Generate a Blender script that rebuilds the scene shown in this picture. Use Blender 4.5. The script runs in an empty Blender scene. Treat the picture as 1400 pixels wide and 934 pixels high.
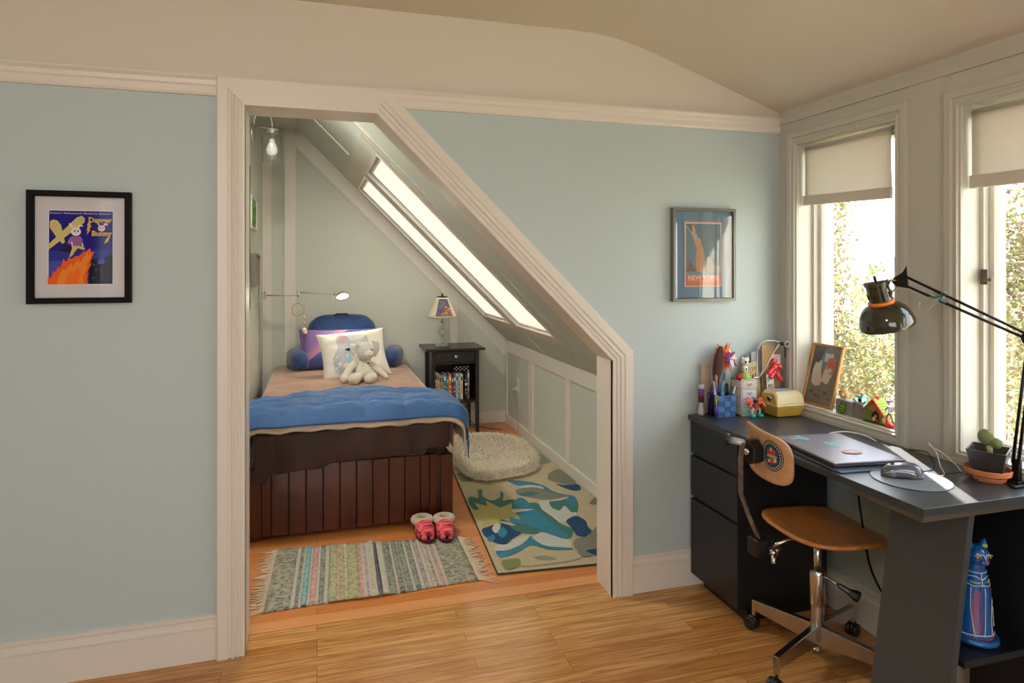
import bpy, bmesh, math, random
from mathutils import Vector, Matrix, Euler, noise
R = math.radians
PI = math.pi
rnd = random.Random(7)
sc = bpy.context.scene
COL = sc.collection

def s2l(v):
    v /= 255.0
    return v / 12.92 if v <= 0.04045 else ((v + 0.055) / 1.055) ** 2.4
def c(r, g, b): return (s2l(r), s2l(g), s2l(b), 1.0)

# ------------------------------------------------------------ materials
_M = {}
def mat(name, col, rough=0.5, metal=0.0, var=0.0, vscale=6.0, bump=0.0, bscale=60.0, spec=0.5, sheen=0.0,
        stretch=None, trans=0.0, emis=None, estr=0.0, alpha=1.0, col2=None, sss=0.0, coat=0.0, detail=3.0):
    if name in _M: return _M[name]
    m = bpy.data.materials.new(name); m.use_nodes = True
    nt = m.node_tree; b = nt.nodes['Principled BSDF']
    b.inputs['Base Color'].default_value = col
    b.inputs['Roughness'].default_value = rough
    b.inputs['Metallic'].default_value = metal
    b.inputs['Specular IOR Level'].default_value = spec
    if sheen:
        b.inputs['Sheen Weight'].default_value = sheen
        b.inputs['Sheen Roughness'].default_value = 0.4
    if trans: b.inputs['Transmission Weight'].default_value = trans
    if coat: b.inputs['Coat Weight'].default_value = coat
    if emis: b.inputs['Emission Color'].default_value = emis; b.inputs['Emission Strength'].default_value = estr
    if alpha < 1: b.inputs['Alpha'].default_value = alpha
    tc = nt.nodes.new('ShaderNodeTexCoord'); vec = tc.outputs['Object']
    if stretch:
        mp = nt.nodes.new('ShaderNodeMapping'); mp.inputs['Scale'].default_value = stretch
        nt.links.new(vec, mp.inputs['Vector']); vec = mp.outputs['Vector']
    if var or col2:
        n = nt.nodes.new('ShaderNodeTexNoise'); n.inputs['Scale'].default_value = vscale; n.inputs['Detail'].default_value = detail
        nt.links.new(vec, n.inputs['Vector'])
        r = nt.nodes.new('ShaderNodeValToRGB'); e = r.color_ramp.elements
        c2 = col2 or tuple(max(0, x * (1 - var)) for x in col[:3]) + (1,)
        e[0].position = 0.3; e[0].color = c2
        e[1].position = 0.7; e[1].color = col if col2 else tuple(min(1, x * (1 + var * .6)) for x in col[:3]) + (1,)
        nt.links.new(n.outputs['Fac'], r.inputs['Fac']); nt.links.new(r.outputs['Color'], b.inputs['Base Color'])
    if bump:
        n2 = nt.nodes.new('ShaderNodeTexNoise'); n2.inputs['Scale'].default_value = bscale; n2.inputs['Detail'].default_value = 4
        nt.links.new(vec, n2.inputs['Vector'])
        bp = nt.nodes.new('ShaderNodeBump'); bp.inputs['Strength'].default_value = bump; bp.inputs['Distance'].default_value = 0.01
        nt.links.new(n2.outputs['Fac'], bp.inputs['Height']); nt.links.new(bp.outputs['Normal'], b.inputs['Normal'])
    _M[name] = m
    return m

def glassmat(name, tint=(1, 1, 1, 1), refl=1.0, rough=0.0):
    m = bpy.data.materials.new(name); m.use_nodes = True; nt = m.node_tree
    for n in list(nt.nodes):
        if n.type == 'BSDF_PRINCIPLED': nt.nodes.remove(n)
    out = nt.nodes['Material Output']
    t = nt.nodes.new('ShaderNodeBsdfTransparent'); t.inputs['Color'].default_value = tint
    g = nt.nodes.new('ShaderNodeBsdfGlossy'); g.inputs['Roughness'].default_value = rough
    ge = nt.nodes.new('ShaderNodeNewGeometry'); dt = nt.nodes.new('ShaderNodeVectorMath'); dt.operation = 'DOT_PRODUCT'
    nt.links.new(ge.outputs['Incoming'], dt.inputs[0]); nt.links.new(ge.outputs['Normal'], dt.inputs[1])
    def mth(op, a, b=None, b2=None):
        q = nt.nodes.new('ShaderNodeMath'); q.operation = op
        if isinstance(a, (int, float)): q.inputs[0].default_value = a
        else: nt.links.new(a, q.inputs[0])
        if b is not None:
            if isinstance(b, (int, float)): q.inputs[1].default_value = b
            else: nt.links.new(b, q.inputs[1])
        return q.outputs[0]
    fs = mth('ADD', mth('MULTIPLY', mth('POWER', mth('SUBTRACT', 1.0, mth('ABSOLUTE', dt.outputs['Value'])), 5.0), .95), .045)
    k = nt.nodes.new('ShaderNodeMath'); k.operation = 'MULTIPLY'; k.inputs[1].default_value = refl; k.use_clamp = True
    mx = nt.nodes.new('ShaderNodeMixShader')
    nt.links.new(fs, k.inputs[0]); nt.links.new(k.outputs[0], mx.inputs[0])
    nt.links.new(t.outputs[0], mx.inputs[1]); nt.links.new(g.outputs[0], mx.inputs[2]); nt.links.new(mx.outputs[0], out.inputs[0])
    _M[name] = m
    return m

def planks(name, ca, cb, cc, width=0.057, length=0.9, rough=0.32, grain=1.0):
    m = bpy.data.materials.new(name); m.use_nodes = True; nt = m.node_tree; b = nt.nodes['Principled BSDF']
    L = nt.links.new
    tc = nt.nodes.new('ShaderNodeTexCoord')
    br = nt.nodes.new('ShaderNodeTexBrick'); br.inputs['Scale'].default_value = 1
    br.inputs['Brick Width'].default_value = length; br.inputs['Row Height'].default_value = width
    br.inputs['Mortar Size'].default_value = 0.0008; br.inputs['Mortar Smooth'].default_value = 0.3
    br.offset = 0.37; br.offset_frequency = 3
    br.inputs['Color1'].default_value = (0, 0, 0, 1); br.inputs['Color2'].default_value = (1, 1, 1, 1); br.inputs['Mortar'].default_value = (.5, .5, .5, 1)
    br.inputs['Bias'].default_value = 0
    L(tc.outputs['Object'], br.inputs['Vector'])
    mp = nt.nodes.new('ShaderNodeMapping'); mp.inputs['Scale'].default_value = (1.6, 26, 1); L(tc.outputs['Object'], mp.inputs['Vector'])
    # shift the grain per plank
    ad = nt.nodes.new('ShaderNodeVectorMath'); ad.operation = 'ADD'
    sc_ = nt.nodes.new('ShaderNodeVectorMath'); sc_.operation = 'SCALE'; sc_.inputs['Scale'].default_value = 7.0
    L(br.outputs['Color'], sc_.inputs[0]); L(mp.outputs[0], ad.inputs[0]); L(sc_.outputs[0], ad.inputs[1])
    n = nt.nodes.new('ShaderNodeTexNoise'); n.inputs['Scale'].default_value = 2.2; n.inputs['Detail'].default_value = 6; n.inputs['Distortion'].default_value = 1.2
    L(ad.outputs[0], n.inputs['Vector'])
    r1 = nt.nodes.new('ShaderNodeValToRGB'); e = r1.color_ramp.elements
    e[0].position = 0; e[0].color = ca; e[1].position = 1; e[1].color = cb
    L(br.outputs['Color'], r1.inputs['Fac'])
    r2 = nt.nodes.new('ShaderNodeValToRGB'); e = r2.color_ramp.elements
    e[0].position = .38; e[0].color = (0, 0, 0, 1); e[1].position = .62; e[1].color = (1, 1, 1, 1)
    L(n.outputs['Fac'], r2.inputs['Fac'])
    mx = nt.nodes.new('ShaderNodeMix'); mx.data_type = 'RGBA'
    mr = nt.nodes.new('ShaderNodeMath'); mr.operation = 'MULTIPLY'; mr.inputs[1].default_value = .45 * grain
    inv = nt.nodes.new('ShaderNodeMath'); inv.operation = 'SUBTRACT'; inv.inputs[0].default_value = 1
    L(r2.outputs['Color'], inv.inputs[1]); L(inv.outputs[0], mr.inputs[0]); L(mr.outputs[0], mx.inputs[0])
    L(r1.outputs['Color'], mx.inputs[6]); mx.inputs[7].default_value = cc
    mo = nt.nodes.new('ShaderNodeMix'); mo.data_type = 'RGBA'; L(br.outputs['Fac'], mo.inputs[0]); L(mx.outputs[2], mo.inputs[6])
    mo.inputs[7].default_value = tuple(x * .35 for x in cc[:3]) + (1,)
    L(mo.outputs[2], b.inputs['Base Color'])
    b.inputs['Roughness'].default_value = rough
    bp = nt.nodes.new('ShaderNodeBump'); bp.inputs['Strength'].default_value = .25; bp.inputs['Distance'].default_value = .001; bp.invert = True
    L(br.outputs['Fac'], bp.inputs['Height']); L(bp.outputs[0], b.inputs['Normal'])
    _M[name] = m
    return m

# ------------------------------------------------------------ tagging
_ORG = {}
def tag(o, label=None, cat=None, group=None, kind=None):
    if label: o['label'] = label
    if cat: o['category'] = cat
    if group: o['group'] = group
    if kind: o['kind'] = kind
    return o
def thing(name, label, cat, loc=(0, 0, 0), rz=0.0, group=None, local=False, parentless=True):
    """an Empty at the thing's base; parts are given in world coordinates unless local"""
    o = bpy.data.objects.new(name, None); o.empty_display_size = .05; COL.objects.link(o)
    o.location = loc; o.rotation_euler = (0, 0, rz)
    _ORG[o.name] = Vector((0, 0, 0)) if local else Vector(loc)
    return tag(o, label, cat, group)
def copy_tree(o, parent=None):
    k = o.copy(); COL.objects.link(k); k.parent = parent
    for ch in list(o.children): copy_tree(ch, k)
    return k

# ------------------------------------------------------------ mesh builder
class MB:
    def __init__(s): s.bm = bmesh.new(); s.mi = 0; s.smooth = False
    def _tag(s, n0):
        s.bm.faces.ensure_lookup_table()
        for f in s.bm.faces[n0:]: f.material_index = s.mi; f.smooth = s.smooth
    def box(s, x0, y0, z0, x1, y1, z1, M=None, bev=0.0, seg=2):
        n0 = len(s.bm.faces)
        if bev:
            t = bmesh.new()
            r = bmesh.ops.create_cube(t, size=1)
            for v in r['verts']: v.co = Vector(((x0 + x1) / 2 + v.co.x * (x1 - x0), (y0 + y1) / 2 + v.co.y * (y1 - y0), (z0 + z1) / 2 + v.co.z * (z1 - z0)))
            bmesh.ops.bevel(t, geom=t.edges[:], offset=bev, segments=seg, profile=.5, affect='EDGES')
            s.merge(t, M, n0); return s
        vs = [s.bm.verts.new(Vector(p) if M is None else M @ Vector(p)) for p in
              [(x0, y0, z0), (x1, y0, z0), (x1, y1, z0), (x0, y1, z0), (x0, y0, z1), (x1, y0, z1), (x1, y1, z1), (x0, y1, z1)]]
        for f in [(0, 3, 2, 1), (4, 5, 6, 7), (0, 1, 5, 4), (1, 2, 6, 5), (2, 3, 7, 6), (3, 0, 4, 7)]: s.bm.faces.new([vs[i] for i in f])
        s._tag(n0); return s
    def merge(s, t, M=None, n0=None):
        n0 = len(s.bm.faces) if n0 is None else n0
        mp = {}
        for v in t.verts: mp[v] = s.bm.verts.new(M @ v.co if M is not None else v.co)
        for f in t.faces:
            try: s.bm.faces.new([mp[v] for v in f.verts])
            except ValueError: pass
        t.free(); s._tag(n0); return s
    def prism(s, pts, axis, a, b, M=None):
        """pts: 2D outline in the two other axes (in x,y,z order), extruded from a to b along axis"""
        n0 = len(s.bm.faces)
        def P(p, h):
            q = {'x': (h, p[0], p[1]), 'y': (p[0], h, p[1]), 'z': (p[0], p[1], h)}[axis]
            return Vector(q) if M is None else M @ Vector(q)
        A = [s.bm.verts.new(P(p, a)) for p in pts]; B = [s.bm.verts.new(P(p, b)) for p in pts]
        s.bm.faces.new(A[::-1]); s.bm.faces.new(B)
        n = len(pts)
        for i in range(n): s.bm.faces.new([A[i], A[(i + 1) % n], B[(i + 1) % n], B[i]])
        s._tag(n0); return s
    def poly(s, pts):
        n0 = len(s.bm.faces); s.bm.faces.new([s.bm.verts.new(Vector(p)) for p in pts]); s._tag(n0); return s
    def grid(s, f, nu, nv, closeu=False, closev=False):
        n0 = len(s.bm.faces)
        V = [[s.bm.verts.new(Vector(f(i / (nu if closeu else nu - 1), j / (nv if closev else nv - 1)))) for j in range(nv)] for i in range(nu)]
        for i in range(nu if closeu else nu - 1):
            for j in range(nv if closev else nv - 1):
                s.bm.faces.new([V[i][j], V[(i + 1) % nu][j], V[(i + 1) % nu][(j + 1) % nv], V[i][(j + 1) % nv]])
        s._tag(n0); return V
    def tube(s, pts, r, n=8, cap=True):
        n0 = len(s.bm.faces); pts = [Vector(p) for p in pts]; k = len(pts)
        rs = [r] * k if isinstance(r, (int, float)) else list(r)
        t = (pts[1] - pts[0]).normalized(); u = t.orthogonal().normalized(); rings = []
        for i in range(k):
            if i == 0: d = pts[1] - pts[0]
            elif i == k - 1: d = pts[-1] - pts[-2]
            else: d = (pts[i + 1] - pts[i]).normalized() + (pts[i] - pts[i - 1]).normalized()
            d = d.normalized() if d.length > 1e-9 else t
            q = t.rotation_difference(d); u = q @ u; u = (u - d * u.dot(d)).normalized(); t = d; w = d.cross(u)
            rings.append([s.bm.verts.new(pts[i] + (u * math.cos(2 * PI * j / n) + w * math.sin(2 * PI * j / n)) * rs[i]) for j in range(n)])
        for a, b in zip(rings, rings[1:]):
            for j in range(n): s.bm.faces.new([a[j], a[(j + 1) % n], b[(j + 1) % n], b[j]])
        if cap: s.bm.faces.new(rings[0][::-1]); s.bm.faces.new(rings[-1])
        s._tag(n0); return s
    def lathe(s, prof, cen=(0, 0, 0), n=24, M=None):
        """prof: [(r, z)...]; closed at r == 0 ends"""
        n0 = len(s.bm.faces); cen = Vector(cen); rings = []
        T = (lambda p: M @ p) if M is not None else (lambda p: p + cen)
        for r, z in prof:
            if r < 1e-6: rings.append([s.bm.verts.new(T(Vector((0, 0, z))))])
            else: rings.append([s.bm.verts.new(T(Vector((r * math.cos(2 * PI * j / n), r * math.sin(2 * PI * j / n), z)))) for j in range(n)])
        for a, b in zip(rings, rings[1:]):
            for j in range(n):
                q = [a[j % len(a)], a[(j + 1) % len(a)], b[(j + 1) % len(b)], b[j % len(b)]]
                q2 = []
                for v in q:
                    if v not in q2: q2.append(v)
                if len(q2) > 2: s.bm.faces.new(q2)
        s._tag(n0); return s
    def ell(s, cen, rad, M=None, nu=16, nv=10, e=1.0):
        """ellipsoid, e<1 squarer"""
        def f(a, b):
            th = a * 2 * PI; ph = (b - .5) * PI
            sg = lambda v: math.copysign(abs(v) ** e, v)
            p = Vector((rad[0] * sg(math.cos(th)) * sg(math.cos(ph)), rad[1] * sg(math.sin(th)) * sg(math.cos(ph)), rad[2] * sg(math.sin(ph))))
            if M is not None: p = M @ p
            return p + Vector(cen)
        prev = s.smooth
        n0 = len(s.bm.faces)
        V = [[None] * (nv) for _ in range(nu)]
        bot = s.bm.verts.new(f(0, 0)); top = s.bm.verts.new(f(0, 1))
        for i in range(nu):
            for j in range(1, nv): V[i][j] = s.bm.verts.new(f(i / nu, j / nv))
        for i in range(nu):
            k = (i + 1) % nu
            s.bm.faces.new([bot, V[k][1], V[i][1]]); s.bm.faces.new([top, V[i][nv - 1], V[k][nv - 1]])
            for j in range(1, nv - 1): s.bm.faces.new([V[i][j], V[k][j], V[k][j + 1], V[i][j + 1]])
        s._tag(n0); return s
    def mould(s, path, prof, side, to3, closed=False):
        """sweep profile [(u, v)] (u across, v proud of the wall) along a 2D path with mitres"""
        n0 = len(s.bm.faces); k = len(path); pts = [Vector(p) for p in path]; offs = []
        for i in range(k):
            d = []
            if i > 0 or closed: d.append((pts[i] - pts[i - 1]).normalized())
            if i < k - 1 or closed: d.append((pts[(i + 1) % k] - pts[i]).normalized())
            ns = [Vector((-q.y, q.x)) * side for q in d]
            m = sum(ns, Vector((0, 0))).normalized(); m = m / max(.2, m.dot(ns[0])); offs.append(m)
        rings = [[s.bm.verts.new(Vector(to3(pts[i].x + offs[i].x * u, pts[i].y + offs[i].y * u, v))) for u, v in prof] for i in range(k)]
        m = len(prof)
        for i in range(k if closed else k - 1):
            a, b = rings[i], rings[(i + 1) % k]
            for j in range(m): s.bm.faces.new([a[j], a[(j + 1) % m], b[(j + 1) % m], b[j]])
        if not closed: s.bm.faces.new(rings[0]); s.bm.faces.new(rings[-1][::-1])
        s._tag(n0); return s
    def build(s, name, mats, parent=None, loc=None, smooth=None, weld=False, angle=None):
        if weld: bmesh.ops.remove_doubles(s.bm, verts=s.bm.verts[:], dist=1e-5)
        bmesh.ops.recalc_face_normals(s.bm, faces=s.bm.faces[:])
        if smooth is not None:
            for f in s.bm.faces: f.smooth = smooth
        me = bpy.data.meshes.new(name)
        org = Vector((0, 0, 0))
        if parent is not None: org = _ORG.get(parent.name, org)
        elif loc is not None: org = Vector(loc)
        for v in s.bm.verts: v.co -= org
        s.bm.to_mesh(me); s.bm.free()
        for m in (mats if isinstance(mats, (list, tuple)) else [mats]): me.materials.append(m)
        if angle is not None:
            try: me.set_sharp_from_angle(angle=R(angle))
            except Exception: pass
        o = bpy.data.objects.new(name, me); COL.objects.link(o)
        if parent is not None: o.parent = parent
        elif loc is not None: o.location = loc
        _ORG[o.name] = org if parent is not None else org
        return o

def shell(o, t, off=0):
    m = o.modifiers.new('thickness', 'SOLIDIFY'); m.thickness = t; m.offset = off; return o
def subd(o, n=1):
    m = o.modifiers.new('smooth', 'SUBSURF'); m.levels = n; m.render_levels = n; return o
def bevel(o, w=.002, n=2):
    m = o.modifiers.new('bevel', 'BEVEL'); m.width = w; m.segments = n; m.limit_method = 'ANGLE'; m.angle_limit = R(40); return o

_TXT = {}
def text_bm(body, size=1.0, bold=0.0, w=None, h=None, align='CENTER'):
    """a flat bmesh of a word in the xy plane, fitted to width w and/or height h, centred on the origin"""
    cu = bpy.data.curves.new('word', 'FONT'); cu.body = body; cu.size = size; cu.align_x = 'CENTER'; cu.offset = bold; cu.resolution_u = 2
    o = bpy.data.objects.new('word', cu); COL.objects.link(o)
    dg = bpy.context.evaluated_depsgraph_get(); me = bpy.data.meshes.new_from_object(o.evaluated_get(dg))
    b = bmesh.new(); b.from_mesh(me); bpy.data.objects.remove(o); bpy.data.curves.remove(cu); bpy.data.meshes.remove(me)
    if not b.verts: return b
    xs = [v.co.x for v in b.verts]; ys = [v.co.y for v in b.verts]
    cx, cy, W, H = (min(xs) + max(xs)) / 2, (min(ys) + max(ys)) / 2, max(xs) - min(xs), max(ys) - min(ys)
    fx = w / W if w else (h / H if h else 1); fy = h / H if h else fx
    for v in b.verts: v.co = Vector(((v.co.x - cx) * fx, (v.co.y - cy) * fy, 0))
    return b
def frame_M(o, xdir, ydir):
    """matrix putting local x,y axes on xdir,ydir at o"""
    x = Vector(xdir).normalized(); y = Vector(ydir).normalized(); z = x.cross(y).normalized(); y = z.cross(x)
    m = Matrix((x, y, z)).transposed().to_4x4(); m.translation = Vector(o); return m
def arc(cx, cy, r, a0, a1, n):
    return [(cx + r * math.cos(R(a0 + (a1 - a0) * i / n)), cy + r * math.sin(R(a0 + (a1 - a0) * i / n))) for i in range(n + 1)]
def bez(p0, p1, p2, p3, n=10):
    p0, p1, p2, p3 = map(Vector, (p0, p1, p2, p3)); out = []
    for i in range(n + 1):
        t = i / n; out.append(p0 * (1 - t) ** 3 + p1 * 3 * t * (1 - t) ** 2 + p2 * 3 * t * t * (1 - t) + p3 * t ** 3)
    return out
def catmull(pts, n=6):
    pts = [Vector(p) for p in pts]; P = [pts[0] * 2 - pts[1]] + pts + [pts[-1] * 2 - pts[-2]]; out = []
    for i in range(1, len(P) - 2):
        for k in range(n):
            t = k / n; a, b, c_, d = P[i - 1:i + 3]
            out.append(.5 * ((2 * b) + (c_ - a) * t + (2 * a - 5 * b + 4 * c_ - d) * t * t + (3 * b - a - 3 * c_ + d) * t ** 3))
    out.append(pts[-1]); return out
# ============================================================ the room
WALL = mat('wall_paint', c(186, 201, 203), .55, bump=.03, bscale=120)
ALC = mat('alcove_paint', c(202, 206, 196), .55, bump=.03, bscale=120)
TRIM = mat('trim_paint', c(226, 220, 211), .38)
CEIL = mat('ceiling_paint', c(217, 210, 197), .7, bump=.03, bscale=90)
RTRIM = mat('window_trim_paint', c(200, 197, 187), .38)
OAK = planks('oak_floor', c(196, 134, 74), c(226, 174, 108), c(136, 78, 32), .057, .85, .2, 1.25)
FIR = planks('fir_floor', c(206, 128, 66), c(222, 150, 86), c(176, 98, 44), .085, 2.6, .3, .7)
def struct(o): o['kind'] = 'structure'; return o
YF, XR = 2.55, 2.03          # front wall face, window wall face
YJ = 2.68                    # far side of the front wall
XL, XK, YB = -.42, 1.62, 5.65  # bed alcove: left wall, knee wall, back wall
SL = 2.35                    # sloped ceiling: x + z = SL
ZF = 2.51                    # flat alcove ceiling
RZ = 2.066                   # top of the picture rail

struct(MB().box(-4.2, -3.2, -.2, 2.33, 2.665, 0).build('floor', OAK))
struct(MB().box(-.8, 2.745, -.2, 1.9, 5.9, 0).build('floor', FIR))
struct(MB().box(-.8, 2.668, -.2, 1.9, 2.742, .0015).build('floor', mat('threshold_wood', c(224, 156, 100), .3, var=.12, vscale=3, stretch=(1, 20, 1))))

# front wall with the slanted opening
g = .02
op = [(-.247 - g, 0), (-.247 - g, 1.970 + g), (.216 + g * .4, 1.970 + g), (1.191 + g, .995 + g * .4), (1.191 + g, 0)]
w = MB()
w.prism([(-4.2, 0), (-4.2, 2.7)] + [(-.247 - g, 2.7), op[1], op[0]], 'y', YF, YJ)
w.prism([op[1], (-.247 - g, 2.7), (1.211, 2.7), (1.211, op[3][1]), op[2]], 'y', YF, YJ)
w.prism([op[3], (1.211, 2.7), (2.3, 2.7), (2.3, 0), op[4]], 'y', YF, YJ)
wf = w.build('wall_front', [WALL, CEIL], weld=False)
# the part above the picture rail is ceiling coloured: split there
bm = bmesh.new(); bm.from_mesh(wf.data)
bmesh.ops.bisect_plane(bm, geom=bm.verts[:] + bm.edges[:] + bm.faces[:], plane_co=(0, 0, 2.05), plane_no=(0, 0, 1))
for f in bm.faces:
    if f.calc_center_median().z > 2.05: f.material_index = 1
bm.to_mesh(wf.data); bm.free(); struct(wf)

fw = lambda a, b, v: (a, YF - v, b)
casing_prof = [(0, 0), (0, .022), (.004, .026), (.036, .026), (.040, .020), (.046, .0195), (.050, .025), (.056, .027), (.060, .019), (.066, .0175),
               (.068, .023), (.073, .024), (.075, .018), (.080, .017), (.083, .0225), (.092, .0225), (.094, .018), (.094, 0)]
path = [(-.341, 0), (-.341, 2.064), (.255, 2.064), (1.285, 1.034), (1.285, 0)]
struct(MB().mould(path, casing_prof, -1, fw).build('trim_1', TRIM))
# flat header board
struct(MB().prism([(-.340, 2.0635), (.2545, 2.0635), (.2165, 1.9705), (-.2475, 1.9705)], 'y', YF - .0278, YF - .002).build('trim_2', TRIM))
# jamb lining through the wall
inn = [(-.247, 0), (-.247, 1.970), (.216, 1.970), (1.191, .995), (1.191, 0)]
struct(MB().mould(inn, [(0, -.145), (0, .018), (-.022, .018), (-.022, -.145)], -1, lambda a, b, v: (a, YF - v, b)).build('trim_3', TRIM))
# picture rail: left and right of the opening
rail = [(0, 0), (0, .012), (.008, .016), (.030, .016), (.036, .022), (.050, .024), (.060, .034), (.066, .034), (.066, 0)]
for n, (a, b) in enumerate([(-4.2, -.341), (.21, XR)]):
    struct(MB().mould([(a, 2.0), (b, 2.0)], [(u, v) for u, v in rail], 1, fw).build('trim_%d' % (4 + n), TRIM))
# baseboards on the front wall
bb = [(0, 0), (0, .014), (.112, .014), (.116, .018), (.120, .018), (.124, .010), (.142, .010), (.148, .014), (.158, .014), (.160, .004), (.160, 0)]
struct(MB().mould([(-4.2, 0), (-.341, 0)], bb, 1, fw).build('baseboard_front_left', TRIM))
struct(MB().mould([(1.285, 0), (XR, 0)], bb, 1, fw).build('baseboard_front_right', TRIM))

# main ceiling: flat, then sloping down to the window wall
cp = [(-4.2, 2.374), (1.02, 2.374), (1.12, 2.371), (1.22, 2.358), (1.32, 2.335), (1.44, 2.298), (2.36, 1.985), (2.36, 2.7), (-4.2, 2.7)]
co = MB().prism(cp, 'y', -3.2, YF, None).build('ceiling', CEIL)
struct(co)

# window wall: x = XR .. XR+WT, two window openings
WT = .19
W1 = (1.905, 2.42, .79, 1.93); W2 = (1.12, 1.65, .79, 1.92)
X1 = XR + WT
m = MB()
m.box(XR, -1.2, 0, X1, YJ, .765)                          # below the sills
m.box(XR, -1.2, 1.93, X1, YJ, 2.45)                       # above
m.box(XR, W1[1], .765, X1, YJ, 1.93); m.box(XR, W2[1], .765, X1, W1[0], 1.93); m.box(XR, .4, .765, X1, W2[0], 1.93)
m.box(XR, -1.2, .765, X1, -.2, 1.93)
wr = m.build('wall_right', [WALL, RTRIM]); struct(wr)
for p in wr.data.polygons: p.material_index = 1 if (p.center.z > .76) else 0
# crown board along the ceiling
struct(MB().box(XR - .012, -1.2, 2.035, XR, YF, 2.052).build('trim_6', RTRIM))
struct(MB().mould([(-1.2, 0), (YF, 0)], bb, 1, lambda a, b, v: (XR - v, a, b)).build('baseboard_right', TRIM))
# casings around the two windows
wc = [(0, 0), (0, .018), (.006, .021), (.028, .021), (.032, .014), (.040, .013), (.044, .017), (.050, .018), (.054, .010), (.060, .010), (.062, 0)]
rw = lambda a, b, v: (XR - v, a, b)
for n, (y0, y1, z0, z1) in enumerate([W1, W2]):
    o = .056
    struct(MB().mould([(y0 - o, z0 - o), (y0 - o, z1 + o), (y1 + o, z1 + o), (y1 + o, z0 - o)], [(u * .95, v) for u, v in wc], -1, rw, closed=True).build('trim_%d' % (7 + n), RTRIM))
# flat boards between
struct(MB().box(XR - .006, W2[1] + .055, .742, XR, W1[0] - .055, 2.035).build('trim_9', RTRIM))
GL = glassmat('window_glass', (1, 1, 1, 1), .8)
LATCH = mat('latch_metal', c(96, 88, 78), .35, .8)
def window(n, y0, y1, z0, z1, latch):
    w = bpy.data.objects.new('window_%d' % n, None); COL.objects.link(w); w.location = (XR + .1, (y0 + y1) / 2, z0); w['kind'] = 'structure'
    _ORG[w.name] = Vector(w.location)
    gx = XR + .095
    lin = lambda a, b, v: (gx + v, a, b)
    # inner stop
    MB().mould([(y0, z0), (y0, z1), (y1, z1), (y1, z0)], [(0, -.022), (0, .0), (.014, .0), (.014, -.022)], -1, lin, closed=True).build('stop', RTRIM, w)
    # sash
    MB().mould([(y0 + .003, z0 + .003), (y0 + .003, z1 - .003), (y1 - .003, z1 - .003), (y1 - .003, z0 + .003)],
               [(0, .002), (0, .035), (.030, .035), (.034, .022), (.034, .014), (.028, .002)], -1, lin, closed=True).build('window_frame', TRIM, w)
    MB().box(gx + .016, y0 + .034, z0 + .034, gx + .019, y1 - .034, z1 - .034).build('glass_pane', GL, w)
    if latch:
        ly = y1 - .012
        l = MB().box(gx - .030, ly - .02, 1.335, gx - .022, ly + .004, 1.385, bev=.002).build('latch', LATCH, w)
        MB().tube([(gx - .034, ly - .012, 1.352), (gx - .045, ly - .022, 1.350), (gx - .047, ly - .05, 1.352)], .005).build('latch_handle', LATCH, l)
    return w
window(1, *W1, False); window(2, *W2, True)
# sills the toys stand on
for n, (y0, y1, z0, z1) in enumerate([W1, W2]):
    struct(MB().box(XR - .002, y0, .762, XR + .10, y1, z0 + .001, bev=.0015).build('trim_%d' % (10 + n), RTRIM))

# --------------------------------------------------------- bed alcove
struct(MB().box(XL - .12, YJ, -.1, XL, YB + .12, 2.7).build('wall_alcove_left', ALC))
struct(MB().prism([(XL - .12, -.1), (XK + .12, -.1), (XK + .12, SL - XK - .10), (SL - ZF, ZF + .02), (XL - .12, ZF + .02)], 'y', YB, YB + .12).build('wall_alcove_back', ALC))
struct(MB().box(XK, YJ, -.1, XK + .12, YB, .80).build('wall_alcove_right', ALC))
struct(MB().box(XL - .12, YJ, ZF, SL - ZF + .05, YB + .12, ZF + .14).build('ceiling_alcove_flat', ALC))
# sloped ceiling slab with two skylight openings (built in slope coordinates s along the slope, y)
q = math.sqrt(.5)
def sl(s, y, h): # s: distance down the slope from (SL-ZF, ZF); h: outward
    return (SL - ZF + s * q + h * q, y, ZF - s * q + h * q)
S0, S1 = (.32 - (SL - ZF)) / q, (1.385 - (SL - ZF)) / q
SE = (XK - (SL - ZF)) / q + .05
def slbox(m, s0, s1, y0, y1, h0, h1):
    n0 = len(m.bm.faces)
    vs = [m.bm.verts.new(sl(s, y, h)) for s, y, h in [(s0, y0, h0), (s1, y0, h0), (s1, y1, h0), (s0, y1, h0), (s0, y0, h1), (s1, y0, h1), (s1, y1, h1), (s0, y1, h1)]]
    for f in [(0, 3, 2, 1), (4, 5, 6, 7), (0, 1, 5, 4), (1, 2, 6, 5), (2, 3, 7, 6), (3, 0, 4, 7)]: m.bm.faces.new([vs[i] for i in f])
    m._tag(n0)
SK = [(3.74, 4.52), (4.70, 5.48)]
m = MB(); T = .06
slbox(m, -.15, S0, YJ - .0, YB + .1, 0, T); slbox(m, S1, SE + .1, YJ, YB + .1, 0, T)
slbox(m, S0, S1, YJ, SK[0][0], 0, T); slbox(m, S0, S1, SK[0][1], SK[1][0], 0, T); slbox(m, S0, S1, SK[1][1], YB + .1, 0, T)
struct(m.build('ceiling_alcove_slope', ALC))
# battens on the slope
m = MB()
slbox(m, -.0, SE, 3.555, 3.60, -.012, 0); slbox(m, S0 - .12, S1 + .12, 3.60, 3.64, -.016, 0)
struct(m.build('trim_12', mat('batten_paint', c(196, 196, 184), .5)))
m = MB(); slbox(m, -.0, S0 - .16, 4.545, 4.56, -.008, 0); slbox(m, S1 + .10, SE - .06, 4.545, 4.56, -.008, 0)
struct(m.build('trim_13', ALC))
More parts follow.
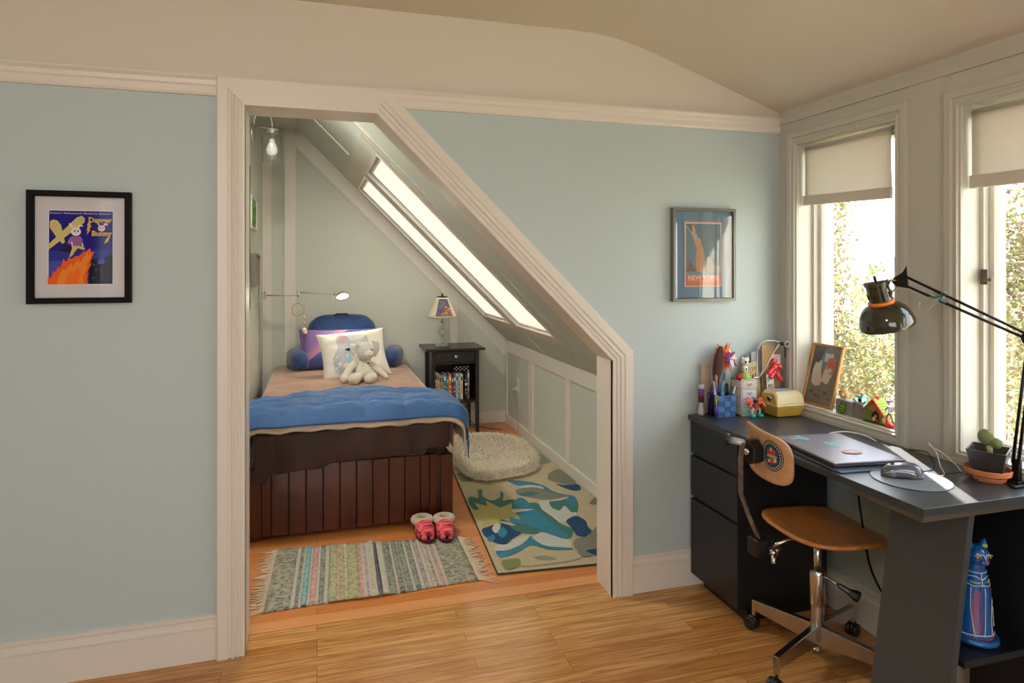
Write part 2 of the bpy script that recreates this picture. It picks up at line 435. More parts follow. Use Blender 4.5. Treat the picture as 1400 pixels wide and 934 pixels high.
# panel around the skylights, slightly proud
m = MB()
slbox(m, S0 - .13, S0, 3.64, 5.52, -.010, 0); slbox(m, S1, S1 + .08, 3.64, 5.52, -.010, 0)
slbox(m, S0, S1, 4.52, 4.70, -.010, 0); slbox(m, S0, S1, 3.64, 3.74, -.010, 0)
struct(m.build('trim_14', CEIL))
SHADE = mat('skylight_shade', c(250, 246, 236), .8)
nt = SHADE.node_tree; bs = nt.nodes['Principled BSDF']
tl = nt.nodes.new('ShaderNodeBsdfTranslucent'); tl.inputs['Color'].default_value = (.44, .418, .375, 1)
ms = nt.nodes.new('ShaderNodeMixShader'); ms.inputs[0].default_value = .7
nt.links.new(bs.outputs[0], ms.inputs[1]); nt.links.new(tl.outputs[0], ms.inputs[2]); nt.links.new(ms.outputs[0], nt.nodes['Material Output'].inputs[0])
for n, (y0, y1) in enumerate(SK):
    w = bpy.data.objects.new('window_%d' % (3 + n), None); COL.objects.link(w); w.location = sl((S0 + S1) / 2, (y0 + y1) / 2, 0); w['kind'] = 'structure'
    _ORG[w.name] = Vector(w.location)
    to = lambda a, b, v: sl(a, b, v)
    f = MB().mould([(S0, y0), (S1, y0), (S1, y1), (S0, y1)], [(0, -.014), (0, .058), (.012, .058), (.012, .0), (.010, -.014)], 1, to, closed=True).build('window_frame', TRIM, w)
    MB().mould([(S0 + .012, y0 + .012), (S1 - .012, y0 + .012), (S1 - .012, y1 - .012), (S0 + .012, y1 - .012)], [(0, .02), (0, .045), (.022, .045), (.022, .026), (.018, .02)], 1, to, closed=True).build('sash', TRIM, w)
    m = MB(); slbox(m, S0 + .012, S1 - .012, y0 + .012, y1 - .012, .048, .053); m.build('glass_pane', GL, w)
    sh = thing('skylight_blind', ['translucent cream blind filling the nearer sloping skylight', 'translucent cream blind filling the farther sloping skylight'][n], 'blind', sl((S0 + S1) / 2, (y0 + y1) / 2, .06), group='skylight blinds')
    m = MB(); slbox(m, S0 + .014, S1 - .014, y0 + .014, y1 - .014, .010, .0115); m.build('fabric', SHADE, sh)
    m = MB(); slbox(m, S1 - .03, S1 - .016, y0 + .014, y1 - .014, .002, .0095); m.build('bottom_bar', TRIM, sh)
# trims on the back wall
bk = lambda a, b, v: (a, YB - v, b)
m = MB(); m.box(XL, YB - .014, 0, XL + .066, YB, ZF); m.box(-.253, YB - .014, 0, -.168, YB, ZF); m.box(1.105, YB - .0135, .1, 1.175, YB, 1.1)
struct(m.build('trim_15', TRIM))
m = MB(); m.prism([(SL - ZF, ZF), (XK, SL - XK), (XK, SL - XK - .15), (SL - ZF - .01, ZF - .145)], 'y', YB - .015, YB); struct(m.build('trim_16', TRIM))
# knee wall trims
m = MB(); m.box(XK - .015, YJ, .635, XK, YB - .015, .735)
for y0, y1 in [(4.08, 4.16), (4.87, 4.97), (5.60, 5.635), (3.2, 3.28)]: m.box(XK - .013, y0, .05, XK, y1, .64)
struct(m.build('trim_17', TRIM))
struct(MB().box(XK - .018, YJ, 0, XK, YB - .018, .075, bev=.003).build('baseboard_alcove_right', TRIM))
struct(MB().box(XL, YB - .018, 0, XK, YB, .11, bev=.003).build('baseboard_alcove_back', TRIM))

# --------------------------------------------------------- camera
cam = bpy.data.cameras.new('camera'); co = bpy.data.objects.new('camera', cam); COL.objects.link(co)
co.location = (0, 0, 1.4); co.rotation_euler = (R(90), 0, -R(16.5))
cam.sensor_width = 36; cam.lens = 36 * 900 / 1400; cam.shift_y = -(467 - 362) / 1400; cam.clip_start = .02
sc.camera = co
sc.view_settings.view_transform = 'Standard'; sc.view_settings.look = 'None'; sc.view_settings.gamma = 1
sc.view_settings.use_curve_mapping = False
sc.view_settings.exposure = 0.5
cy = sc.cycles
cy.use_denoising = True; cy.max_bounces = 9; cy.diffuse_bounces = 6; cy.glossy_bounces = 4; cy.transparent_max_bounces = 12; cy.transmission_bounces = 6
cy.sample_clamp_indirect = 6; cy.caustics_reflective = False; cy.caustics_refractive = False
# --------------------------------------------------------- light
wd = bpy.data.worlds.new('sky'); sc.world = wd; wd.use_nodes = True; nt = wd.node_tree
bg = nt.nodes['Background']
tc = nt.nodes.new('ShaderNodeTexCoord'); sp = nt.nodes.new('ShaderNodeSeparateXYZ'); rp = nt.nodes.new('ShaderNodeValToRGB')
mr = nt.nodes.new('ShaderNodeMapRange'); mr.inputs[1].default_value = -1; mr.inputs[2].default_value = 1
nt.links.new(tc.outputs['Generated'], sp.inputs[0]); nt.links.new(sp.outputs['Z'], mr.inputs[0]); nt.links.new(mr.outputs[0], rp.inputs[0])
e = rp.color_ramp.elements
e[0].position = .30; e[0].color = (.52, .46, .38, 1); e[1].position = .50; e[1].color = (1, .98, .95, 1)
k = e.new(.8); k.color = (.72, .86, 1, 1)
nt.links.new(rp.outputs[0], bg.inputs[0]); bg.inputs['Strength'].default_value = 3.9
sun = bpy.data.lights.new('sun', 'SUN'); so = bpy.data.objects.new('sun', sun); COL.objects.link(so)
d = Vector((-.46, -.90, -math.tan(R(40)))).normalized()
so.rotation_euler = d.to_track_quat('-Z', 'Y').to_euler(); sun.energy = 26.0; sun.angle = R(.6); sun.color = (1, .93, .82)

def lamp(name, kind, loc, energy, col, size=.2, rot=None):
    l = bpy.data.lights.new(name, kind); o = bpy.data.objects.new(name, l); COL.objects.link(o); o.location = loc; l.energy = energy; l.color = col
    if kind == 'AREA': l.size = size
    else: l.shadow_soft_size = size
    if rot: o.rotation_euler = rot
    return o
lamp('alcove_fill_light', 'AREA', (-.20, 3.45, 2.495), 27, (1, .95, .86), .34)  # added fill, hidden above the header to brighten the alcove; no fixture
lamp('room_fill_light', 'POINT', (-.6, -.4, 2.2), 22, (1, .90, .77), .15)  # added fill behind the viewpoint to warm and brighten the room; no fixture
# rest of the room behind the viewpoint: left wall, and a back wall whose wide opening is added and sized to let in light
struct(MB().box(-3.4, -3.2, 0, -3.2, 2.55, 2.45).build('wall_left', WALL))
m = MB(); m.box(-3.2, -3.2, 0, 2.2, -3.0, .75); m.box(-3.2, -3.2, 2.12, 2.2, -3.0, 2.45); m.box(-3.2, -3.2, .75, -2.3, -3.0, 2.12); m.box(.7, -3.2, .75, 2.2, -3.0, 2.12)
struct(m.build('wall_back', WALL))
struct(MB().box(XR, -3.2, 0, X1, -1.2, 2.45).build('wall_right', WALL))
# ============================================================ helpers for pictures and positions
def PX(px, py, ax, v):
    """the point of the place on the plane axis=v that the photograph shows at (px, py)"""
    l, u, t = (px - 700) / 900, (362 - py) / 900, R(16.5)
    r = Vector((l * math.cos(t) + math.sin(t), math.cos(t) - l * math.sin(t), u)); o = Vector((0, 0, 1.4)); i = 'xyz'.index(ax)
    return o + r * ((v - o[i]) / r[i])
class Print:
    """flat artwork: coloured shapes laid on a sheet whose frame is M (x right, y up, z out)"""
    def __init__(s, M, step=.0002): s.M = M; s.m = MB(); s.mats = []; s.k = 0; s.step = step
    def idx(s, m):
        if m not in s.mats: s.mats.append(m)
        return s.mats.index(m)
    def poly(s, pts, m, up=True):
        if up: s.k += 1
        s.m.mi = s.idx(m); s.m.poly([s.M @ Vector((x, y, s.k * s.step)) for x, y in pts]); return s
    def disc(s, x, y, rx, ry, m, n=18, rot=0): 
        ca, sa = math.cos(R(rot)), math.sin(R(rot)); P = []
        for i in range(n):
            a = 2 * PI * i / n; dx, dy = rx * math.cos(a), ry * math.sin(a); P.append((x + dx * ca - dy * sa, y + dx * sa + dy * ca))
        return s.poly(P, m)
    def rect(s, x0, y0, x1, y1, m): return s.poly([(x0, y0), (x1, y0), (x1, y1), (x0, y1)], m)
    def line(s, pts, w, m):
        s.k += 1; s.m.mi = s.idx(m)
        for a, b in zip(pts, pts[1:]):
            a, b = Vector(a), Vector(b); d = (b - a); 
            if d.length < 1e-6: continue
            n = Vector((-d.y, d.x)).normalized() * w / 2
            s.m.poly([s.M @ Vector((p.x, p.y, s.k * s.step)) for p in (a - n, b - n, b + n, a + n)])
        return s
    def text(s, t, x, y, m, w=None, h=None, rot=0, bold=0.0):
        s.k += 1; s.m.mi = s.idx(m); b = text_bm(t, 1, bold, w, h)
        s.m.merge(b, s.M @ Matrix.Translation((x, y, s.k * s.step)) @ Matrix.Rotation(R(rot), 4, 'Z')); return s
    def build(s, name, parent): 
        me = s.m; org = _ORG.get(parent.name, Vector((0, 0, 0)))
        ob = bpy.data.meshes.new(name)
        for v in me.bm.verts: v.co -= org
        me.bm.to_mesh(ob); me.bm.free()
        for q_ in s.mats: ob.materials.append(q_)
        o = bpy.data.objects.new(name, ob); COL.objects.link(o); o.parent = parent; _ORG[o.name] = org; return o
def ink(r, g, b, rough=.6): return mat('ink_%d_%d_%d' % (r, g, b), c(r, g, b), rough, spec=.15 if rough >= .6 else .5)

def pillow(center, w, h, t, Rm, n=22, pinch=.12, seed=0, wr=.006, corner=2.6, rnd_=0.0):
    """both faces of a cushion; Rm maps local (x across, y up, z thick)"""
    m = MB(); m.smooth = True; M = Matrix.Translation(center) @ Rm.to_4x4()
    for sgn in (1, -1):
        def f(a, b):
            u, v = a * 2 - 1, b * 2 - 1
            ed = (1 - abs(u) ** corner) * (1 - abs(v) ** corner); ed = max(ed, 0) ** .5
            x = u * w / 2 * (1 - pinch * (1 - abs(v) ** 2) * abs(u) ** 3 * .8); y = v * h / 2 * (1 - pinch * (1 - abs(u) ** 2) * abs(v) ** 3 * .8)
            x *= 1 - rnd_ * u * u * v ** 4; y *= 1 - rnd_ * v * v * u ** 4
            nz = noise.noise(Vector((u * 2.2 + seed, v * 2.2, seed * 1.7))) * wr * 2.2 + noise.noise(Vector((u * 6 + seed, v * 5, 3.1))) * wr
            z = sgn * (t / 2 * ed + nz * ed)
            return M @ Vector((x, y, z))
        m.grid(f, n, n)
    return m
def lean(back, turn=0, roll=0):
    """cushion standing on its edge, facing -y, leaning back by `back` degrees"""
    return (Matrix.Rotation(R(turn), 3, 'Z') @ Matrix.Rotation(R(90 - back), 3, 'X') @ Matrix.Rotation(R(roll), 3, 'Z'))

# ============================================================ the bed
CHERRY = mat('cherry_wood', c(82, 35, 19), .28, var=.35, vscale=2.2, stretch=(9, 9, .9), coat=.25)
CHERRYD = mat('cherry_groove', c(38, 16, 10), .5)
bed = thing('platform_bed', 'dark cherry wood platform bed with a grooved plank footboard', 'bed', (.19, 4.58, 0))
m = MB(); m.box(-.335, 3.575, .02, .715, 3.60, .355, bev=.003); m.build('foot_rail', CHERRY, bed)
m = MB(); m.box(-.27, 3.562, .025, .625, 3.575, .37); m.build('plank_backing', CHERRYD, bed)
m = MB()
xs = [-.27, -.222] + [-.222 + .0842 * i for i in range(1, 10)] + [.585, .625]
xs = sorted(set(round(x, 4) for x in xs if x <= .625))
for a, b in zip(xs, xs[1:]):
    if b - a > .01: m.box(a + .0025, 3.545, .022, b - .0025, 3.566, .372, bev=.0025, seg=1)
m.build('plank_panel', CHERRY, bed)
for x in (-.335, .648): MB().box(x, 3.552, .0, x + .066, 3.59, .362, bev=.003).build('corner_post', CHERRY, bed)
m = MB(); m.box(.69, 3.60, .03, .713, 5.60, .35, bev=.003); m.build('side_rail', CHERRY, bed)
m = MB(); m.box(-.335, 3.60, .03, -.312, 5.60, .35, bev=.003); m.build('side_rail', CHERRY, bed)
m = MB(); m.box(-.312, 3.60, .22, .69, 5.60, .26); m.build('platform', CHERRYD, bed)
mt = MB(); mt.box(-.31, 3.60, .26, .688, 5.62, .565, bev=.05, seg=4); mo = mt.build('mattress', mat('mattress_ticking', c(60, 44, 38), .9), None, (.19, 4.6, .26), smooth=True)
tag(mo, 'single mattress hidden under the blankets of the bed', 'mattress')

def over(u, xl, xr, zt, zl, zr, rad=.06):
    """section across the bed: u 0..1 from the lower left hem over the top to the lower right hem"""
    L = [(xl, zl), (xl, zt - rad)] + [(xl + rad - rad * math.cos(R(a)), zt - rad + rad * math.sin(R(a))) for a in (22, 45, 68)] + [(xl + rad, zt), (xr - rad, zt)] \
        + [(xr - rad + rad * math.sin(R(a)), zt - rad + rad * math.cos(R(a))) for a in (22, 45, 68)] + [(xr, zt - rad), (xr, zr)]
    seg = [math.dist(a, b) for a, b in zip(L, L[1:])]; T = sum(seg) * u; i = 0
    while i < len(seg) - 1 and T > seg[i]: T -= seg[i]; i += 1
    f = min(1, T / max(seg[i], 1e-9)); return (L[i][0] + (L[i + 1][0] - L[i][0]) * f, L[i][1] + (L[i + 1][1] - L[i][1]) * f)
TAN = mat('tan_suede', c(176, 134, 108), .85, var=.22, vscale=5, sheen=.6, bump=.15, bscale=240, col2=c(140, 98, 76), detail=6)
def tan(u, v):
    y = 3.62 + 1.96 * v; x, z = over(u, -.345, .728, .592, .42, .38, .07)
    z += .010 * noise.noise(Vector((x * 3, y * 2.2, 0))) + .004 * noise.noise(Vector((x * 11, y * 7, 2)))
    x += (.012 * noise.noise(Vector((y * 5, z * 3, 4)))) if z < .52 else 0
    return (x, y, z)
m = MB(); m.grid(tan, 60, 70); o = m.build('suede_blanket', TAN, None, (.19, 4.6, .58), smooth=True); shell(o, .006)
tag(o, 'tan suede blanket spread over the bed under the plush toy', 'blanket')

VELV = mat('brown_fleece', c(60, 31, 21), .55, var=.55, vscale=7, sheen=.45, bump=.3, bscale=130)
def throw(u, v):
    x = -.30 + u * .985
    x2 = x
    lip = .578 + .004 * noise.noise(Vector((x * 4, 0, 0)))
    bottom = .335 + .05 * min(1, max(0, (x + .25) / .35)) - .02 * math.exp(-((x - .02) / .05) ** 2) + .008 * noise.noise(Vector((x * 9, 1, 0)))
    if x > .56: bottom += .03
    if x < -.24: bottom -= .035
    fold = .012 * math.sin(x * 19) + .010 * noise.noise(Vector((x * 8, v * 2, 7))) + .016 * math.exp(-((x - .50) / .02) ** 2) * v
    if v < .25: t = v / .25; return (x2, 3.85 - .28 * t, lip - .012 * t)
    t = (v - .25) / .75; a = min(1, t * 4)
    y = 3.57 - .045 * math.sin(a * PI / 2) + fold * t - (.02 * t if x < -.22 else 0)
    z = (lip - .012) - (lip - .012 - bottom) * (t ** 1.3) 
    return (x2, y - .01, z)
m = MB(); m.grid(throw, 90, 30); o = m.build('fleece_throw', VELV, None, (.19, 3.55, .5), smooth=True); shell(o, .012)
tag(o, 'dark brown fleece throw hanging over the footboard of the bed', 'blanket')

BLUE = mat('comforter_blue', c(42, 88, 142), .72, var=.25, vscale=4, sheen=.25, bump=.2, bscale=45)
BEIGE = mat('comforter_lining', c(196, 176, 158), .8, bump=.1, bscale=60)
def comf(u, v, lin=0.0):
    w_ = u * 2 - 1
    hem = .41 + .02 * noise.noise(Vector((v * 3, u, 0)))
    x, z = over(u, -.372, .772, .628, hem, hem + .0, .085)
    yb = 3.98 + .22 * math.exp(-((x - .22) / .34) ** 2) + .02 * noise.noise(Vector((x * 5, 0, 5)))
    side = max(0, (.60 - z) / .2)
    yf = 3.478 - .02 * side + .008 * math.sin(x * 14) + .012 * noise.noise(Vector((x * 6, 0, 9)))
    y = yf + (yb - yf) * v
    puff = (abs(math.sin((u * 7.0 + .3) * PI)) ** .35) * (abs(math.sin((v * 3.0 + .02) * PI)) ** .35)
    wr = .010 * noise.noise(Vector((x * 7 + 3 * z, y * 16, 3))) + .006 * noise.noise(Vector((x * 18, y * 26, 9))) + .007 * noise.noise(Vector((u * 26, y * 7, 1)))
    edge = min(1, min(v, 1 - v) * 9 + .1); hgt = (.024 * puff + wr) * edge
    n = Vector((0, 0, 1)) if -.28 < x < .68 else Vector((math.copysign(.8, x - .2), 0, .6))
    drop = -.05 * max(0, 1 - v * 6) ** 2
    p = Vector((x, y, z + drop)) + n * (hgt + .008 - lin)
    p.x = max(p.x, -.405)
    return p
cf = thing('comforter', 'quilted blue comforter with beige lining draped across the foot of the bed', 'comforter', (.2, 3.9, .6))
m = MB(); m.grid(comf, 130, 80); o = m.build('quilted_cover', BLUE, cf, smooth=True); shell(o, .006)
def lining(u, v):
    vv = v * .8; p = Vector(comf(.02 + u * .96, vv, .022)); p.y -= .006 * max(0, 1 - v * 6); p.z -= .004 * max(0, 1 - v * 7) + .004 * math.sin(u * 60) * max(0, 1 - v * 5)
    return p
m = MB(); m.grid(lining, 130, 24); o = m.build('lining', BEIGE, cf, smooth=True); shell(o, .010)

# ---- cushions
NAVY = mat('navy_plush', c(32, 66, 118), .8, sheen=.5, bump=.3, bscale=220, var=.2, vscale=8)
rp_ = thing('reading_pillow', 'navy plush reading pillow with arms and a carry handle, at the head of the bed', 'pillow', (.19, 5.5, .6))
pillow((.195, 5.50, .775), .53, .44, .17, lean(8), pinch=-.03, corner=4, seed=3, wr=.007, rnd_=.16).build('back', NAVY, rp_)
for x, tr in ((-.145, 12), (.59, -14)):
    m = MB(); m.smooth = True; m.ell((x, 5.36, .665), (.075, .20, .085), Matrix.Rotation(R(tr), 3, 'Z'), 20, 12, .8); m.build('arm', NAVY, rp_)
MB().tube([(.14, 5.49, .985), (.15, 5.49, 1.002), (.23, 5.49, 1.002), (.24, 5.49, .985)], .007).build('carry_handle', mat('black_webbing', c(24, 26, 32), .8), rp_)

PURP = mat('violet_pillowcase', c(96, 86, 150), .75, sheen=.3, bump=.12, bscale=50)
nt = PURP.node_tree; b_ = nt.nodes['Principled BSDF']
tc_ = nt.nodes.new('ShaderNodeTexCoord'); sx = nt.nodes.new('ShaderNodeSeparateXYZ'); nz = nt.nodes.new('ShaderNodeTexNoise'); nz.inputs['Scale'].default_value = 5
nt.links.new(tc_.outputs['Object'], sx.inputs[0]); nt.links.new(tc_.outputs['Object'], nz.inputs['Vector'])
# violet pillowcase print: pink dawn band in the upper left corner, deep blue below
cmb = nt.nodes.new('ShaderNodeMath'); cmb.operation = 'MULTIPLY_ADD'; cmb.inputs[1].default_value = -.75
nt.links.new(sx.outputs['X'], cmb.inputs[0]); nt.links.new(sx.outputs['Z'], cmb.inputs[2])
rr = nt.nodes.new('ShaderNodeValToRGB'); rr.color_ramp.interpolation = 'EASE'; e = rr.color_ramp.elements
e[0].position = .0; e[0].color = c(92, 88, 150); e[1].position = .255; e[1].color = c(70, 78, 146); k = e.new(.27); k.color = c(176, 116, 150); k = e.new(.36); k.color = c(120, 92, 150)
nt.links.new(cmb.outputs[0], rr.inputs[0]); nt.links.new(rr.outputs[0], b_.inputs['Base Color'])
o = pillow((.19, 5.31, .742), .68, .34, .16, lean(22), seed=9, corner=3, rnd_=.05).build('bed_pillow', PURP, None, (.19, 5.31, .6))
tag(o, 'wide violet and pink printed pillow showing on both sides of the white cushion', 'pillow')

wp = thing('throw_pillow', 'white square cushion printed with a pale wolf face, behind the plush toy', 'pillow', (.27, 5.14, .6))
WH = mat('white_cushion_cloth', c(228, 224, 214), .8, sheen=.2, bump=.08, bscale=50)
RmW = lean(33, 4, 5); Mw = Matrix.Translation((.262, 4.98, .735)) @ RmW.to_4x4()
pillow((.262, 4.98, .735), .50, .40, .15, RmW, n=30, seed=5, wr=.008).build('cushion', WH, wp)
def wf_(x, y, lift=.0018):
    u, v = x / .25, y / .20; ed = max((1 - abs(u) ** 2.6) * (1 - abs(v) ** 2.6), 0) ** .5
    nz_ = noise.noise(Vector((u * 2.2 + 5, v * 2.2, 8.5))) * .0176 + noise.noise(Vector((u * 6 + 5, v * 5, 3.1))) * .008
    return Mw @ Vector((x * (1 - .12 * (1 - v * v) * abs(u) ** 3 * .8), y * (1 - .12 * (1 - u * u) * abs(v) ** 3 * .8), .075 * ed + nz_ * ed + lift))
def patch(outline, mt_, name, lift):
    """a printed shape that follows the bulge of the cushion"""
    b = bmesh.new(); vs = [b.verts.new((x, y, 0)) for x, y in outline]; f = b.faces.new(vs)
    bmesh.ops.triangulate(b, faces=[f])
    bmesh.ops.subdivide_edges(b, edges=b.edges[:], cuts=3, use_grid_fill=True); bmesh.ops.triangulate(b, faces=b.faces[:])
    for v in b.verts: v.co = wf_(v.co.x, v.co.y, lift)
    m = MB(); m.smooth = True; m.merge(b); return m.build(name, mt_, wp)
patch([(-.16, -.15), (-.17, -.04), (-.12, .03), (-.125, .12), (-.09, .165), (-.045, .13), (-.02, .09), (.06, .09), (.10, .12), (.12, .02), (.08, -.08), (.02, -.16), (-.06, -.18)], mat('wolf_grey', c(196, 196, 204), .8, col2=c(174, 178, 192), vscale=14), 'wolf_print', .002)
patch([(-.112, .07), (-.105, .135), (-.085, .15), (-.06, .125), (-.045, .10), (-.075, .075)], mat('wolf_pink', c(206, 170, 180), .8), 'ear_print', .0035)
patch([(-.075, .008), (-.06, .025), (-.04, .022), (-.028, .006), (-.045, -.004)], ink(52, 44, 52), 'eye_print', .0035)
patch([(-.05, -.02), (-.02, -.05), (-.01, -.10), (-.035, -.13), (-.06, -.11), (-.065, -.06)], mat('wolf_blue', c(150, 190, 206), .8), 'cheek_print', .0034)
patch([(-.055, -.125), (-.04, -.105), (-.02, -.11), (-.02, -.135), (-.04, -.145)], ink(46, 44, 54), 'nose_print', .005)

# ---- plush toy (sitting, floppy ears)
PL = mat('cream_plush', c(222, 216, 200), .95, sheen=.8, bump=.5, bscale=320)
PLG = mat('grey_plush', c(204, 204, 196), .95, sheen=.6, bump=.3, bscale=300)
pt = thing('plush_toy', 'cream floppy-eared plush animal sitting in front of the white cushion', 'toy', (.33, 4.93, .6))
def blob(name, cs, mt_, parent, sub=1):
    """a soft body: chain of (x, y, z, r) grown with a skin"""
    me = bpy.data.meshes.new(name); org = _ORG.get(parent.name, Vector((0, 0, 0)))
    vs, es, rs = [], [], []
    for ch in cs:
        s0 = len(vs)
        for i, (p, r) in enumerate(ch):
            key = tuple(round(a, 4) for a in p)
            vs.append(Vector(p) - org); rs.append(r)
            if i: es.append((len(vs) - 2, len(vs) - 1))
    me.from_pydata(vs, es, []); o = bpy.data.objects.new(name, me); COL.objects.link(o); o.parent = parent; _ORG[o.name] = org
    b = bmesh.new(); b.from_mesh(me); bmesh.ops.remove_doubles(b, verts=b.verts[:], dist=1e-4); b.to_mesh(me); b.free()
    sk = o.modifiers.new('skin', 'SKIN'); sk.use_smooth_shade = True
    look = {tuple(round(a, 3) for a in v): r for v, r in zip(vs, rs)}
    if not me.skin_vertices: return o
    sd = me.skin_vertices[0].data
    for i, v in enumerate(me.vertices):
        best = min(range(len(vs)), key=lambda k_: (Vector(vs[k_]) - v.co).length); sd[i].radius = (rs[best], rs[best])
    sd[0].use_root = True
    subd(o, sub + 1); me.materials.append(mt_); return o
def ellp(name, cen, rad, mt_, parent, M=None, e=1.0, nu=20, nv=12):
    m = MB(); m.smooth = True; m.ell(cen, rad, M, nu, nv, e); return m.build(name, mt_, parent)
def tap(name, pts, rad, mt_, parent, n=12):
    m = MB(); m.smooth = True; P = catmull(pts, 5); k = len(P); rs = []
    for i in range(k):
        t = i / (k - 1) * (len(rad) - 1); j = min(int(t), len(rad) - 2); rs.append(rad[j] + (rad[j + 1] - rad[j]) * (t - j))
    # rounded ends
    a, b = P[0] + (P[0] - P[1]).normalized() * rs[0] * .6, P[-1] + (P[-1] - P[-2]).normalized() * rs[-1] * .6
    m.tube([a] + P + [b], [rs[0] * .35] + rs + [rs[-1] * .35], n); return m.build(name, mt_, parent)
m = MB(); m.smooth = True
m.lathe([(0, -.075), (.045, -.07), (.068, -.045), (.074, -.01), (.066, .03), (.05, .06), (.034, .08), (0, .09)], M=frame_M((.335, 4.955, .665), (1, .06, 0), (0, 1, -.35)) @ Matrix.Rotation(0, 4, 'X'), n=22)
m.build('body', PL, pt)
hM = Matrix.Rotation(R(-6), 3, 'Z')
hd = ellp('head', (.345, 4.915, .79), (.060, .060, .062), PLG, pt, hM, nu=24, nv=16)
ellp('muzzle', (.362, 4.862, .775), (.032, .022, .026), PL, hd)
for dx in (-.028, .034): ellp('eye', (.348 + dx, 4.858 + abs(dx - .003) * .28, .803), (.0045, .003, .0055), ink(40, 44, 48), hd)
MB().tube([(.350, 4.842, .770), (.356, 4.839, .764), (.364, 4.8385, .772), (.371, 4.840, .764), (.378, 4.844, .770)], .0016, 5).build('mouth', ink(196, 110, 110), hd)
def ear(name, pts, w, mt_, parent):
    P = catmull(pts, 6); k = len(P); m = MB(); m.smooth = True
    def f(a, b):
        i = a * (k - 1); j = min(int(i), k - 2); p = P[j].lerp(P[j + 1], i - j); ww = w * math.sin(PI * (.12 + .84 * a)) ** .6
        th = b * 2 * PI; return p + Vector((math.cos(th) * ww, math.sin(th) * .007 + math.cos(th) ** 2 * .012, 0))
    m.grid(f, 24, 14, closev=True); return m.build(name, mt_, parent)
ear('ear', [(.305, 4.90, .835), (.275, 4.885, .835), (.262, 4.875, .80), (.272, 4.872, .765)], .018, PL, hd)
ear('ear', [(.375, 4.935, .845), (.408, 4.935, .85), (.418, 4.93, .805), (.408, 4.925, .75)], .022, PLG, hd)
tap('arm', [(.285, 4.93, .715), (.245, 4.885, .685), (.215, 4.85, .64), (.205, 4.83, .622)], [.026, .024, .026, .030], PL, pt)
tap('arm', [(.385, 4.935, .70), (.43, 4.91, .66), (.47, 4.89, .625), (.485, 4.885, .615)], [.024, .020, .018, .014], PL, pt)
tap('leg', [(.31, 4.93, .635), (.295, 4.86, .632), (.268, 4.79, .632), (.262, 4.765, .634)], [.034, .032, .038, .036], PL, pt)
tap('leg', [(.365, 4.93, .635), (.385, 4.86, .63), (.365, 4.79, .63), (.350, 4.765, .633)], [.034, .032, .034, .030], PL, pt)
for (x, z, cc) in ((.362, .71, (190, 60, 96)), (.33, .692, (100, 190, 150)), (.372, .69, (140, 200, 160)), (.345, .672, (236, 200, 190)), (.305, .675, (206, 190, 226))):
    ellp('dot', (x, 4.955 - math.sqrt(max(.0001, .075 ** 2 - (x - .335) ** 2)) * .93 + (z - .665) * .33, z), (.009, .004, .008), ink(*cc), pt, nu=10, nv=6)

pt.scale = (1.06, 1.06, 1.06); pt.location = (.308, 4.70, .597)
# ============================================================ nightstand, books, lamp
ESP = mat('espresso_wood', c(40, 30, 27), .33, var=.3, vscale=4, stretch=(1, 1, 6), coat=.1)
ns = thing('nightstand', 'small black-brown nightstand with one drawer and an open book shelf', 'nightstand', (1.08, 5.43, 0))
bevel(MB().box(.838, 5.245, .700, 1.325, 5.63, .720).build('top', ESP, ns))
for x in (.885, 1.248):
    for y in (5.275, 5.585):
        m = MB(); x0, y0 = x, y
        m.prism([(x0, .0), (x0 + .026, .0), (x0 + .032, .70), (x0, .70)] if x < 1 else [(x0 + .006, 0), (x0 + .032, 0), (x0 + .032, .70), (x0, .70)], 'y', y0, y0 + .032)
        m.build('leg', ESP, ns)
MB().box(.905, 5.30, .285, .915, 5.6, .70).build('side_panel', ESP, ns); MB().box(1.255, 5.30, .285, 1.268, 5.6, .70).build('side_panel', ESP, ns)
MB().box(.917, 5.597, .29, 1.25, 5.607, .70).build('back_panel', ESP, ns)
MB().box(.917, 5.285, .588, 1.248, 5.6, .600).build('divider', ESP, ns)
bevel(MB().box(.90, 5.262, .272, 1.268, 5.60, .290).build('shelf', ESP, ns))
dr = bevel(MB().box(.921, 5.277, .604, 1.244, 5.292, .694).box(.935, 5.292, .61, 1.23, 5.58, .66).build('drawer', ESP, ns))
m = MB(); m.smooth = True; m.lathe([(0, 0), (.006, 0), (.006, .012), (.013, .016), (.014, .024), (.008, .029), (0, .030)], M=frame_M((1.083, 5.277, .652), (1, 0, 0), (0, 0, 1)) , n=16); m.build('knob', mat('pewter_knob', c(190, 186, 190), .3, .6), dr)
books = [  # width, height, depth, spine colour, label
 (.019, .232, (214, 204, 180), 'tall cream book, first on the left end of the nightstand shelf'),
 (.016, .222, (196, 200, 196), 'pale grey book beside the cream book at the shelf end'),
 (.014, .205, (206, 150, 90), 'thin apricot book between the two pale grey-toned books'),
 (.014, .205, (178, 172, 130), 'thin olive-beige book touching the left side of the turquoise book'),
 (.024, .218, (26, 148, 176), 'thick turquoise book on the nightstand shelf'),
 (.014, .190, (96, 120, 112), 'grey-green book wedged between turquoise and orange books'),
 (.023, .213, (226, 132, 44), 'bright orange book on the nightstand shelf'),
 (.014, .195, (52, 36, 36), 'dark maroon book touching the right side of the orange book'),
 (.018, .205, (112, 78, 140), 'purple book with a white title block on the nightstand shelf'),
 (.019, .212, (190, 206, 220), 'pale blue book just right of the purple book'),
 (.014, .205, (120, 156, 116), 'thin green book between pale blue and ivory books'),
 (.020, .208, (222, 216, 190), 'ivory book right of the thin green book'),
 (.022, .150, (26, 25, 26), 'short black book with white marks, near the right post of the nightstand'),
 (.016, .240, (120, 120, 124), 'tallest grey book at the right end of the nightstand shelf')]
x = .921; Bk = []
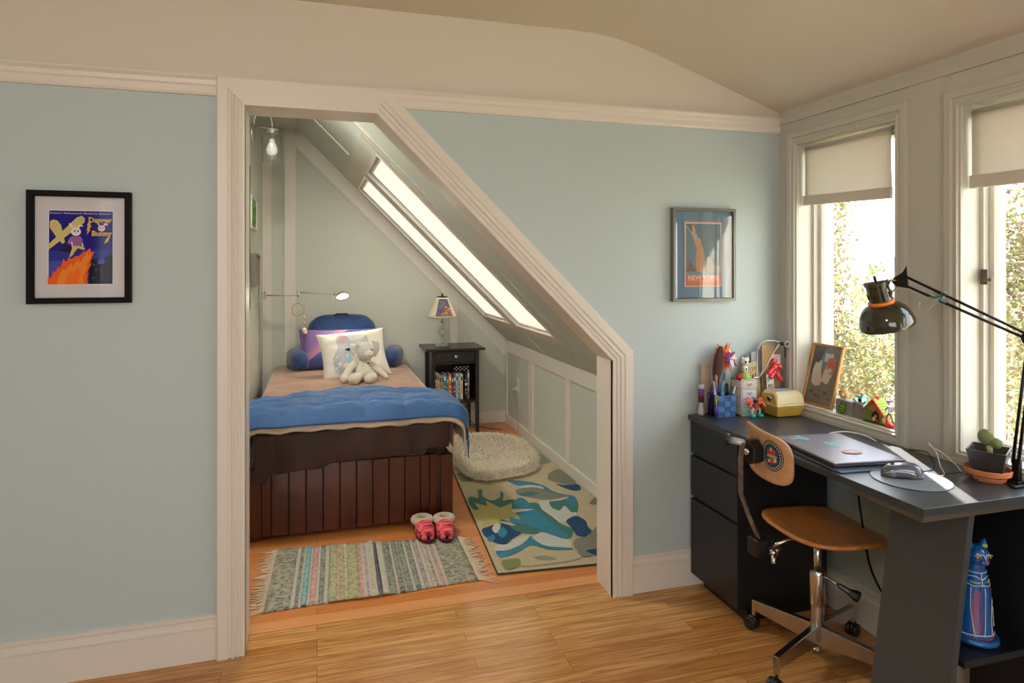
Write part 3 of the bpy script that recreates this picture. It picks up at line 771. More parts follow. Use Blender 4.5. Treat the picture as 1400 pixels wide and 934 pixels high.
for i, (w_, h_, cc, lb) in enumerate(books):
    if i == 12: x += .012
    t = thing('book', lb, 'book', (x + w_ / 2, 5.39, .290), group='books on the nightstand shelf')
    bevel(MB().box(x, 5.325, .290, x + .0018, 5.46, .290 + h_).box(x + w_ - .0018, 5.325, .290, x + w_, 5.46, .290 + h_).box(x, 5.323, .290, x + w_, 5.326, .290 + h_).build('cover', mat('cover_%d' % i, c(*cc), .5), t), .0006, 1)
    MB().box(x + .0018, 5.326, .292, x + w_ - .0018, 5.456, .287 + h_).build('pages', mat('book_paper', c(232, 224, 200), .9), t)
    pm = Print(frame_M((x + w_ / 2, 5.3228, .290), (1, 0, 0), (0, 0, 1)), .0001)
    tcol = ink(240, 236, 220) if sum(cc) < 430 else ink(60, 60, 70)
    a = w_ * .30
    pm.rect(-a, h_ * .74, a, h_ * .9, tcol); 
    for q_ in range(5): pm.rect(-a * .8, h_ * (.22 + .09 * q_), a * .8, h_ * (.26 + .09 * q_), tcol if q_ % 2 else ink(180, 80, 60))
    pm.build('spine_print', t); x += w_ + .0022
tb = thing('patterned_box', 'small black and white checkered box lying on top of the books', 'box', (1.16, 5.42, .50))
m = MB(); m.box(1.085, 5.36, .520, 1.215, 5.44, .560, bev=.003); m.build('case', ink(30, 30, 32), tb)
pm = Print(frame_M((1.085, 5.3595, .520), (1, 0, 0), (0, 0, 1)), .0001)
for i in range(8):
    for j in range(3):
        if (i + j) % 2: pm.rect(i * .016 + .002, j * .013 + .001, i * .016 + .013, j * .013 + .010, ink(226, 224, 214))
pm.build('checks', tb)

tl_ = thing('table_lamp', 'crystal table lamp with a flower-painted cone shade on the nightstand', 'lamp', (1.0, 5.42, .72))
CRY = mat('crystal', c(226, 232, 226), .08, trans=.75, spec=.8)
m = MB(); m.smooth = True
m.lathe([(0, 0), (.056, 0), (.060, .006), (.056, .014), (.046, .020), (.020, .026), (.012, .034), (.014, .044), (.022, .052), (.014, .062), (.010, .076), (.016, .090), (.030, .104), (.033, .120), (.026, .134), (.013, .146),
         (.010, .160), (.018, .172), (.020, .184), (.012, .196), (.008, .210), (0, .212)], (1.0, 5.42, .72), 20)
m.build('base', CRY, tl_)
MB().tube([(1.0, 5.42, .925), (1.0, 5.42, 1.145)], .005).build('stem', mat('brass', c(150, 120, 70), .3, .9), tl_)
SH = mat('shade_cloth', c(214, 206, 186), .8)
def cone(n, r0, r1, z0, z1, a0=0, a1=2 * PI, off=0):
    m = MB(); m.smooth = True
    m.grid(lambda a, b: (1.0 + (r0 + (r1 - r0) * b + off) * math.cos(a0 + (a1 - a0) * a), 5.42 + (r0 + (r1 - r0) * b + off) * math.sin(a0 + (a1 - a0) * a), z0 + (z1 - z0) * b), n, 8, closeu=(a1 - a0) > 6.2)
    return m
o = cone(36, .122, .050, .965, 1.128).build('lamp_shade', SH, tl_); shell(o, .002)
MB().tube([(1.0 + .122 * math.cos(a * PI / 18), 5.42 + .122 * math.sin(a * PI / 18), .965) for a in range(37)], .003, 6).build('trim_ring', mat('gold_trim', c(150, 120, 60), .5), o)
pn = cone(14, .118, .054, .978, 1.118, R(232), R(306), .0015).build('painted_panel', mat('dusk_print', c(70, 72, 96), .8, col2=c(130, 124, 150), vscale=20), o)
for (a, h, r, cc) in ((284, .30, .020, (214, 120, 40)), (276, .18, .014, (226, 160, 70)), (292, .16, .013, (196, 90, 50)), (262, .12, .016, (186, 150, 80)), (280, .52, .013, (226, 170, 90)), (250, .10, .012, (120, 110, 50)), (296, .42, .010, (230, 190, 120)), (240, .55, .012, (96, 130, 110)), (270, .40, .008, (200, 96, 60))):
    r_ = .118 + (.054 - .118) * h + .0025; z_ = .978 + .14 * h
    ellp('flower', (1.0 + r_ * math.cos(R(a)), 5.42 + r_ * math.sin(R(a)), z_), (.0015, r, r * .9), ink(*cc), pn, Matrix.Rotation(R(a), 3, 'Z'), nu=10, nv=6)
m = MB(); m.smooth = True; m.lathe([(0, 1.128), (.047, 1.128), (.049, 1.134), (.03, 1.138), (.008, 1.140), (.006, 1.150), (.010, 1.156), (0, 1.164)], (1.0, 5.42, 0), 20); m.build('finial_cap', mat('dark_bronze', c(38, 32, 28), .4, .6), tl_)

# ============================================================ rugs and slippers
RUGC = ['ragrug_charcoal', 'x']
def weave(name, ca, cb, sx_=170, sy=170):
    if name in _M: return _M[name]
    m = mat(name, ca, .95, bump=.0); nt = m.node_tree; b = nt.nodes['Principled BSDF']
    tc = nt.nodes.new('ShaderNodeTexCoord'); mp = nt.nodes.new('ShaderNodeMapping'); mp.inputs['Scale'].default_value = (sx_, sy, 1)
    nt.links.new(tc.outputs['Object'], mp.inputs['Vector'])
    br = nt.nodes.new('ShaderNodeTexBrick'); br.inputs['Scale'].default_value = 1; br.inputs['Brick Width'].default_value = 1; br.inputs['Row Height'].default_value = 1; br.inputs['Mortar Size'].default_value = .12
    br.inputs['Color1'].default_value = ca; br.inputs['Color2'].default_value = cb; br.inputs['Mortar'].default_value = tuple(v * .6 for v in cb[:3]) + (1,)
    nt.links.new(mp.outputs[0], br.inputs['Vector'])
    n = nt.nodes.new('ShaderNodeTexNoise'); n.inputs['Scale'].default_value = 55; n.inputs['Detail'].default_value = 4; nt.links.new(tc.outputs['Object'], n.inputs['Vector'])
    mx = nt.nodes.new('ShaderNodeMix'); mx.data_type = 'RGBA'; rp = nt.nodes.new('ShaderNodeValToRGB'); rp.color_ramp.elements[0].position = .42; rp.color_ramp.elements[1].position = .58
    nt.links.new(n.outputs['Fac'], rp.inputs[0]); nt.links.new(rp.outputs[0], mx.inputs[0]); nt.links.new(br.outputs['Color'], mx.inputs[6]); mx.inputs[7].default_value = cb
    nt.links.new(mx.outputs[2], b.inputs['Base Color'])
    bp = nt.nodes.new('ShaderNodeBump'); bp.inputs['Strength'].default_value = .6; bp.inputs['Distance'].default_value = .003; bp.invert = True
    nt.links.new(br.outputs['Fac'], bp.inputs['Height']); nt.links.new(bp.outputs[0], b.inputs['Normal']); return m
CH = weave('rag_charcoal', c(46, 44, 40), c(176, 170, 152), 120, 150); OW = weave('rag_offwhite', c(234, 228, 214), c(190, 184, 170), 60, 200)
GR = weave('rag_green', c(124, 130, 90), c(186, 184, 142), 90, 200); DG = weave('rag_darkgreen', c(60, 70, 62), c(156, 160, 146), 90, 200)
TE = weave('rag_teal', c(66, 150, 156), c(150, 190, 186), 60, 200); PK = weave('rag_pink', c(206, 96, 104), c(214, 170, 160), 60, 200)
NV = weave('rag_navy', c(44, 46, 66), c(120, 116, 124), 60, 200); MV = weave('rag_mauve', c(128, 82, 106), c(190, 176, 176), 60, 200); TN = weave('rag_tan', c(176, 150, 110), c(206, 196, 170), 60, 200)
LF, RF, RBk, LBk = Vector((-.212, 2.81, 0)), Vector((.69, 2.83, 0)), Vector((.695, 3.31, 0)), Vector((-.19, 3.41, 0))
def rr_(u, v): return LF.lerp(RF, u).lerp(LBk.lerp(RBk, u), v)
stripes = [(.115, CH), (.135, OW), (.15, DG), (.165, OW), (.185, TE), (.20, OW), (.225, PK), (.24, OW), (.262, DG), (.285, OW), (.325, GR), (.335, PK), (.36, GR), (.372, TN), (.43, GR), (.445, PK), (.462, OW), (.472, MV), (.487, OW),
           (.497, TN), (.512, OW), (.532, NV), (.565, OW), (.60, DG), (.615, OW), (.635, DG), (.645, OW), (.675, DG), (.69, OW), (.715, DG), (.735, OW), (.752, MV), (.775, OW), (.79, TN), (.80, MV), (.82, OW), (.832, PK), (.852, OW), (1.0, CH)]
rg = thing('rag_rug', 'striped multicolour woven rag rug with cream fringe, at the foot of the bed', 'rug', (.24, 3.1, 0))
m = MB(); m.smooth = True; mats_ = [CH, OW, GR, DG, TE, PK, NV, MV, TN]; u0 = 0
for u1, mt_ in stripes:
    m.mi = mats_.index(mt_)
    def f(a, b, u0=u0, u1=u1):
        u = u0 + (u1 - u0) * a; p = rr_(u, b); h = .0075 + .0015 * math.sin(a * PI) + .001 * noise.noise(Vector((u * 30, b * 14, 0)))
        wv = .006 * math.sin(u * 9) + .003 * noise.noise(Vector((u * 14, 0, 3)))
        bump_ = .012 * math.exp(-((u - .525 + .02 * b) / .012) ** 2) * (1 if .1 < b else .4)
        return (p.x + .004 * noise.noise(Vector((u * 20, b * 7, 5))) * (0 if a in (0, 1) else 0), p.y + wv, h + bump_)
    m.grid(f, 4, 26); u0 = u1
o = m.build('woven_body', mats_, rg); shell(o, .007, -1)
CR = mat('cotton_fringe', c(222, 208, 184), .9)
for sgn, A, B_ in ((-1, LF, LBk), (1, RF, RBk)):
    m = MB(); m.smooth = True; n_ = 46
    for i in range(n_):
        t = (i + .5) / n_; p = A.lerp(B_, t); ln = rnd.uniform(.045, .085); a = rnd.uniform(-.5, .5) - (.6 if sgn > 0 and t < .1 else 0)
        q1 = p + Vector((sgn * ln * .5, ln * .5 * a + rnd.uniform(-.008, .008), 0)); q2 = q1 + Vector((sgn * ln * .5, ln * .5 * (a * .5 + rnd.uniform(-.5, .5)), 0))
        m.tube([p + Vector((-sgn * .006, 0, .008)), p + Vector((sgn * .01, 0, .006)), q1 + Vector((0, 0, .004)), q2 + Vector((0, 0, .003))], [.0032, .0028, .0026, .002], 5)
    m.build('fringe', CR, rg)

# floral rug: flat woven pattern traced as shapes on the floor
fr = thing('floral_rug', 'blue, teal and cream floral area rug beside the bed', 'rug', (1.2, 3.9, 0))
FLc = dict(cream=(224, 208, 172), white=(228, 232, 222), teal=(76, 136, 128), blue=(62, 150, 184), navy=(28, 82, 128), grey=(150, 150, 138), yellow=(216, 204, 128), sage=(164, 170, 150), green=(150, 158, 112))
for k_ in FLc: weave('floral_' + k_, c(*FLc[k_]), c(*[int(v * .86) for v in FLc[k_]]), 140, 140)
FM = {k_: _M['floral_' + k_] for k_ in FLc}
EDG = ink(70, 66, 62)
m = MB(); m.prism([(.781, 2.862), (1.598, 2.80), (1.598, 5.08), (.93, 5.10)], 'z', .0005, .009); m.build('woven_base', FM['cream'], fr); 
m = MB()
for a, b in (((.781, 2.862), (1.598, 2.80)), ((.781, 2.862), (.93, 5.10))): m.tube([(a[0], a[1], .0055), (b[0], b[1], .0055)], .0045, 6)
m.build('edge_binding', EDG, fr)
Z0 = .0092
pf = Print(Matrix.Translation((0, 0, Z0)), .00012)
def T(pts, k_):   # points read in the close-up (610..830, 580..790 at 4.4455x) and laid on the floor
    P = []
    for x, y in pts:
        w_ = PX(610 + x / 4.4455, 580 + y / 4.4455, 'z', Z0); xl = .790 + (w_.y - 2.862) * .0665
        P.append((min(max(w_.x, xl), 1.592), max(w_.y, 2.875 - (w_.x - .781) * .07)))
    if k_ != 'yellow':
        for _ in range(2):
            Q_ = []
            for i in range(len(P)):
                a, b_ = Vector(P[i]), Vector(P[(i + 1) % len(P)]); Q_ += [tuple(a.lerp(b_, .18)), tuple(a.lerp(b_, .82))]
            P = Q_
    pf.poly(P, FM[k_])
T([(480, 190), (560, 175), (600, 195), (650, 235), (560, 245), (490, 235), (430, 215)], 'sage')
T([(620, 300), (680, 268), (740, 300), (800, 350), (790, 380), (700, 362), (615, 340)], 'grey')
T([(660, 362), (730, 372), (810, 362), (825, 400), (780, 408), (720, 390)], 'navy')
T([(50, 300), (120, 290), (180, 310), (160, 350), (100, 352), (60, 330)], 'grey')
T([(360, 342), (450, 343), (520, 352), (600, 375), (640, 405), (700, 425), (780, 435), (805, 480), (800, 540), (770, 560), (770, 480), (700, 470), (620, 430), (560, 395), (480, 385), (420, 370)], 'blue')
T([(420, 400), (480, 385), (560, 388), (620, 410), (680, 430), (760, 437), (700, 452), (600, 462), (500, 445), (430, 430)], 'grey')
T([(430, 425), (500, 410), (570, 420), (520, 436), (460, 438)], 'teal')
T([(425, 382), (500, 368), (580, 378), (600, 398), (540, 384), (470, 388)], 'white')
T([(560, 470), (640, 465), (740, 440), (770, 470), (800, 560), (740, 595), (660, 600), (600, 560), (570, 510)], 'white')
T([(620, 470), (700, 465), (770, 440), (805, 480), (800, 535), (760, 540), (720, 490), (690, 530), (640, 510)], 'teal')
T([(720, 460), (790, 450), (795, 500), (760, 500)], 'blue')
T([(100, 460), (150, 440), (200, 455), (188, 400), (222, 395), (215, 440), (280, 470), (330, 445), (325, 410), (352, 420), (340, 470), (400, 455), (480, 480), (560, 478), (580, 520), (640, 560), (700, 610), (780, 640), (760, 700), (660, 690), (560, 650), (470, 640), (400, 600), (330, 590), (230, 560), (150, 510)], 'teal')
T([(400, 470), (460, 440), (560, 530), (640, 600), (700, 650), (760, 690), (640, 690), (560, 640), (480, 610), (380, 600), (360, 570), (430, 560), (470, 530)], 'blue')
T([(120, 530), (200, 520), (170, 480), (250, 500), (240, 465), (330, 510), (400, 480), (400, 515), (540, 520), (420, 540), (450, 580), (380, 565), (390, 590), (330, 580), (320, 620), (280, 600), (220, 625), (230, 590), (160, 580)], 'yellow')
T([(400, 520), (545, 517), (480, 532), (400, 540)], 'white')
T([(210, 640), (270, 620), (330, 600), (400, 620), (470, 660), (400, 700), (360, 740), (300, 725), (260, 700), (230, 680)], 'navy')
T([(275, 640), (300, 600), (335, 610), (320, 655), (300, 668)], 'white')
T([(340, 620), (378, 660), (345, 698), (305, 668)], 'blue')
T([(245, 690), (290, 672), (300, 700), (265, 722)], 'blue')
T([(380, 620), (470, 615), (575, 640), (570, 670), (480, 668), (420, 650)], 'teal')
T([(300, 735), (380, 735), (440, 690), (510, 675), (500, 700), (440, 745), (360, 775), (290, 770)], 'white')
T([(525, 690), (580, 655), (680, 690), (770, 715), (760, 755), (660, 760), (580, 740)], 'white')
T([(295, 775), (380, 775), (470, 735), (515, 675), (525, 700), (600, 745), (770, 755), (770, 765), (620, 765), (515, 730), (440, 780), (380, 805), (320, 815)], 'blue')
T([(330, 830), (450, 815), (455, 870), (360, 900)], 'green')
T([(450, 815), (520, 740), (640, 775), (780, 765), (830, 820), (700, 845), (455, 875)], 'cream')
T([(520, 810), (600, 800), (680, 820), (640, 835), (560, 830)], 'sage')
T([(720, 590), (790, 555), (850, 590), (860, 630), (890, 650), (840, 690), (790, 680), (770, 640)], 'navy')
T([(780, 700), (850, 690), (900, 640), (940, 600), (960, 760), (900, 800), (830, 815), (770, 740)], 'grey')
T([(840, 770), (960, 755), (960, 805), (900, 800)], 'navy')
T([(890, 460), (940, 440), (960, 480), (900, 490), (865, 485)], 'grey')
pf.build('woven_pattern', fr)

# shag rug
sh_ = thing('shag_rug', 'round-cornered white shaggy faux fur rug lying over the floral rug', 'rug', (1.22, 4.66, 0))
def shout(a):
    r = 1 + .06 * math.sin(2 * a + .4) + .04 * math.sin(3 * a + 1) + .03 * math.sin(5 * a)
    return (1.205 + .30 * r * math.copysign(abs(math.cos(a)) ** .8, math.cos(a)), 4.64 + .56 * r * math.copysign(abs(math.sin(a)) ** .8, math.sin(a)))
FUR = mat('white_fur', c(236, 226, 206), .9, sheen=.5)
m = MB(); m.prism([tuple(Vector((1.205, 4.64)).lerp(Vector(shout(2 * PI * i / 40)), .90)) for i in range(40)], 'z', .0105, .022); m.build('backing', FUR, sh_)
m = MB(); m.smooth = False
pts_ = []
r7 = random.Random(5)
while len(pts_) < 15000:
    a = r7.uniform(0, 2 * PI); t = r7.random() ** .5; ox, oy = shout(a); pts_.append((1.205 + (ox - 1.205) * t, 4.64 + (oy - 4.64) * t, t))
for x, y, t in pts_:
    L_ = r7.uniform(.035, .06); a = r7.uniform(0, 2 * PI) + noise.noise(Vector((x * 6, y * 6, 0)))
    o_ = Vector((x - 1.205, (y - 4.64) * .6, 0)); o_ = o_.normalized() * (t ** 4) * .9 if o_.length > 1e-4 else o_
    d_ = (Vector((math.cos(a) * .8, math.sin(a) * .8, 0)) * (1 - t ** 4 * .6) + o_); d_.z = r7.uniform(.3, .8) * (1 - .45 * t ** 6); d_.normalize()
    b0 = Vector((x, y, .020)); w_ = d_.cross(Vector((0, 0, 1))).normalized() * .0028
    mid = b0 + d_ * L_ * .55 + Vector((0, 0, .006)); tip = b0 + d_ * L_ + Vector((0, 0, -.006))
    tip.z = max(tip.z, .012); mid.x = min(mid.x, 1.6); tip.x = min(tip.x, 1.6)
    n0 = len(m.bm.faces); v = [m.bm.verts.new(p) for p in (b0 - w_, b0 + w_, mid + w_ * .8, mid - w_ * .8, tip)]
    m.bm.faces.new([v[0], v[1], v[2], v[3]]); m.bm.faces.new([v[3], v[2], v[4]])
me_ = bpy.data.meshes.new('fur'); 
for v in m.bm.verts: v.co -= _ORG[sh_.name]
m.bm.to_mesh(me_); m.bm.free(); me_.materials.append(FUR); o = bpy.data.objects.new('fur', me_); COL.objects.link(o); o.parent = sh_

# slippers
KN = mat('knit_pink', c(226, 74, 92), .85, bump=.4, bscale=200)
nt = KN.node_tree; b_ = nt.nodes['Principled BSDF']; tc_ = nt.nodes.new('ShaderNodeTexCoord'); mp = nt.nodes.new('ShaderNodeMapping'); mp.inputs['Scale'].default_value = (4, 26, 26)
nz = nt.nodes.new('ShaderNodeTexNoise'); nz.inputs['Scale'].default_value = 2.4; nz.inputs['Detail'].default_value = 3
nt.links.new(tc_.outputs['Object'], mp.inputs[0]); nt.links.new(mp.outputs[0], nz.inputs['Vector'])
rr = nt.nodes.new('ShaderNodeValToRGB'); e = rr.color_ramp.elements; e[0].position = .36; e[0].color = c(112, 30, 84); e[1].position = .42; e[1].color = c(206, 50, 84)
for p_, cc in ((.49, (236, 84, 96)), (.55, (244, 120, 78)), (.61, (240, 130, 140)), (.68, (150, 60, 100))): k = e.new(p_); k.color = c(*cc)
nt.links.new(nz.outputs['Fac'], rr.inputs[0]); nt.links.new(rr.outputs[0], b_.inputs['Base Color'])
SOLE = mat('slipper_sole', c(78, 18, 48), .8); FLE = mat('slipper_fleece', c(206, 188, 166), .95, sheen=.6, bump=.6, bscale=150)
def slipper(x, y, rz, lb):
    t = thing('slipper', lb, 'slipper', (x, y, .010), rz, 'slippers on the rag rug', local=True)
    # toe towards -y
    def outl(a, s=1.0):
        th = a * 2 * PI; cx_, sy_ = math.cos(th), math.sin(th)
        w_ = .046 if sy_ < 0 else .040; return (cx_ * w_ * s * (1 - .15 * max(0, sy_)), sy_ * .115 * s)
    m = MB(); m.smooth = True
    zz = [0, .004, .018, .022]; ss = [.94, 1.0, 1.03, .98]
    for i in range(3): m.grid(lambda a, b, i=i: (*outl(a, ss[i] + (ss[i + 1] - ss[i]) * b), zz[i] + (zz[i + 1] - zz[i]) * b), 28, 2, closeu=True)
    m.poly([(*outl(i / 28, .94), 0) for i in range(28)]); m.poly([(*outl(i / 28, .98), .022) for i in range(28)]); m.build('sole', SOLE, t)
    m = MB(); m.smooth = True
    def up(a, b):   # vamp: a across, b from toe to throat
        th = PI * (1.0 + a); cx_ = math.cos(th)
        yy = -.112 + .125 * b; hw = .047 * math.sqrt(max(0, 1 - (min(0, yy + .03) / .084) ** 2)) if yy < -.03 else .047
        hh = .026 + .044 * math.sin(min(1, b * 1.05) * PI / 2) ** .8; ph = a * PI
        return (-hw * math.cos(ph), yy, .016 + (hh) * math.sin(ph) ** .6)
    m.grid(up, 22, 14); o = m.build('knit_upper', KN, t); shell(o, .005, -1)
    m = MB(); m.smooth = True; P = []; 
    for i in range(25):
        a = 2 * PI * i / 24; P.append((.040 * math.cos(a), .050 + .052 * math.sin(a), .064 + .006 * -math.sin(a)))
    m.tube(P, .019, 10, cap=False); m.build('fleece_cuff', FLE, t)
    m = MB(); m.smooth = True; m.grid(lambda a, b: (.045 * math.cos(a * PI) , .03 + .08 * math.sin(a * PI), .018 + .045 * b), 18, 4); o = m.build('heel_counter', mat('knit_rim', c(130, 34, 66), .9), t); shell(o, .006)
    return t
slipper(.527, 3.372, R(3), 'pink knit slipper with fleece cuff, the one farther from the floral rug')
slipper(.632, 3.352, R(-5), 'pink knit slipper with fleece cuff, the one nearer the floral rug')
# ============================================================ desk
ZD = .748
BLK = mat('black_laminate', c(27, 27, 30), .36, bump=.04, bscale=300)
TOPM = mat('charcoal_laminate', c(58, 60, 66), .33, bump=.05, bscale=300, var=.06, vscale=3)
EDGE = mat('laminate_edge', c(88, 80, 70), .5)
dk = thing('desk', 'long dark desk under the windows with a drawer pedestal and slanted end panel', 'desk', (1.78, 1.95, 0))
bevel(MB().box(1.55, 1.37, ZD - .022, 2.008, 2.532, ZD).build('desk_top', TOPM, dk), .0015)
bevel(MB().box(1.566, 1.386, ZD - .044, 2.0, 1.63, ZD - .0225).build('under_board', EDGE, dk), .001)
m = MB(); m.box(1.588, 2.20, .055, 1.985, 2.52, ZD - .0225); m.build('pedestal', BLK, dk)
m = MB(); m.box(1.615, 2.215, .0, 1.965, 2.51, .055); m.build('plinth', BLK, dk)
for nm, z0, z1 in (('drawer', .585, .722), ('drawer', .40, .572), ('cabinet_door', .062, .388)):
    d_ = bevel(MB().box(1.560, 2.196, z0, 1.5875, 2.526, z1).build(nm, BLK, dk), .0015)
    if nm == 'drawer': MB().box(1.572, 2.20, z0 - .012, 1.5875, 2.522, z0).build('finger_grip', mat('grip_shadow_gap', c(22, 22, 24), .6), d_)
# slanted end panel, shelf, back and wall-side panels of the open bookcase end
m = MB()
m.prism([(1.746, ZD - .0445), (1.768, ZD - .0445), (1.662, .0), (1.640, .0)], 'y', 1.40, 1.65)
bevel(m.build('slanted_panel', mat('grey_laminate', c(68, 71, 72), .4, bump=.04, bscale=300), dk), .001)
m = MB(); m.box(1.735, 1.405, .268, 1.995, 1.63, .288); bevel(m.build('shelf', BLK, dk), .001)
m = MB(); m.box(1.979, 1.41, 0, 1.995, 1.585, .267); m.build('side_panel', BLK, dk)
m = MB(); m.box(1.979, 1.41, .289, 1.995, 1.615, ZD - .045); m.build('side_panel', BLK, dk)
m = MB(); m.box(1.775, 1.615, .289, 1.995, 1.63, ZD - .045); m.build('back_panel', BLK, dk)

# ============================================================ swivel chair
PLY = mat('walnut_ply', c(204, 130, 68), .32, var=.25, vscale=3, stretch=(14, 1.4, 4), coat=.25)
PLYB = mat('birch_ply', c(200, 152, 108), .4, var=.15, vscale=3, stretch=(3, 9, 9))
CHR = mat('brushed_chrome', c(200, 198, 194), .22, 1.0)
BPL = mat('black_plastic', c(22, 22, 24), .35)
WORN = mat('worn_steel', c(150, 140, 132), .4, .8, var=.4, vscale=30)
ch = thing('swivel_chair', 'vintage plywood swivel desk chair with chrome star base and round sticker', 'chair', (1.70, 1.93, 0))
def seat(a, b):
    u, v = a * 2 - 1, b * 2 - 1
    th = a * 2 * PI; co_, si_ = math.cos(th), math.sin(th); n_ = 3.4 if co_ < 0 else 4.6
    r_ = b / (abs(co_) ** n_ + abs(si_) ** n_) ** (1 / n_); x, y = r_ * co_, r_ * si_
    w_ = 1.0
    px_, py_ = x * .178 * w_, y * .192 * w_
    z = .452 + .010 * y * y - .014 * max(0, x) ** 2 + .012 * max(0, -x) ** 2
    X, Y = px_ * math.cos(R(-4)) - py_ * math.sin(R(-4)), px_ * math.sin(R(-4)) + py_ * math.cos(R(-4))
    return (1.765 + X, 1.975 + Y, z - .012)
m = MB(); m.smooth = True; m.grid(seat, 64, 12, closeu=True); o = m.build('seat', PLY, ch, weld=True); shell(o, .012)
bc = Vector((1.492, 1.965, .748))
def bkp(a, b, off=0.0):
    u, v = a * 2 - 1, b * 2 - 1
    th = a * 2 * PI; co_, si_ = math.cos(th), math.sin(th)
    r_ = b / (abs(co_) ** 4.2 + abs(si_) ** 4.2) ** (1 / 4.2); ww, hh = r_ * co_, r_ * si_
    yy = -.132 * ww; zz = .084 * hh - .012 * ww - .006
    xx = .038 * (ww / 1.0) ** 2 - .006 * hh * hh + .02 * (-hh) * .3 - .010 * ww
    return Vector((bc.x + xx + off, bc.y + yy, bc.z + zz))
m = MB(); m.smooth = True; m.grid(bkp, 64, 10, closeu=True); o = m.build('backrest', PLYB, ch, weld=True); shell(o, .010, 0); br_ = o
def on_back(cy_, cz_, pts):   # lay a shape on the rear face of the backrest
    out = []
    for x, y in pts:
        ww = (cy_ + x) / .132; hh = (cz_ + y + .012 * ww + .006) / .084
        xx = .038 * ww ** 2 - .006 * hh * hh - .006 * hh - .010 * ww
        out.append(Vector((bc.x + xx - .0054, bc.y - .132 * ww, bc.z + cz_ + y)))
    return out
m = MB(); mats_ = [ink(28, 34, 40), ink(190, 194, 186), ink(200, 70, 60), ink(64, 80, 84), ink(168, 160, 120)]
def disc_on(rx, ry, mi, lift, x0=0, y0=0):
    m.mi = mi; P = on_back(.062, .0, [(x0 + rx * math.cos(2 * PI * i / 28), y0 + ry * math.sin(2 * PI * i / 28)) for i in range(28)])
    P = [p - Vector((lift, 0, 0)) for p in P]; cen = on_back(.062, 0, [(x0, y0)])[0] - Vector((lift, 0, 0))
    for i in range(28): m.poly([cen, P[i], P[(i + 1) % 28]])
disc_on(.044, .054, 0, .0002); disc_on(.041, .051, 1, .0006); disc_on(.039, .049, 0, .001); disc_on(.028, .036, 3, .0014)
for i in range(26):
    a = 2 * PI * i / 26
    disc_on(.0022, .0042, 1, .0015, .0335 * math.cos(a), .0425 * math.sin(a))
for (x0, y0, rx, ry, k_) in ((-.009, .012, .008, .009, 2), (.009, .013, .008, .008, 2), (0, -.018, .011, .009, 2), (0, -.002, .022, .0055, 4), (-.012, -.02, .006, .006, 1), (.013, -.014, .006, .008, 1), (0, .022, .004, .006, 1)):
    disc_on(rx, ry, k_, .0018, x0, y0)
m.build('round_sticker', mats_, br_)
# back bar and clamps
m = MB(); m.smooth = False
pth = [(1.432, 1.985, .775), (1.424, 1.985, .72), (1.424, 1.984, .60), (1.45, 1.982, .53), (1.492, 1.98, .435)]
Pb = [Vector(p) for p in pth]
for a, b in zip(Pb, Pb[1:]):
    d_ = (b - a).normalized(); n_ = Vector((d_.z, 0, -d_.x)).normalized() * .0028; w_ = Vector((0, .011, 0))
    v = [m.bm.verts.new(p + s1 * n_ + s2 * w_) for p in (a, b) for s1, s2 in ((-1, -1), (1, -1), (1, 1), (-1, 1))]
    for f in ((0, 1, 2, 3), (7, 6, 5, 4), (0, 4, 5, 1), (1, 5, 6, 2), (2, 6, 7, 3), (3, 7, 4, 0)): m.bm.faces.new([v[i] for i in f])
m.build('back_bar', WORN, ch)
m = MB(); m.prism([(1.935, .72), (1.96, .705), (2.0, .722), (2.015, .75), (2.0, .785), (1.96, .79), (1.935, .765)], 'x', 1.440, 1.482); bevel(m.build('back_clamp', BPL, ch), .004)
m = MB(); m.smooth = True; m.tube([(1.432, 1.958, .752), (1.422, 1.955, .752)], [.013, .010], 16); m.build('clamp_screw', CHR, ch)
m = MB(); m.smooth = True; m.tube([(1.445, 1.985, .772), (1.405, 2.03, .778)], .012, 16); cl_ = m.build('tension_roller', mat('roller_grey', c(196, 196, 198), .35, .5), ch)
m = MB(); m.smooth = True; m.tube([(1.407, 2.028, .778), (1.396, 2.040, .779)], .021, 18); m.build('roller_cap', BPL, ch)
m = MB(); m.box(1.468, 1.955, .375, 1.535, 2.012, .438, bev=.008, seg=3); m.build('tilt_bracket', mat('bracket_black', c(34, 32, 30), .3, .3), ch)
m = MB(); m.smooth = True; m.tube([(1.52, 1.955, .402), (1.52, 1.925, .398)], .012, 12); m.tube([(1.52, 1.935, .398), (1.505, 1.915, .372)], [.010, .007], 8); m.tube([(1.52, 1.935, .398), (1.545, 1.93, .415)], [.009, .006], 8); m.build('wing_knob', CHR, ch)
m = MB(); m.smooth = True; m.tube([(1.53, 1.965, .405), (1.60, 1.955, .428), (1.70, 1.94, .430)], .006, 10); m.build('support_rod', CHR, ch)
m = MB(); m.box(1.64, 1.87, .424, 1.76, 1.99, .434, bev=.003); m.build('seat_plate', BPL, ch)
m = MB(); m.smooth = True; m.tube([(1.70, 1.93, .30), (1.70, 1.93, .424)], .0135, 24); m.build('column', CHR, ch)
m = MB(); m.smooth = True; m.lathe([(0, .318), (.024, .318), (.027, .312), (.028, .306), (.028, .202), (.024, .196), (.0, .196)], (1.70, 1.93, 0), 28); m.build('outer_sleeve', CHR, ch, angle=35)
m = MB(); m.smooth = True; m.lathe([(0, .198), (.0235, .198), (.0235, .09), (.019, .075), (.012, .072), (.012, .045), (.016, .040), (.014, .034), (0, .034)], (1.70, 1.93, 0), 28); m.build('hub', CHR, ch, angle=35)
m = MB(); m.smooth = True; m.tube([(1.715, 1.905, .302), (1.755, 1.87, .275)], .0035, 10); lv = m.build('height_lever', CHR, ch)
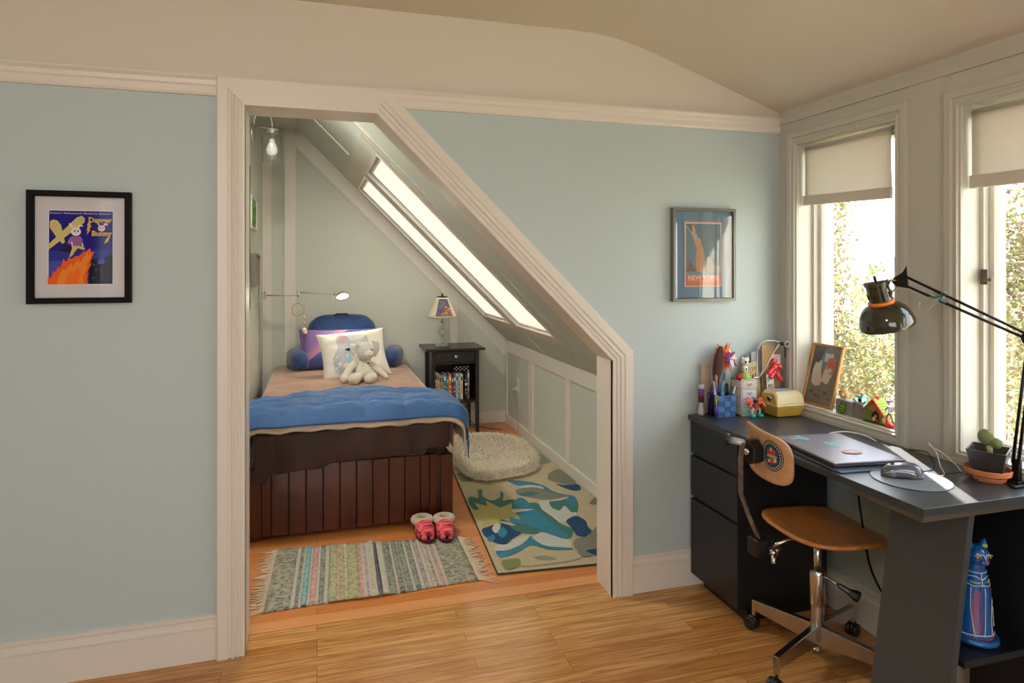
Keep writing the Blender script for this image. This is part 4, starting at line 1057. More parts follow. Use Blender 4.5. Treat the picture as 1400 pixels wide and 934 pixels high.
m = MB(); m.smooth = False; m.tube([(1.745, 1.878, .282), (1.768, 1.858, .266), (1.785, 1.842, .256), (1.792, 1.836, .252)], [.008, .011, .020, .019], 7); m.build('lever_knob', BPL, lv)
for a, Rr in ((112, .25), (20, .25), (203, .285), (292, .25)):
    dx, dy = math.cos(R(a)), math.sin(R(a)); M = frame_M((1.70, 1.93, 0), (dx, dy, 0), (-dy, dx, 0)) 
    m = MB()
    m.prism([(.010, .058), (.010, .128), (Rr, .118), (Rr, .080)], 'y', -.011, .011, M)
    m.box(Rr - .013, -.010, .058, Rr, .010, .118, M)
    lg = bevel(m.build('leg', CHR, ch), .002)
    m = MB(); m.smooth = True; ex, ey = 1.70 + dx * (Rr - .006), 1.93 + dy * (Rr - .006)
    m.tube([(ex, ey, .075), (ex, ey, .048)], .005, 10)
    cw = Vector((-dy, dx, 0)); cen = Vector((ex + dx * .012, ey + dy * .012, .0245))
    for s_ in (-1, 1): m.tube([cen + cw * s_ * .004, cen + cw * s_ * .006, cen + cw * s_ * .018, cen + cw * s_ * .021], [.018, .0245, .0245, .019], 22)
    m.ell(cen + Vector((0, 0, .010)), (.024, .014, .020), Matrix.Rotation(R(a), 3, 'Z'), 16, 8)
    m.build('caster', BPL, lg)

# ============================================================ on the desk
DZ = ZD + .0004
lp = thing('laptop', 'closed grey laptop with decals on its lid, on a flat blue folder on the desk', 'laptop', (1.717, 1.86, DZ + .006), R(-7), local=True)
AL = mat('space_grey', c(150, 146, 158), .34, .5)
m = MB(); m.box(-.128, -.168, 0, .128, .168, .010, bev=.004, seg=3); m.build('base', mat('laptop_base', c(58, 56, 66), .35, .6), lp)
m = MB(); m.box(-.128, -.168, .0106, .128, .168, .0175, bev=.003, seg=3); m.smooth = False; ld = m.build('lid', AL, lp)
m = MB(); m.box(-.1285, .085, .003, -.1278, .12, .007); m.build('port_slot', ink(190, 130, 130), lp)
pl = Print(Matrix.Translation((0, 0, .0176)), .00015)
AQ = mat('decal_aqua', c(120, 200, 206), .4); PKD = mat('decal_coral', c(206, 130, 120), .45); MAG = mat('decal_violet', c(160, 110, 190), .45)
pl.poly([(-.06, .150), (-.045, .158), (-.03, .120), (-.035, .09), (-.048, .100), (-.062, .125)], AQ)
pl.poly([(-.095, .135), (-.06, .128), (-.055, .118), (-.09, .112)], AQ)
pl.poly([(-.108, .155), (-.085, .160), (-.07, .150), (-.09, .144)], MAG)
pl.disc(.005, .03, .022, .036, AQ, 18, 0)
for i in range(9): pl.disc(.005 + .013 * math.cos(i * 2.3), .03 + .022 * math.sin(i * 2.3), .0035, .007, mat('decal_pale', c(206, 228, 226), .4) if i % 2 else AL, 8, i * 40)
pl.poly([(-.02, -.052), (.03, -.046), (.038, -.085), (.005, -.096), (-.025, -.08)], PKD); pl.poly([(-.005, -.058), (.02, -.06), (.022, -.075), (.0, -.076)], AL)
pl.build('lid_decals', ld)
f_ = MB(); f_.box(-.125, -.15, 0, .125, .15, .005, bev=.002); o = f_.build('plastic_folder', mat('folder_blue', c(84, 100, 120), .4), None, (0, 0, 0)); o.location = (1.702, 1.815, DZ); o.rotation_euler = (0, 0, R(-5))
tag(o, 'flat blue-grey folder lying under the laptop', 'folder')
mp_ = MB(); mp_.smooth = False; mp_.lathe([(0, 0), (.108, 0), (.1095, .0012), (.108, .0026), (0, .0026)], n=56)
o = mp_.build('mouse_pad', mat('pad_grey_blue', c(132, 140, 150), .35, var=.18, vscale=7, stretch=(1, 5, 1)), None, (0, 0, 0)); o.location = (1.728, 1.572, DZ); tag(o, 'round grey-blue mouse pad on the desk', 'mouse pad')
ms_ = thing('computer_mouse', 'grey wired computer mouse on the round pad', 'mouse', (1.722, 1.598, DZ + .0028), R(150), local=True)
m = MB(); m.smooth = True
def mshape(a, b):
    th = a * 2 * PI; ph = b * PI / 2; x, y = math.cos(th), math.sin(th)
    wx = .058 * math.copysign(abs(x) ** .75, x); wy = .033 * math.copysign(abs(y) ** .75, y) * (1 - .12 * x) * (1 - .22 * math.exp(-(x / .35) ** 2) * (1 - b))
    k_ = math.cos(ph) ** .55; return (wx * k_, wy * k_, .003 + .036 * math.sin(ph) ** .8 * (1 - .18 * x * k_))
m.grid(mshape, 30, 10, closeu=True); m.build('shell', mat('mouse_grey', c(104, 108, 122), .25, .35, coat=.5), ms_)
m = MB(); m.lathe([(0, 0), (.05, 0), (.052, .003), (.05, .006), (0, .006)], M=Matrix.Diagonal((1.1, .6, 1, 1)), n=26); m.build('base', BPL, ms_)
m = MB(); m.smooth = True; m.tube([(.02, -.005, .0355), (.03, -.005, .0345)], .004, 8); m.tube([(.022, .004, .035), (.032, .004, .034)], .003, 6); m.build('scroll_wheel', BPL, ms_)
m = MB(); m.smooth = True; m.tube(bez((-.03, .028, .012), (-.01, .035, .022), (.02, .034, .026), (.05, .018, .012), 8), .0022, 6); m.build('side_strip', mat('silver_strip', c(206, 204, 200), .25, .6), ms_)
def cable(name, pts, r, mt_, label, cat='cable', n=6):
    m = MB(); m.smooth = True; P = catmull(pts, 7); m.tube(P, r, n); z = min(p[2] for p in pts)
    o = m.build(name, mt_, None, (pts[0][0], pts[0][1], z - r)); return tag(o, label, cat)
cable('mouse_cable', [(1.765, 1.615, DZ + .012), (1.82, 1.61, DZ + .004), (1.90, 1.64, DZ + .004), (1.955, 1.71, DZ + .02), (1.985, 1.76, DZ + .014), (1.99, 1.82, DZ + .003)], .0018, ink(40, 38, 40), 'thin dark mouse cable curling back to the window wall')
cable('charger_cable', [(1.835, 2.03, DZ + .010), (1.87, 2.05, DZ + .012), (1.93, 2.04, DZ + .016), (1.965, 1.99, DZ + .012), (1.97, 1.94, DZ + .003)], .0028, ink(228, 224, 216), 'white charging cable leaving the far corner of the laptop')
cable('earphone_wire', [(1.80, 1.56, DZ + .0022), (1.85, 1.565, DZ + .005), (1.90, 1.62, DZ + .012), (1.93, 1.66, DZ + .04), (1.945, 1.70, DZ + .06), (1.93, 1.68, DZ + .055), (1.945, 1.65, DZ + .04), (1.955, 1.61, DZ + .012), (1.93, 1.57, DZ + .004), (1.955, 1.555, DZ + .0022)], .0016, ink(206, 186, 176), 'looped pale earphone wire standing up beside the mouse pad', 'earphones')
cable('black_wire', [(1.84, 1.58, DZ + .002), (1.88, 1.555, DZ + .01), (1.905, 1.53, DZ + .018), (1.90, 1.505, DZ + .004), (1.93, 1.50, DZ + .01), (1.925, 1.475, DZ + .002)], .0016, ink(50, 48, 50), 'short kinked dark wire on the sunlit strip of the desk', 'wire')

# cactus
cp_ = thing('potted_cactus', 'small prickly pear cactus in a square black pot', 'plant', (1.965, 1.513, DZ + .026))
m = MB(); n0 = 0
def sq(r, z, rot=45): return [Vector((1.955 + r * math.cos(R(rot + 90 * i + 25)), 1.505 + r * math.sin(R(rot + 90 * i + 32)), z)) for i in range(4)]
A, B_, C_, D_ = sq(.052, DZ + .0145), sq(.076, DZ + .095), sq(.070, DZ + .095), sq(.064, DZ + .070)
for P_, Q_ in ((A, B_), (B_, C_), (C_, D_)):
    for i in range(4): m.poly([P_[i], P_[(i + 1) % 4], Q_[(i + 1) % 4], Q_[i]])
m.poly(A); bevel(m.build('square_pot', mat('black_glaze', c(62, 58, 56), .28, var=.3, vscale=14), cp_, weld=True), .0015)
m = MB(); m.poly([p - Vector((0, 0, .004)) + Vector((0, 0, 0)) for p in D_]); m.poly([p - Vector((0, 0, .010)) for p in D_]); m.build('soil', mat('soil', c(62, 50, 44), 1, bump=.8, bscale=150), cp_)
CAC = mat('cactus_green', c(122, 138, 88), .8, bump=.5, bscale=260, var=.2, vscale=40)
m = MB(); m.smooth = True; m.tube([(1.957, 1.500, DZ + .06), (1.956, 1.502, DZ + .085), (1.955, 1.503, DZ + .10)], [.008, .007, .009], 12); m.build('stem', mat('cactus_bark', c(176, 172, 130), .8), cp_)
ellp('pad', (1.950, 1.510, DZ + .128), (.021, .012, .026), CAC, cp_, Matrix.Rotation(R(-20), 3, 'Y') @ Matrix.Rotation(R(-50), 3, 'Z'))
ellp('pad', (1.966, 1.492, DZ + .112), (.018, .013, .016), CAC, cp_, Matrix.Rotation(R(-50), 3, 'Z'))
m = MB(); m.smooth = True
m.lathe([(0, 0), (.045, 0), (.048, .004), (.050, .014), (.061, .020), (.063, .034), (.060, .036), (.056, .022), (.03, .0135), (0, .0135)], (1.955, 1.508, DZ), 36); o = m.build('terracotta_saucer', mat('terracotta', c(206, 126, 82), .8, var=.12, vscale=20), None, (1.955, 1.508, DZ), angle=40)
tag(o, 'round terracotta saucer under the black cactus pot', 'saucer')
m = MB(); m.box(1.94, 1.415, DZ, 1.985, 1.428, DZ + .008, bev=.002); m.box(1.955, 1.428, DZ, 1.968, 1.45, DZ + .006, bev=.002); o = m.build('binder_clip', BPL, None, (1.96, 1.42, DZ)); tag(o, 'small black clip on the desk near the saucer', 'clip')

# ---------------- architect lamp
al = thing('architect_lamp', 'black spring-arm architect lamp with an orange ring around its head', 'lamp', (1.998, 1.455, DZ))
GLS = mat('lamp_black', c(52, 50, 36), .12, coat=.6); ORG_ = mat('lamp_orange', c(236, 128, 44), .4); ARM = mat('arm_black', c(24, 22, 22), .3, .3)
m = MB(); m.box(1.975, 1.43, DZ, 2.006, 1.475, DZ + .012, bev=.003); m.box(1.988, 1.44, DZ + .010, 2.004, 1.462, DZ + .075, bev=.003); m.build('clamp_bracket', ARM, al)
el_ = Vector((1.992, 1.405, 1.185))
m = MB(); m.smooth = True
for o_ in (-.008, .008): m.tube([(1.992 , 1.452 + o_, DZ + .06), (el_.x, el_.y + o_ + .004, el_.z - .015)], .0048, 10)
m.build('lower_arm', ARM, al)
m = MB(); m.smooth = True; m.tube([el_ + Vector((-.016, 0, 0)), el_ + Vector((.012, 0, 0))], .020, 20); j = m.build('elbow', ARM, al)
m = MB(); m.smooth = True; m.tube([el_ + Vector((-.020, -.002, -.022)), el_ + Vector((-.014, -.002, -.022))], .008, 14); m.build('elbow_dot', ink(206, 70, 50), j)
hp = Vector((1.842, 1.700, 1.345))   # joint at the head
up_ = Vector((0, 0, .024))
m = MB(); m.smooth = True; m.tube([el_ + up_ * .3, hp + up_ * .75], .0045, 10); m.tube([el_ - up_ * .3, hp - up_ * .5], .0045, 10)
m.build('upper_arm', ARM, al)
m = MB(); 
dA = (hp - el_).normalized(); hor = Vector((dA.x, dA.y, 0)).normalized()
Mj = frame_M(hp, hor, (0, 0, 1))
m.prism([(-.012, -.022), (-.006, .050), (.004, .030), (.030, .012), (.036, -.002), (.024, -.016)], 'z', -.005, .005, Mj); m.build('head_joint', ARM, al)
hx = Vector((1.805, 1.765, 0))
axis_o = PX(1196, 381, 'y', 1.765); axis_b = PX(1213, 442, 'y', 1.765)
ax = (axis_o - axis_b).normalized(); Mh = frame_M(axis_b, ax.cross(Vector((0, 1, 0))), Vector((0, 1, 0)))  # local z = +/- axis
if (Mh.to_3x3() @ Vector((0, 0, 1))).dot(ax) < 0: Mh = frame_M(axis_b, -ax.cross(Vector((0, 1, 0))), Vector((0, 1, 0)))
m = MB(); m.smooth = True
m.lathe([(.086, -.008), (.0855, .004), (.083, .018), (.077, .036), (.067, .052), (.054, .064), (.038, .071), (.034, .072)], M=Mh, n=40); sh2 = m.build('lamp_shade', GLS, al); shell(sh2, .0025, -1)
m = MB(); m.smooth = True; m.lathe([(.034, .070), (.040, .070), (.041, .074), (.041, .080), (.037, .083), (.034, .083)], M=Mh, n=32); m.build('orange_ring', ORG_, al)
m = MB(); m.smooth = True; m.lathe([(.0365, .082), (.0345, .135), (.038, .138), (.038, .148), (.033, .151), (.0, .151)], M=Mh, n=32); hs = m.build('socket_housing', GLS, al, angle=40)
m = MB(); m.smooth = True; m.tube([Mh @ Vector((0, 0, .150)), Mh @ Vector((0, 0, .168))], .004, 10); m.build('switch', ARM, al)
m = MB()
for k_ in range(9):
    a = 2 * PI * k_ / 9; m.tube([Mh @ Vector((.0368 * math.cos(a), .0368 * math.sin(a), .094)), Mh @ Vector((.0362 * math.cos(a), .0362 * math.sin(a), .112))], .0022, 5)
m.build('vent_slots', ink(20, 20, 18), hs)
for z_ in (.132, .10):
    p_ = Mh @ Vector((0, 0, z_)); m = MB(); m.smooth = True; sgn = 1
    m.tube([p_ + (hp - p_).normalized() * .034, (p_ + hp) / 2 + Vector((0, 0, (.012 if z_ > .11 else -.012))), hp + Vector((0, 0, .004 if z_ > .11 else -.012)) - hor * -.012], .003, 8); m.build('neck_rod', mat('steel_rod', c(150, 146, 130), .35, .8), al)
m = MB(); m.smooth = True; m.lathe([(0, .066), (.014, .064), (.016, .045), (.026, .028), (.028, .014), (.020, .002), (0, -.003)], M=Mh, n=20); m.build('bulb', mat('opal_bulb', c(236, 234, 226), .3), al)
# clear plastic charm on the upper arm
ck = thing('plastic_charm', 'clear iridescent plastic bow tied to the arm of the architect lamp', 'charm', tuple(hp.lerp(el_, .30)))
cc_ = hp.lerp(el_, .30); CLR = mat('clear_plastic', c(206, 232, 232), .1, trans=.7, spec=.8)
m = MB(); r9 = random.Random(3)
for i in range(16):
    d_ = Vector((r9.uniform(-1, 1), r9.uniform(-1, 1), r9.uniform(-1, 1))).normalized(); e_ = d_.orthogonal().normalized() * .007
    a_ = cc_ + d_ * .004; m.poly([a_ - e_, a_ + e_, a_ + d_ * r9.uniform(.018, .028) + e_ * .6, a_ + d_ * r9.uniform(.02, .03) - e_ * .4])
o = m.build('bow', CLR, ck); shell(o, .0006)
m = MB(); m.smooth = True; m.tube(catmull([cc_ + Vector((0, 0, -.005)), cc_ + Vector((-.012, .02, -.03)), cc_ + Vector((-.02, .032, -.05)), cc_ + Vector((-.03, .045, -.035)), cc_ + Vector((-.028, .045, -.015))], 6), .0009, 5); m.build('loose_thread', CLR, ck)

# ---------------- under the desk
cable('power_cord', [(1.93, 2.02, .70), (1.925, 1.98, .56), (1.915, 1.94, .42), (1.91, 1.90, .30), (1.925, 1.83, .20), (1.945, 1.75, .12), (1.96, 1.68, .06), (1.95, 1.66, .012)], .0042, ink(24, 24, 24), 'black power cord hanging behind the chair to the floor')
cable('grey_cable', [(1.985, 1.66, .20), (1.98, 1.655, .12), (1.985, 1.64, .06), (1.975, 1.61, .02), (1.955, 1.56, .008), (1.92, 1.52, .008)], .006, ink(150, 140, 126), 'grey cable coiled below the shelf of the cat figurine')

# ---------------- cat figurine
ct = thing('cat_figurine', 'painted blue ceramic cat with white line decoration on the desk shelf', 'figurine', (1.872, 1.49, .2885))
CB = mat('cobalt_glaze', c(18, 92, 176), .16, coat=.8, var=.12, vscale=12); cz = .2885
WHL = mat('white_line_paint', c(206, 222, 232), .3); REDL = mat('red_hatch', c(206, 72, 84), .35); GRL = mat('lime_paint', c(170, 206, 90), .35)
C0 = Vector((1.872, 1.49, cz)); fdir = Vector((-.30, -1, 0)).normalized(); rdir = Vector((1, -.30, 0)).normalized() # faces the viewer, slightly to the right
def cat_r(t):  # half width (sideways), half depth, centre offset forward at height t 0..1
    K = [(0, .050, .050, -.006), (.03, .054, .056, -.006), (.10, .055, .057, -.006), (.2, .054, .056, -.008), (.35, .051, .051, -.006), (.5, .045, .044, 0), (.62, .036, .037, .004), (.70, .029, .031, .006), (.76, .026, .028, .007), (.80, .025, .027, .008)]
    for a, b in zip(K, K[1:]):
        if t <= b[0]: f = (t - a[0]) / (b[0] - a[0]); return [a[i] + (b[i] - a[i]) * f for i in (1, 2, 3)]
    return K[-1][1:]
HC = .30
def csurf(th, t, lift=0.0):
    w_, d_, o_ = cat_r(t); return C0 + rdir * ((w_ + lift) * math.sin(th)) + fdir * ((d_ + lift) * math.cos(th) + o_) + Vector((0, 0, t * HC))
m = MB(); m.smooth = True; m.grid(lambda a, b: csurf(a * 2 * PI, b * .80), 36, 26, closeu=True); m.poly([csurf(2 * PI * i / 36, 0) for i in range(36)]); body = m.build('body', CB, ct)
hc = C0 + fdir * .016 + Vector((0, 0, HC * .855))
Rh = frame_M((0, 0, 0), rdir, -fdir).to_3x3()
hd = ellp('head', hc, (.034, .036, .032), CB, ct, Rh, nu=26, nv=18)
ellp('muzzle', hc + fdir * .033 + Vector((0, 0, -.010)), (.014, .010, .010), CB, hd, Rh)
for s_ in (-1, 1):
    m = MB(); b_ = hc + rdir * s_ * .018 + Vector((0, 0, .020)); t_ = hc + rdir * s_ * .024 + Vector((0, 0, .047))
    m.smooth = True; m.tube([b_, b_.lerp(t_, .6), t_], [.014, .008, .001], 10); m.build('ear', CB, hd)
    e_ = hc + rdir * s_ * .014 + fdir * .0305 + Vector((0, 0, .004)); ellp('eye', e_, (.007, .004, .0048), ink(226, 190, 90), hd, Rh, nu=12, nv=8); ellp('pupil', e_ + fdir * .0035, (.0024, .002, .004), ink(20, 20, 20), hd, Rh, nu=8, nv=6)
    m = MB(); m.smooth = True; m.tube([e_ + rdir * s_ * .012 + Vector((0, 0, .004)), e_ + Vector((0, 0, .009)) + fdir * .002, hc + fdir * .036 + rdir * s_ * .003 + Vector((0, 0, .012)), hc + fdir * .0395 + Vector((0, 0, -.002))], .0013, 6); m.build('brow_line', WHL, hd)
ellp('nose', hc + fdir * .042 + Vector((0, 0, -.007)), (.006, .004, .005), REDL, hd, Rh, nu=10, nv=6)
ellp('ear_mark', hc + rdir * .016 + fdir * .012 + Vector((0, 0, .030)), (.009, .004, .006), GRL, hd, Rh, nu=10, nv=6)
def cline(pts, r=.0013, mt_=WHL, n='painted_line', lift=.0002):
    m = MB(); m.smooth = True; P = catmull([Vector((a, b, 0)) for a, b in pts], 7); m.tube([csurf(R(p.x), p.y, lift) for p in P], r, 6); m.build(n, mt_, body)
cline([(a, .70) for a in range(-180, 181, 20)]); cline([(-70, .60), (-35, .575), (0, .585), (40, .57), (75, .59)]); cline([(-75, .655), (-30, .665), (0, .64), (30, .66), (80, .65)])
cline([(-2, .70), (-1, .62), (0, .575)]); cline([(10, .56), (8, .4), (4, .2), (0, .10)]); cline([(-42, .56), (-38, .4), (-30, .2), (-26, .10)])
cline([(30, .10), (32, .25), (40, .36), (62, .42), (88, .38), (98, .28), (96, .14), (80, .08)]); cline([(55, .35), (62, .30), (64, .22), (58, .16)], .002)
cline([(-60, .12), (-70, .22), (-82, .26), (-95, .22)]); cline([(-90, .10), (-40, .105), (0, .11), (50, .10), (95, .105)], .0018); cline([(-80, .05), (-30, .055), (20, .045), (70, .05)], .0016)
cline([(-50, .615), (-25, .605), (-8, .612)], .0022, GRL, 'lime_line'); cline([(25, .615), (45, .61), (60, .62)], .002, GRL, 'lime_line')
m = MB(); m.smooth = True
for i in range(20):
    t = .14 + .020 * i; a0 = -36 + 3 * (t - .1) * -10 * .2
    m.tube([csurf(R(-34 - 4 * t), t, 0), csurf(R(-20), t + .004, .0003), csurf(R(-6), t - .004, 0)], .0012, 5)
m.build('red_hatching', REDL, body)
m = MB(); m.smooth = True
for i in range(13):
    t = .40 + .016 * i; m.tube([csurf(R(60 + 10 * (.6 - t)), t, 0), csurf(R(82), t + .01, .0002)], .0012, 5)
for i in range(14):
    a = -60 + 9 * i; m.tube([csurf(R(a), .06, .0002), csurf(R(a + 5), .088, .0002)], .0011, 5)
m.build('red_hatching', REDL, body)
m = MB(); m.smooth = True; m.tube(catmull([csurf(R(120), .05, .004), csurf(R(80), .035, .006), csurf(R(40), .03, .007), csurf(R(0), .035, .007), csurf(R(-40), .045, .005), csurf(R(-70), .05, .002)], 6), .010, 12); m.build('tail', CB, ct)
# ============================================================ far end of the desk
def tg(name, lb, cat, loc, group=None, **k): return thing(name, lb, cat, loc, group=group, **k)
# blue woven basket
BX0, BX1, BY0, BY1 = 1.636, 1.722, 2.435, 2.515
bk_ = tg('woven_basket', 'small blue square basket of wide woven straps full of pens', 'basket', ((BX0 + BX1) / 2, (BY0 + BY1) / 2, DZ))
BB = mat('blue_strap', c(52, 92, 148), .6, var=.15, vscale=60, bump=.2, bscale=400); BB2 = mat('blue_strap_light', c(78, 120, 176), .6, var=.15, vscale=60)
m = MB()
for (a, b) in (((BX0, BY0), (BX1, BY0)), ((BX1, BY0), (BX1, BY1)), ((BX1, BY1), (BX0, BY1)), ((BX0, BY1), (BX0, BY0))):
    A, B_ = Vector((*a, 0)), Vector((*b, 0)); d_ = (B_ - A); n_ = Vector((d_.y, -d_.x, 0)).normalized()
    for i in range(3):
        for k_ in range(4):
            m.mi = (i + k_) % 2; h0 = DZ + .0225 * k_; lift = n_ * (.0028 if (i + k_) % 2 else .0006)
            p0 = A + d_ * (i / 3 + .01) + lift; p1 = A + d_ * ((i + 1) / 3 - .01) + lift
            m.poly([p0 + Vector((0, 0, h0 + .001)), p1 + Vector((0, 0, h0 + .001)), p1 + Vector((0, 0, h0 + .0225)), p0 + Vector((0, 0, h0 + .0225))])
            for pp in (p0, p1): m.poly([pp + Vector((0, 0, h0)), pp - lift + Vector((0, 0, h0)), pp - lift + Vector((0, 0, h0 + .022)), pp + Vector((0, 0, h0 + .022))])
    m.mi = 0
    m.poly([A + Vector((0, 0, DZ)), B_ + Vector((0, 0, DZ)), B_ + Vector((0, 0, DZ + .09)), A + Vector((0, 0, DZ + .09))])
m.poly([(BX0, BY0, DZ + .001), (BX1, BY0, DZ + .001), (BX1, BY1, DZ + .001), (BX0, BY1, DZ + .001)])
m.build('woven_body', [BB, BB2], bk_)
m = MB(); 
for a, b in (((BX0, BY0), (BX1, BY0)), ((BX1, BY0), (BX1, BY1)), ((BX1, BY1), (BX0, BY1)), ((BX0, BY1), (BX0, BY0))): m.tube([(*a, DZ + .090), (*b, DZ + .090)], .003, 6)
m.build('rim', BB, bk_)
pens = [((208, 214, 214), 'white ballpoint pen with pale tip, leftmost in the basket', .010, .018, .150, -9), ((226, 150, 96), 'thick apricot pen near the left of the basket', .022, .035, .170, -3),
        ((60, 46, 44), 'dark brown pencil standing behind the apricot pen', .030, .058, .185, 2), ((206, 176, 130), 'bare wooden pencil in the basket', .034, .030, .145, 5),
        ((40, 170, 196), 'turquoise marker, tallest bright one in the basket', .046, .050, .178, 9), ((70, 160, 210), 'sky blue felt pen leaning left in the basket', .044, .022, .135, -3),
        ((30, 84, 170), 'royal blue pen in the middle of the basket', .050, .034, .125, 1), ((196, 186, 164), 'cream paintbrush handle in the basket', .058, .045, .140, 3),
        ((28, 40, 66), 'navy marker with white cap band in the basket', .066, .052, .130, 10), ((40, 126, 176), 'teal-blue pen leaning right in the basket', .070, .030, .120, 14),
        ((222, 222, 226), 'white marker with red cap at the right of the basket', .074, .020, .125, 17)]
for i, (cc, lb, dx, dy, h_, tl) in enumerate(pens):
    b0 = Vector((BX0 + .008 + dx * .80, BY0 + .008 + dy, DZ + .006)); M_ = Matrix.Translation(b0) @ Matrix.Rotation(R(tl), 4, 'Y')
    t = tg('pen', lb, 'pen', tuple(b0), 'pens in the blue basket'); r_ = .0042 + .0012 * (i % 3)
    m = MB(); m.smooth = True; m.lathe([(0, 0), (r_, .002), (r_, h_ * .72), (0, h_ * .72)], M=M_, n=12); m.build('barrel', ink(*cc, .35), t, angle=40)
    cap = (206, 40, 50) if i == 10 else tuple(int(v * .75) for v in cc)
    m = MB(); m.smooth = True; m.lathe([(0, h_ * .72), (r_ * 1.15, h_ * .725), (r_ * 1.1, h_ * .95), (r_ * .5, h_), (0, h_)], M=M_, n=12); cpz = m.build('cap', ink(*(cap if i != 10 else cc), .35), t, angle=40)
    m = MB(); m.box(r_ * 1.1, -.001, h_ * .74, r_ * 1.1 + .002, .001, h_ * .96, M_); m.build('clip', ink(*cap, .3), cpz)
    if i == 10:
        m = MB(); m.smooth = True; m.lathe([(r_ * 1.05, h_ * .5), (r_ * 1.3, h_ * .51), (r_ * 1.3, h_ * .70), (r_ * 1.05, h_ * .715)], M=M_, n=12); m.build('red_band', ink(206, 40, 50, .35), t)
# keyring on the basket
kr = tg('charm_pendant', 'purple bead pendant on a yellow tie hanging at the side of the basket', 'charm', (BX0 - .010, BY0 - .004, DZ + .02))
m = MB(); m.smooth = True; m.ell((BX0 - .010, BY0 - .004, DZ + .038), (.009, .006, .019), None, 14, 10); m.build('bead', ink(108, 50, 180, .3), kr)
m = MB(); m.smooth = True; m.tube(catmull([(BX0 - .01, BY0 - .004, DZ + .055), (BX0 - .014, BY0 - .006, DZ + .07), (BX0 - .005, BY0 - .006, DZ + .085), (BX0 - .009, BY0 - .004, DZ + .095), (BX0 - .016, BY0 - .004, DZ + .082), (BX0 - .010, BY0 - .004, DZ + .062)], 5), .0022, 6); m.build('yellow_tie', ink(196, 196, 60, .5), kr)
# clear tube
tu = tg('glitter_tube', 'clear capped tube with purple and red contents in the desk corner', 'tube', (1.598, 2.505, DZ))
m = MB(); m.smooth = True; m.lathe([(0, 0), (.015, 0), (.016, .004), (.015, .02), (.0105, .04), (.0105, .055), (0, .055)], (1.598, 2.505, DZ), 18); m.build('foot', mat('frosted', c(214, 212, 206), .3, trans=.3), tu)
for z0, z1, cc in ((.0555, .062, (40, 40, 46)), (.0625, .085, (60, 30, 50)), (.0855, .102, (130, 40, 110)), (.1025, .115, (90, 60, 170))):
    m = MB(); m.smooth = True; m.lathe([(0, z0), (.0118, z0), (.0118, z1), (0, z1)], (1.598, 2.505, DZ), 16); m.build('filling', ink(*cc, .3), tu, angle=40)
m = MB(); m.smooth = True; m.lathe([(0, .1155), (.0135, .1155), (.014, .12), (.013, .132), (0, .133)], (1.598, 2.505, DZ), 16); m.build('cap', mat('frosted', c(214, 212, 206), .3), tu, angle=40)
# beige card and long brown object
cd = MB(); cd.box(1.612, 2.524, DZ, 1.66, 2.529, DZ + .215); o = cd.build('backing_card', ink(188, 166, 146), None, (1.635, 2.525, DZ)); tag(o, 'plain beige card standing against the wall behind the brown paddle', 'card')
pd = tg('padded_paddle', 'tall dark brown padded oval paddle leaning in the desk corner', 'paddle', (1.627, 2.475, DZ))
Mp = Matrix.Translation((1.622, 2.47, DZ)) @ Matrix.Rotation(R(14), 4, 'Y') @ Matrix.Rotation(R(-6), 4, 'X')
m = MB(); m.smooth = True; m.ell(Mp @ Vector((0, 0, .225)), (.026, .014, .082), Mp.to_3x3(), 18, 14); m.build('padded_head', mat('brown_pile', c(74, 40, 34), .9, sheen=.4, bump=.3, bscale=200), pd)
m = MB(); m.smooth = True; m.lathe([(0, .004), (.017, .004), (.018, .05), (.016, .12), (.014, .17), (0, .18)], M=Mp @ Matrix.Diagonal((1, .7, 1, 1)), n=16); m.build('handle', ink(26, 18, 36, .6), pd)
m = MB(); m.smooth = True; m.lathe([(.0165, .095), (.0185, .098), (.0172, .128), (.0155, .13)], M=Mp @ Matrix.Diagonal((1, .7, 1, 1)), n=16); m.build('purple_band', ink(60, 40, 130, .4), pd)

# orange paper burst and pinwheel
def star(name, lb, cat, cen, n, r0, r1, cols, th=.0015, seed=1, fx=1.0, arcd=(0, 360), grp=None):
    t = tg(name, lb, cat, (cen[0], cen[1], cen[2])); rr_2 = random.Random(seed); m = MB()
    ms2 = [ink(*q_) for q_ in cols]
    for i in range(n):
        a = R(arcd[0] + (arcd[1] - arcd[0]) * (i + rr_2.uniform(.1, .9)) / n); L_ = rr_2.uniform(r0, r1); w_ = rr_2.uniform(.006, .011); m.mi = i % len(ms2)
        p = Vector(cen); d_ = Vector((math.cos(a), rr_2.uniform(-.12, .12), math.sin(a))); s_ = Vector((-math.sin(a), 0, math.cos(a))) * w_
        y_ = Vector((0, -.0006 * i, 0)); v = [p + y_ - s_ * .5, p + y_ + d_ * L_ * .5 - s_, p + y_ + d_ * L_, p + y_ + d_ * L_ * .55 + s_ * .7, p + y_ + s_ * .5]
        m.poly(v)
    o = m.build('paper_spikes', ms2, t); shell(o, th); return t
bst = star('paper_starburst', 'big orange paper starburst standing behind the drawer tower', 'decoration', (1.722, 2.522, DZ + .245), 26, .045, .078, [(238, 112, 70), (244, 140, 90), (226, 86, 60)], seed=4)
m = MB(); m.smooth = True; m.tube([(1.722, 2.520, DZ), (1.722, 2.522, DZ + .245)], .002, 6); m.build('stick', ink(220, 200, 170), bst)
pw = star('foil_pinwheel', 'red, white and blue foil pinwheel in front of the orange starburst', 'pinwheel', (1.735, 2.497, DZ + .245), 22, .02, .048, [(206, 44, 60), (232, 230, 236), (60, 70, 150), (190, 60, 90)], seed=9)
m = MB(); m.smooth = True; m.tube([(1.733, 2.500, DZ), (1.735, 2.499, DZ + .245)], .002, 6); m.build('stick', ink(230, 226, 220), pw)

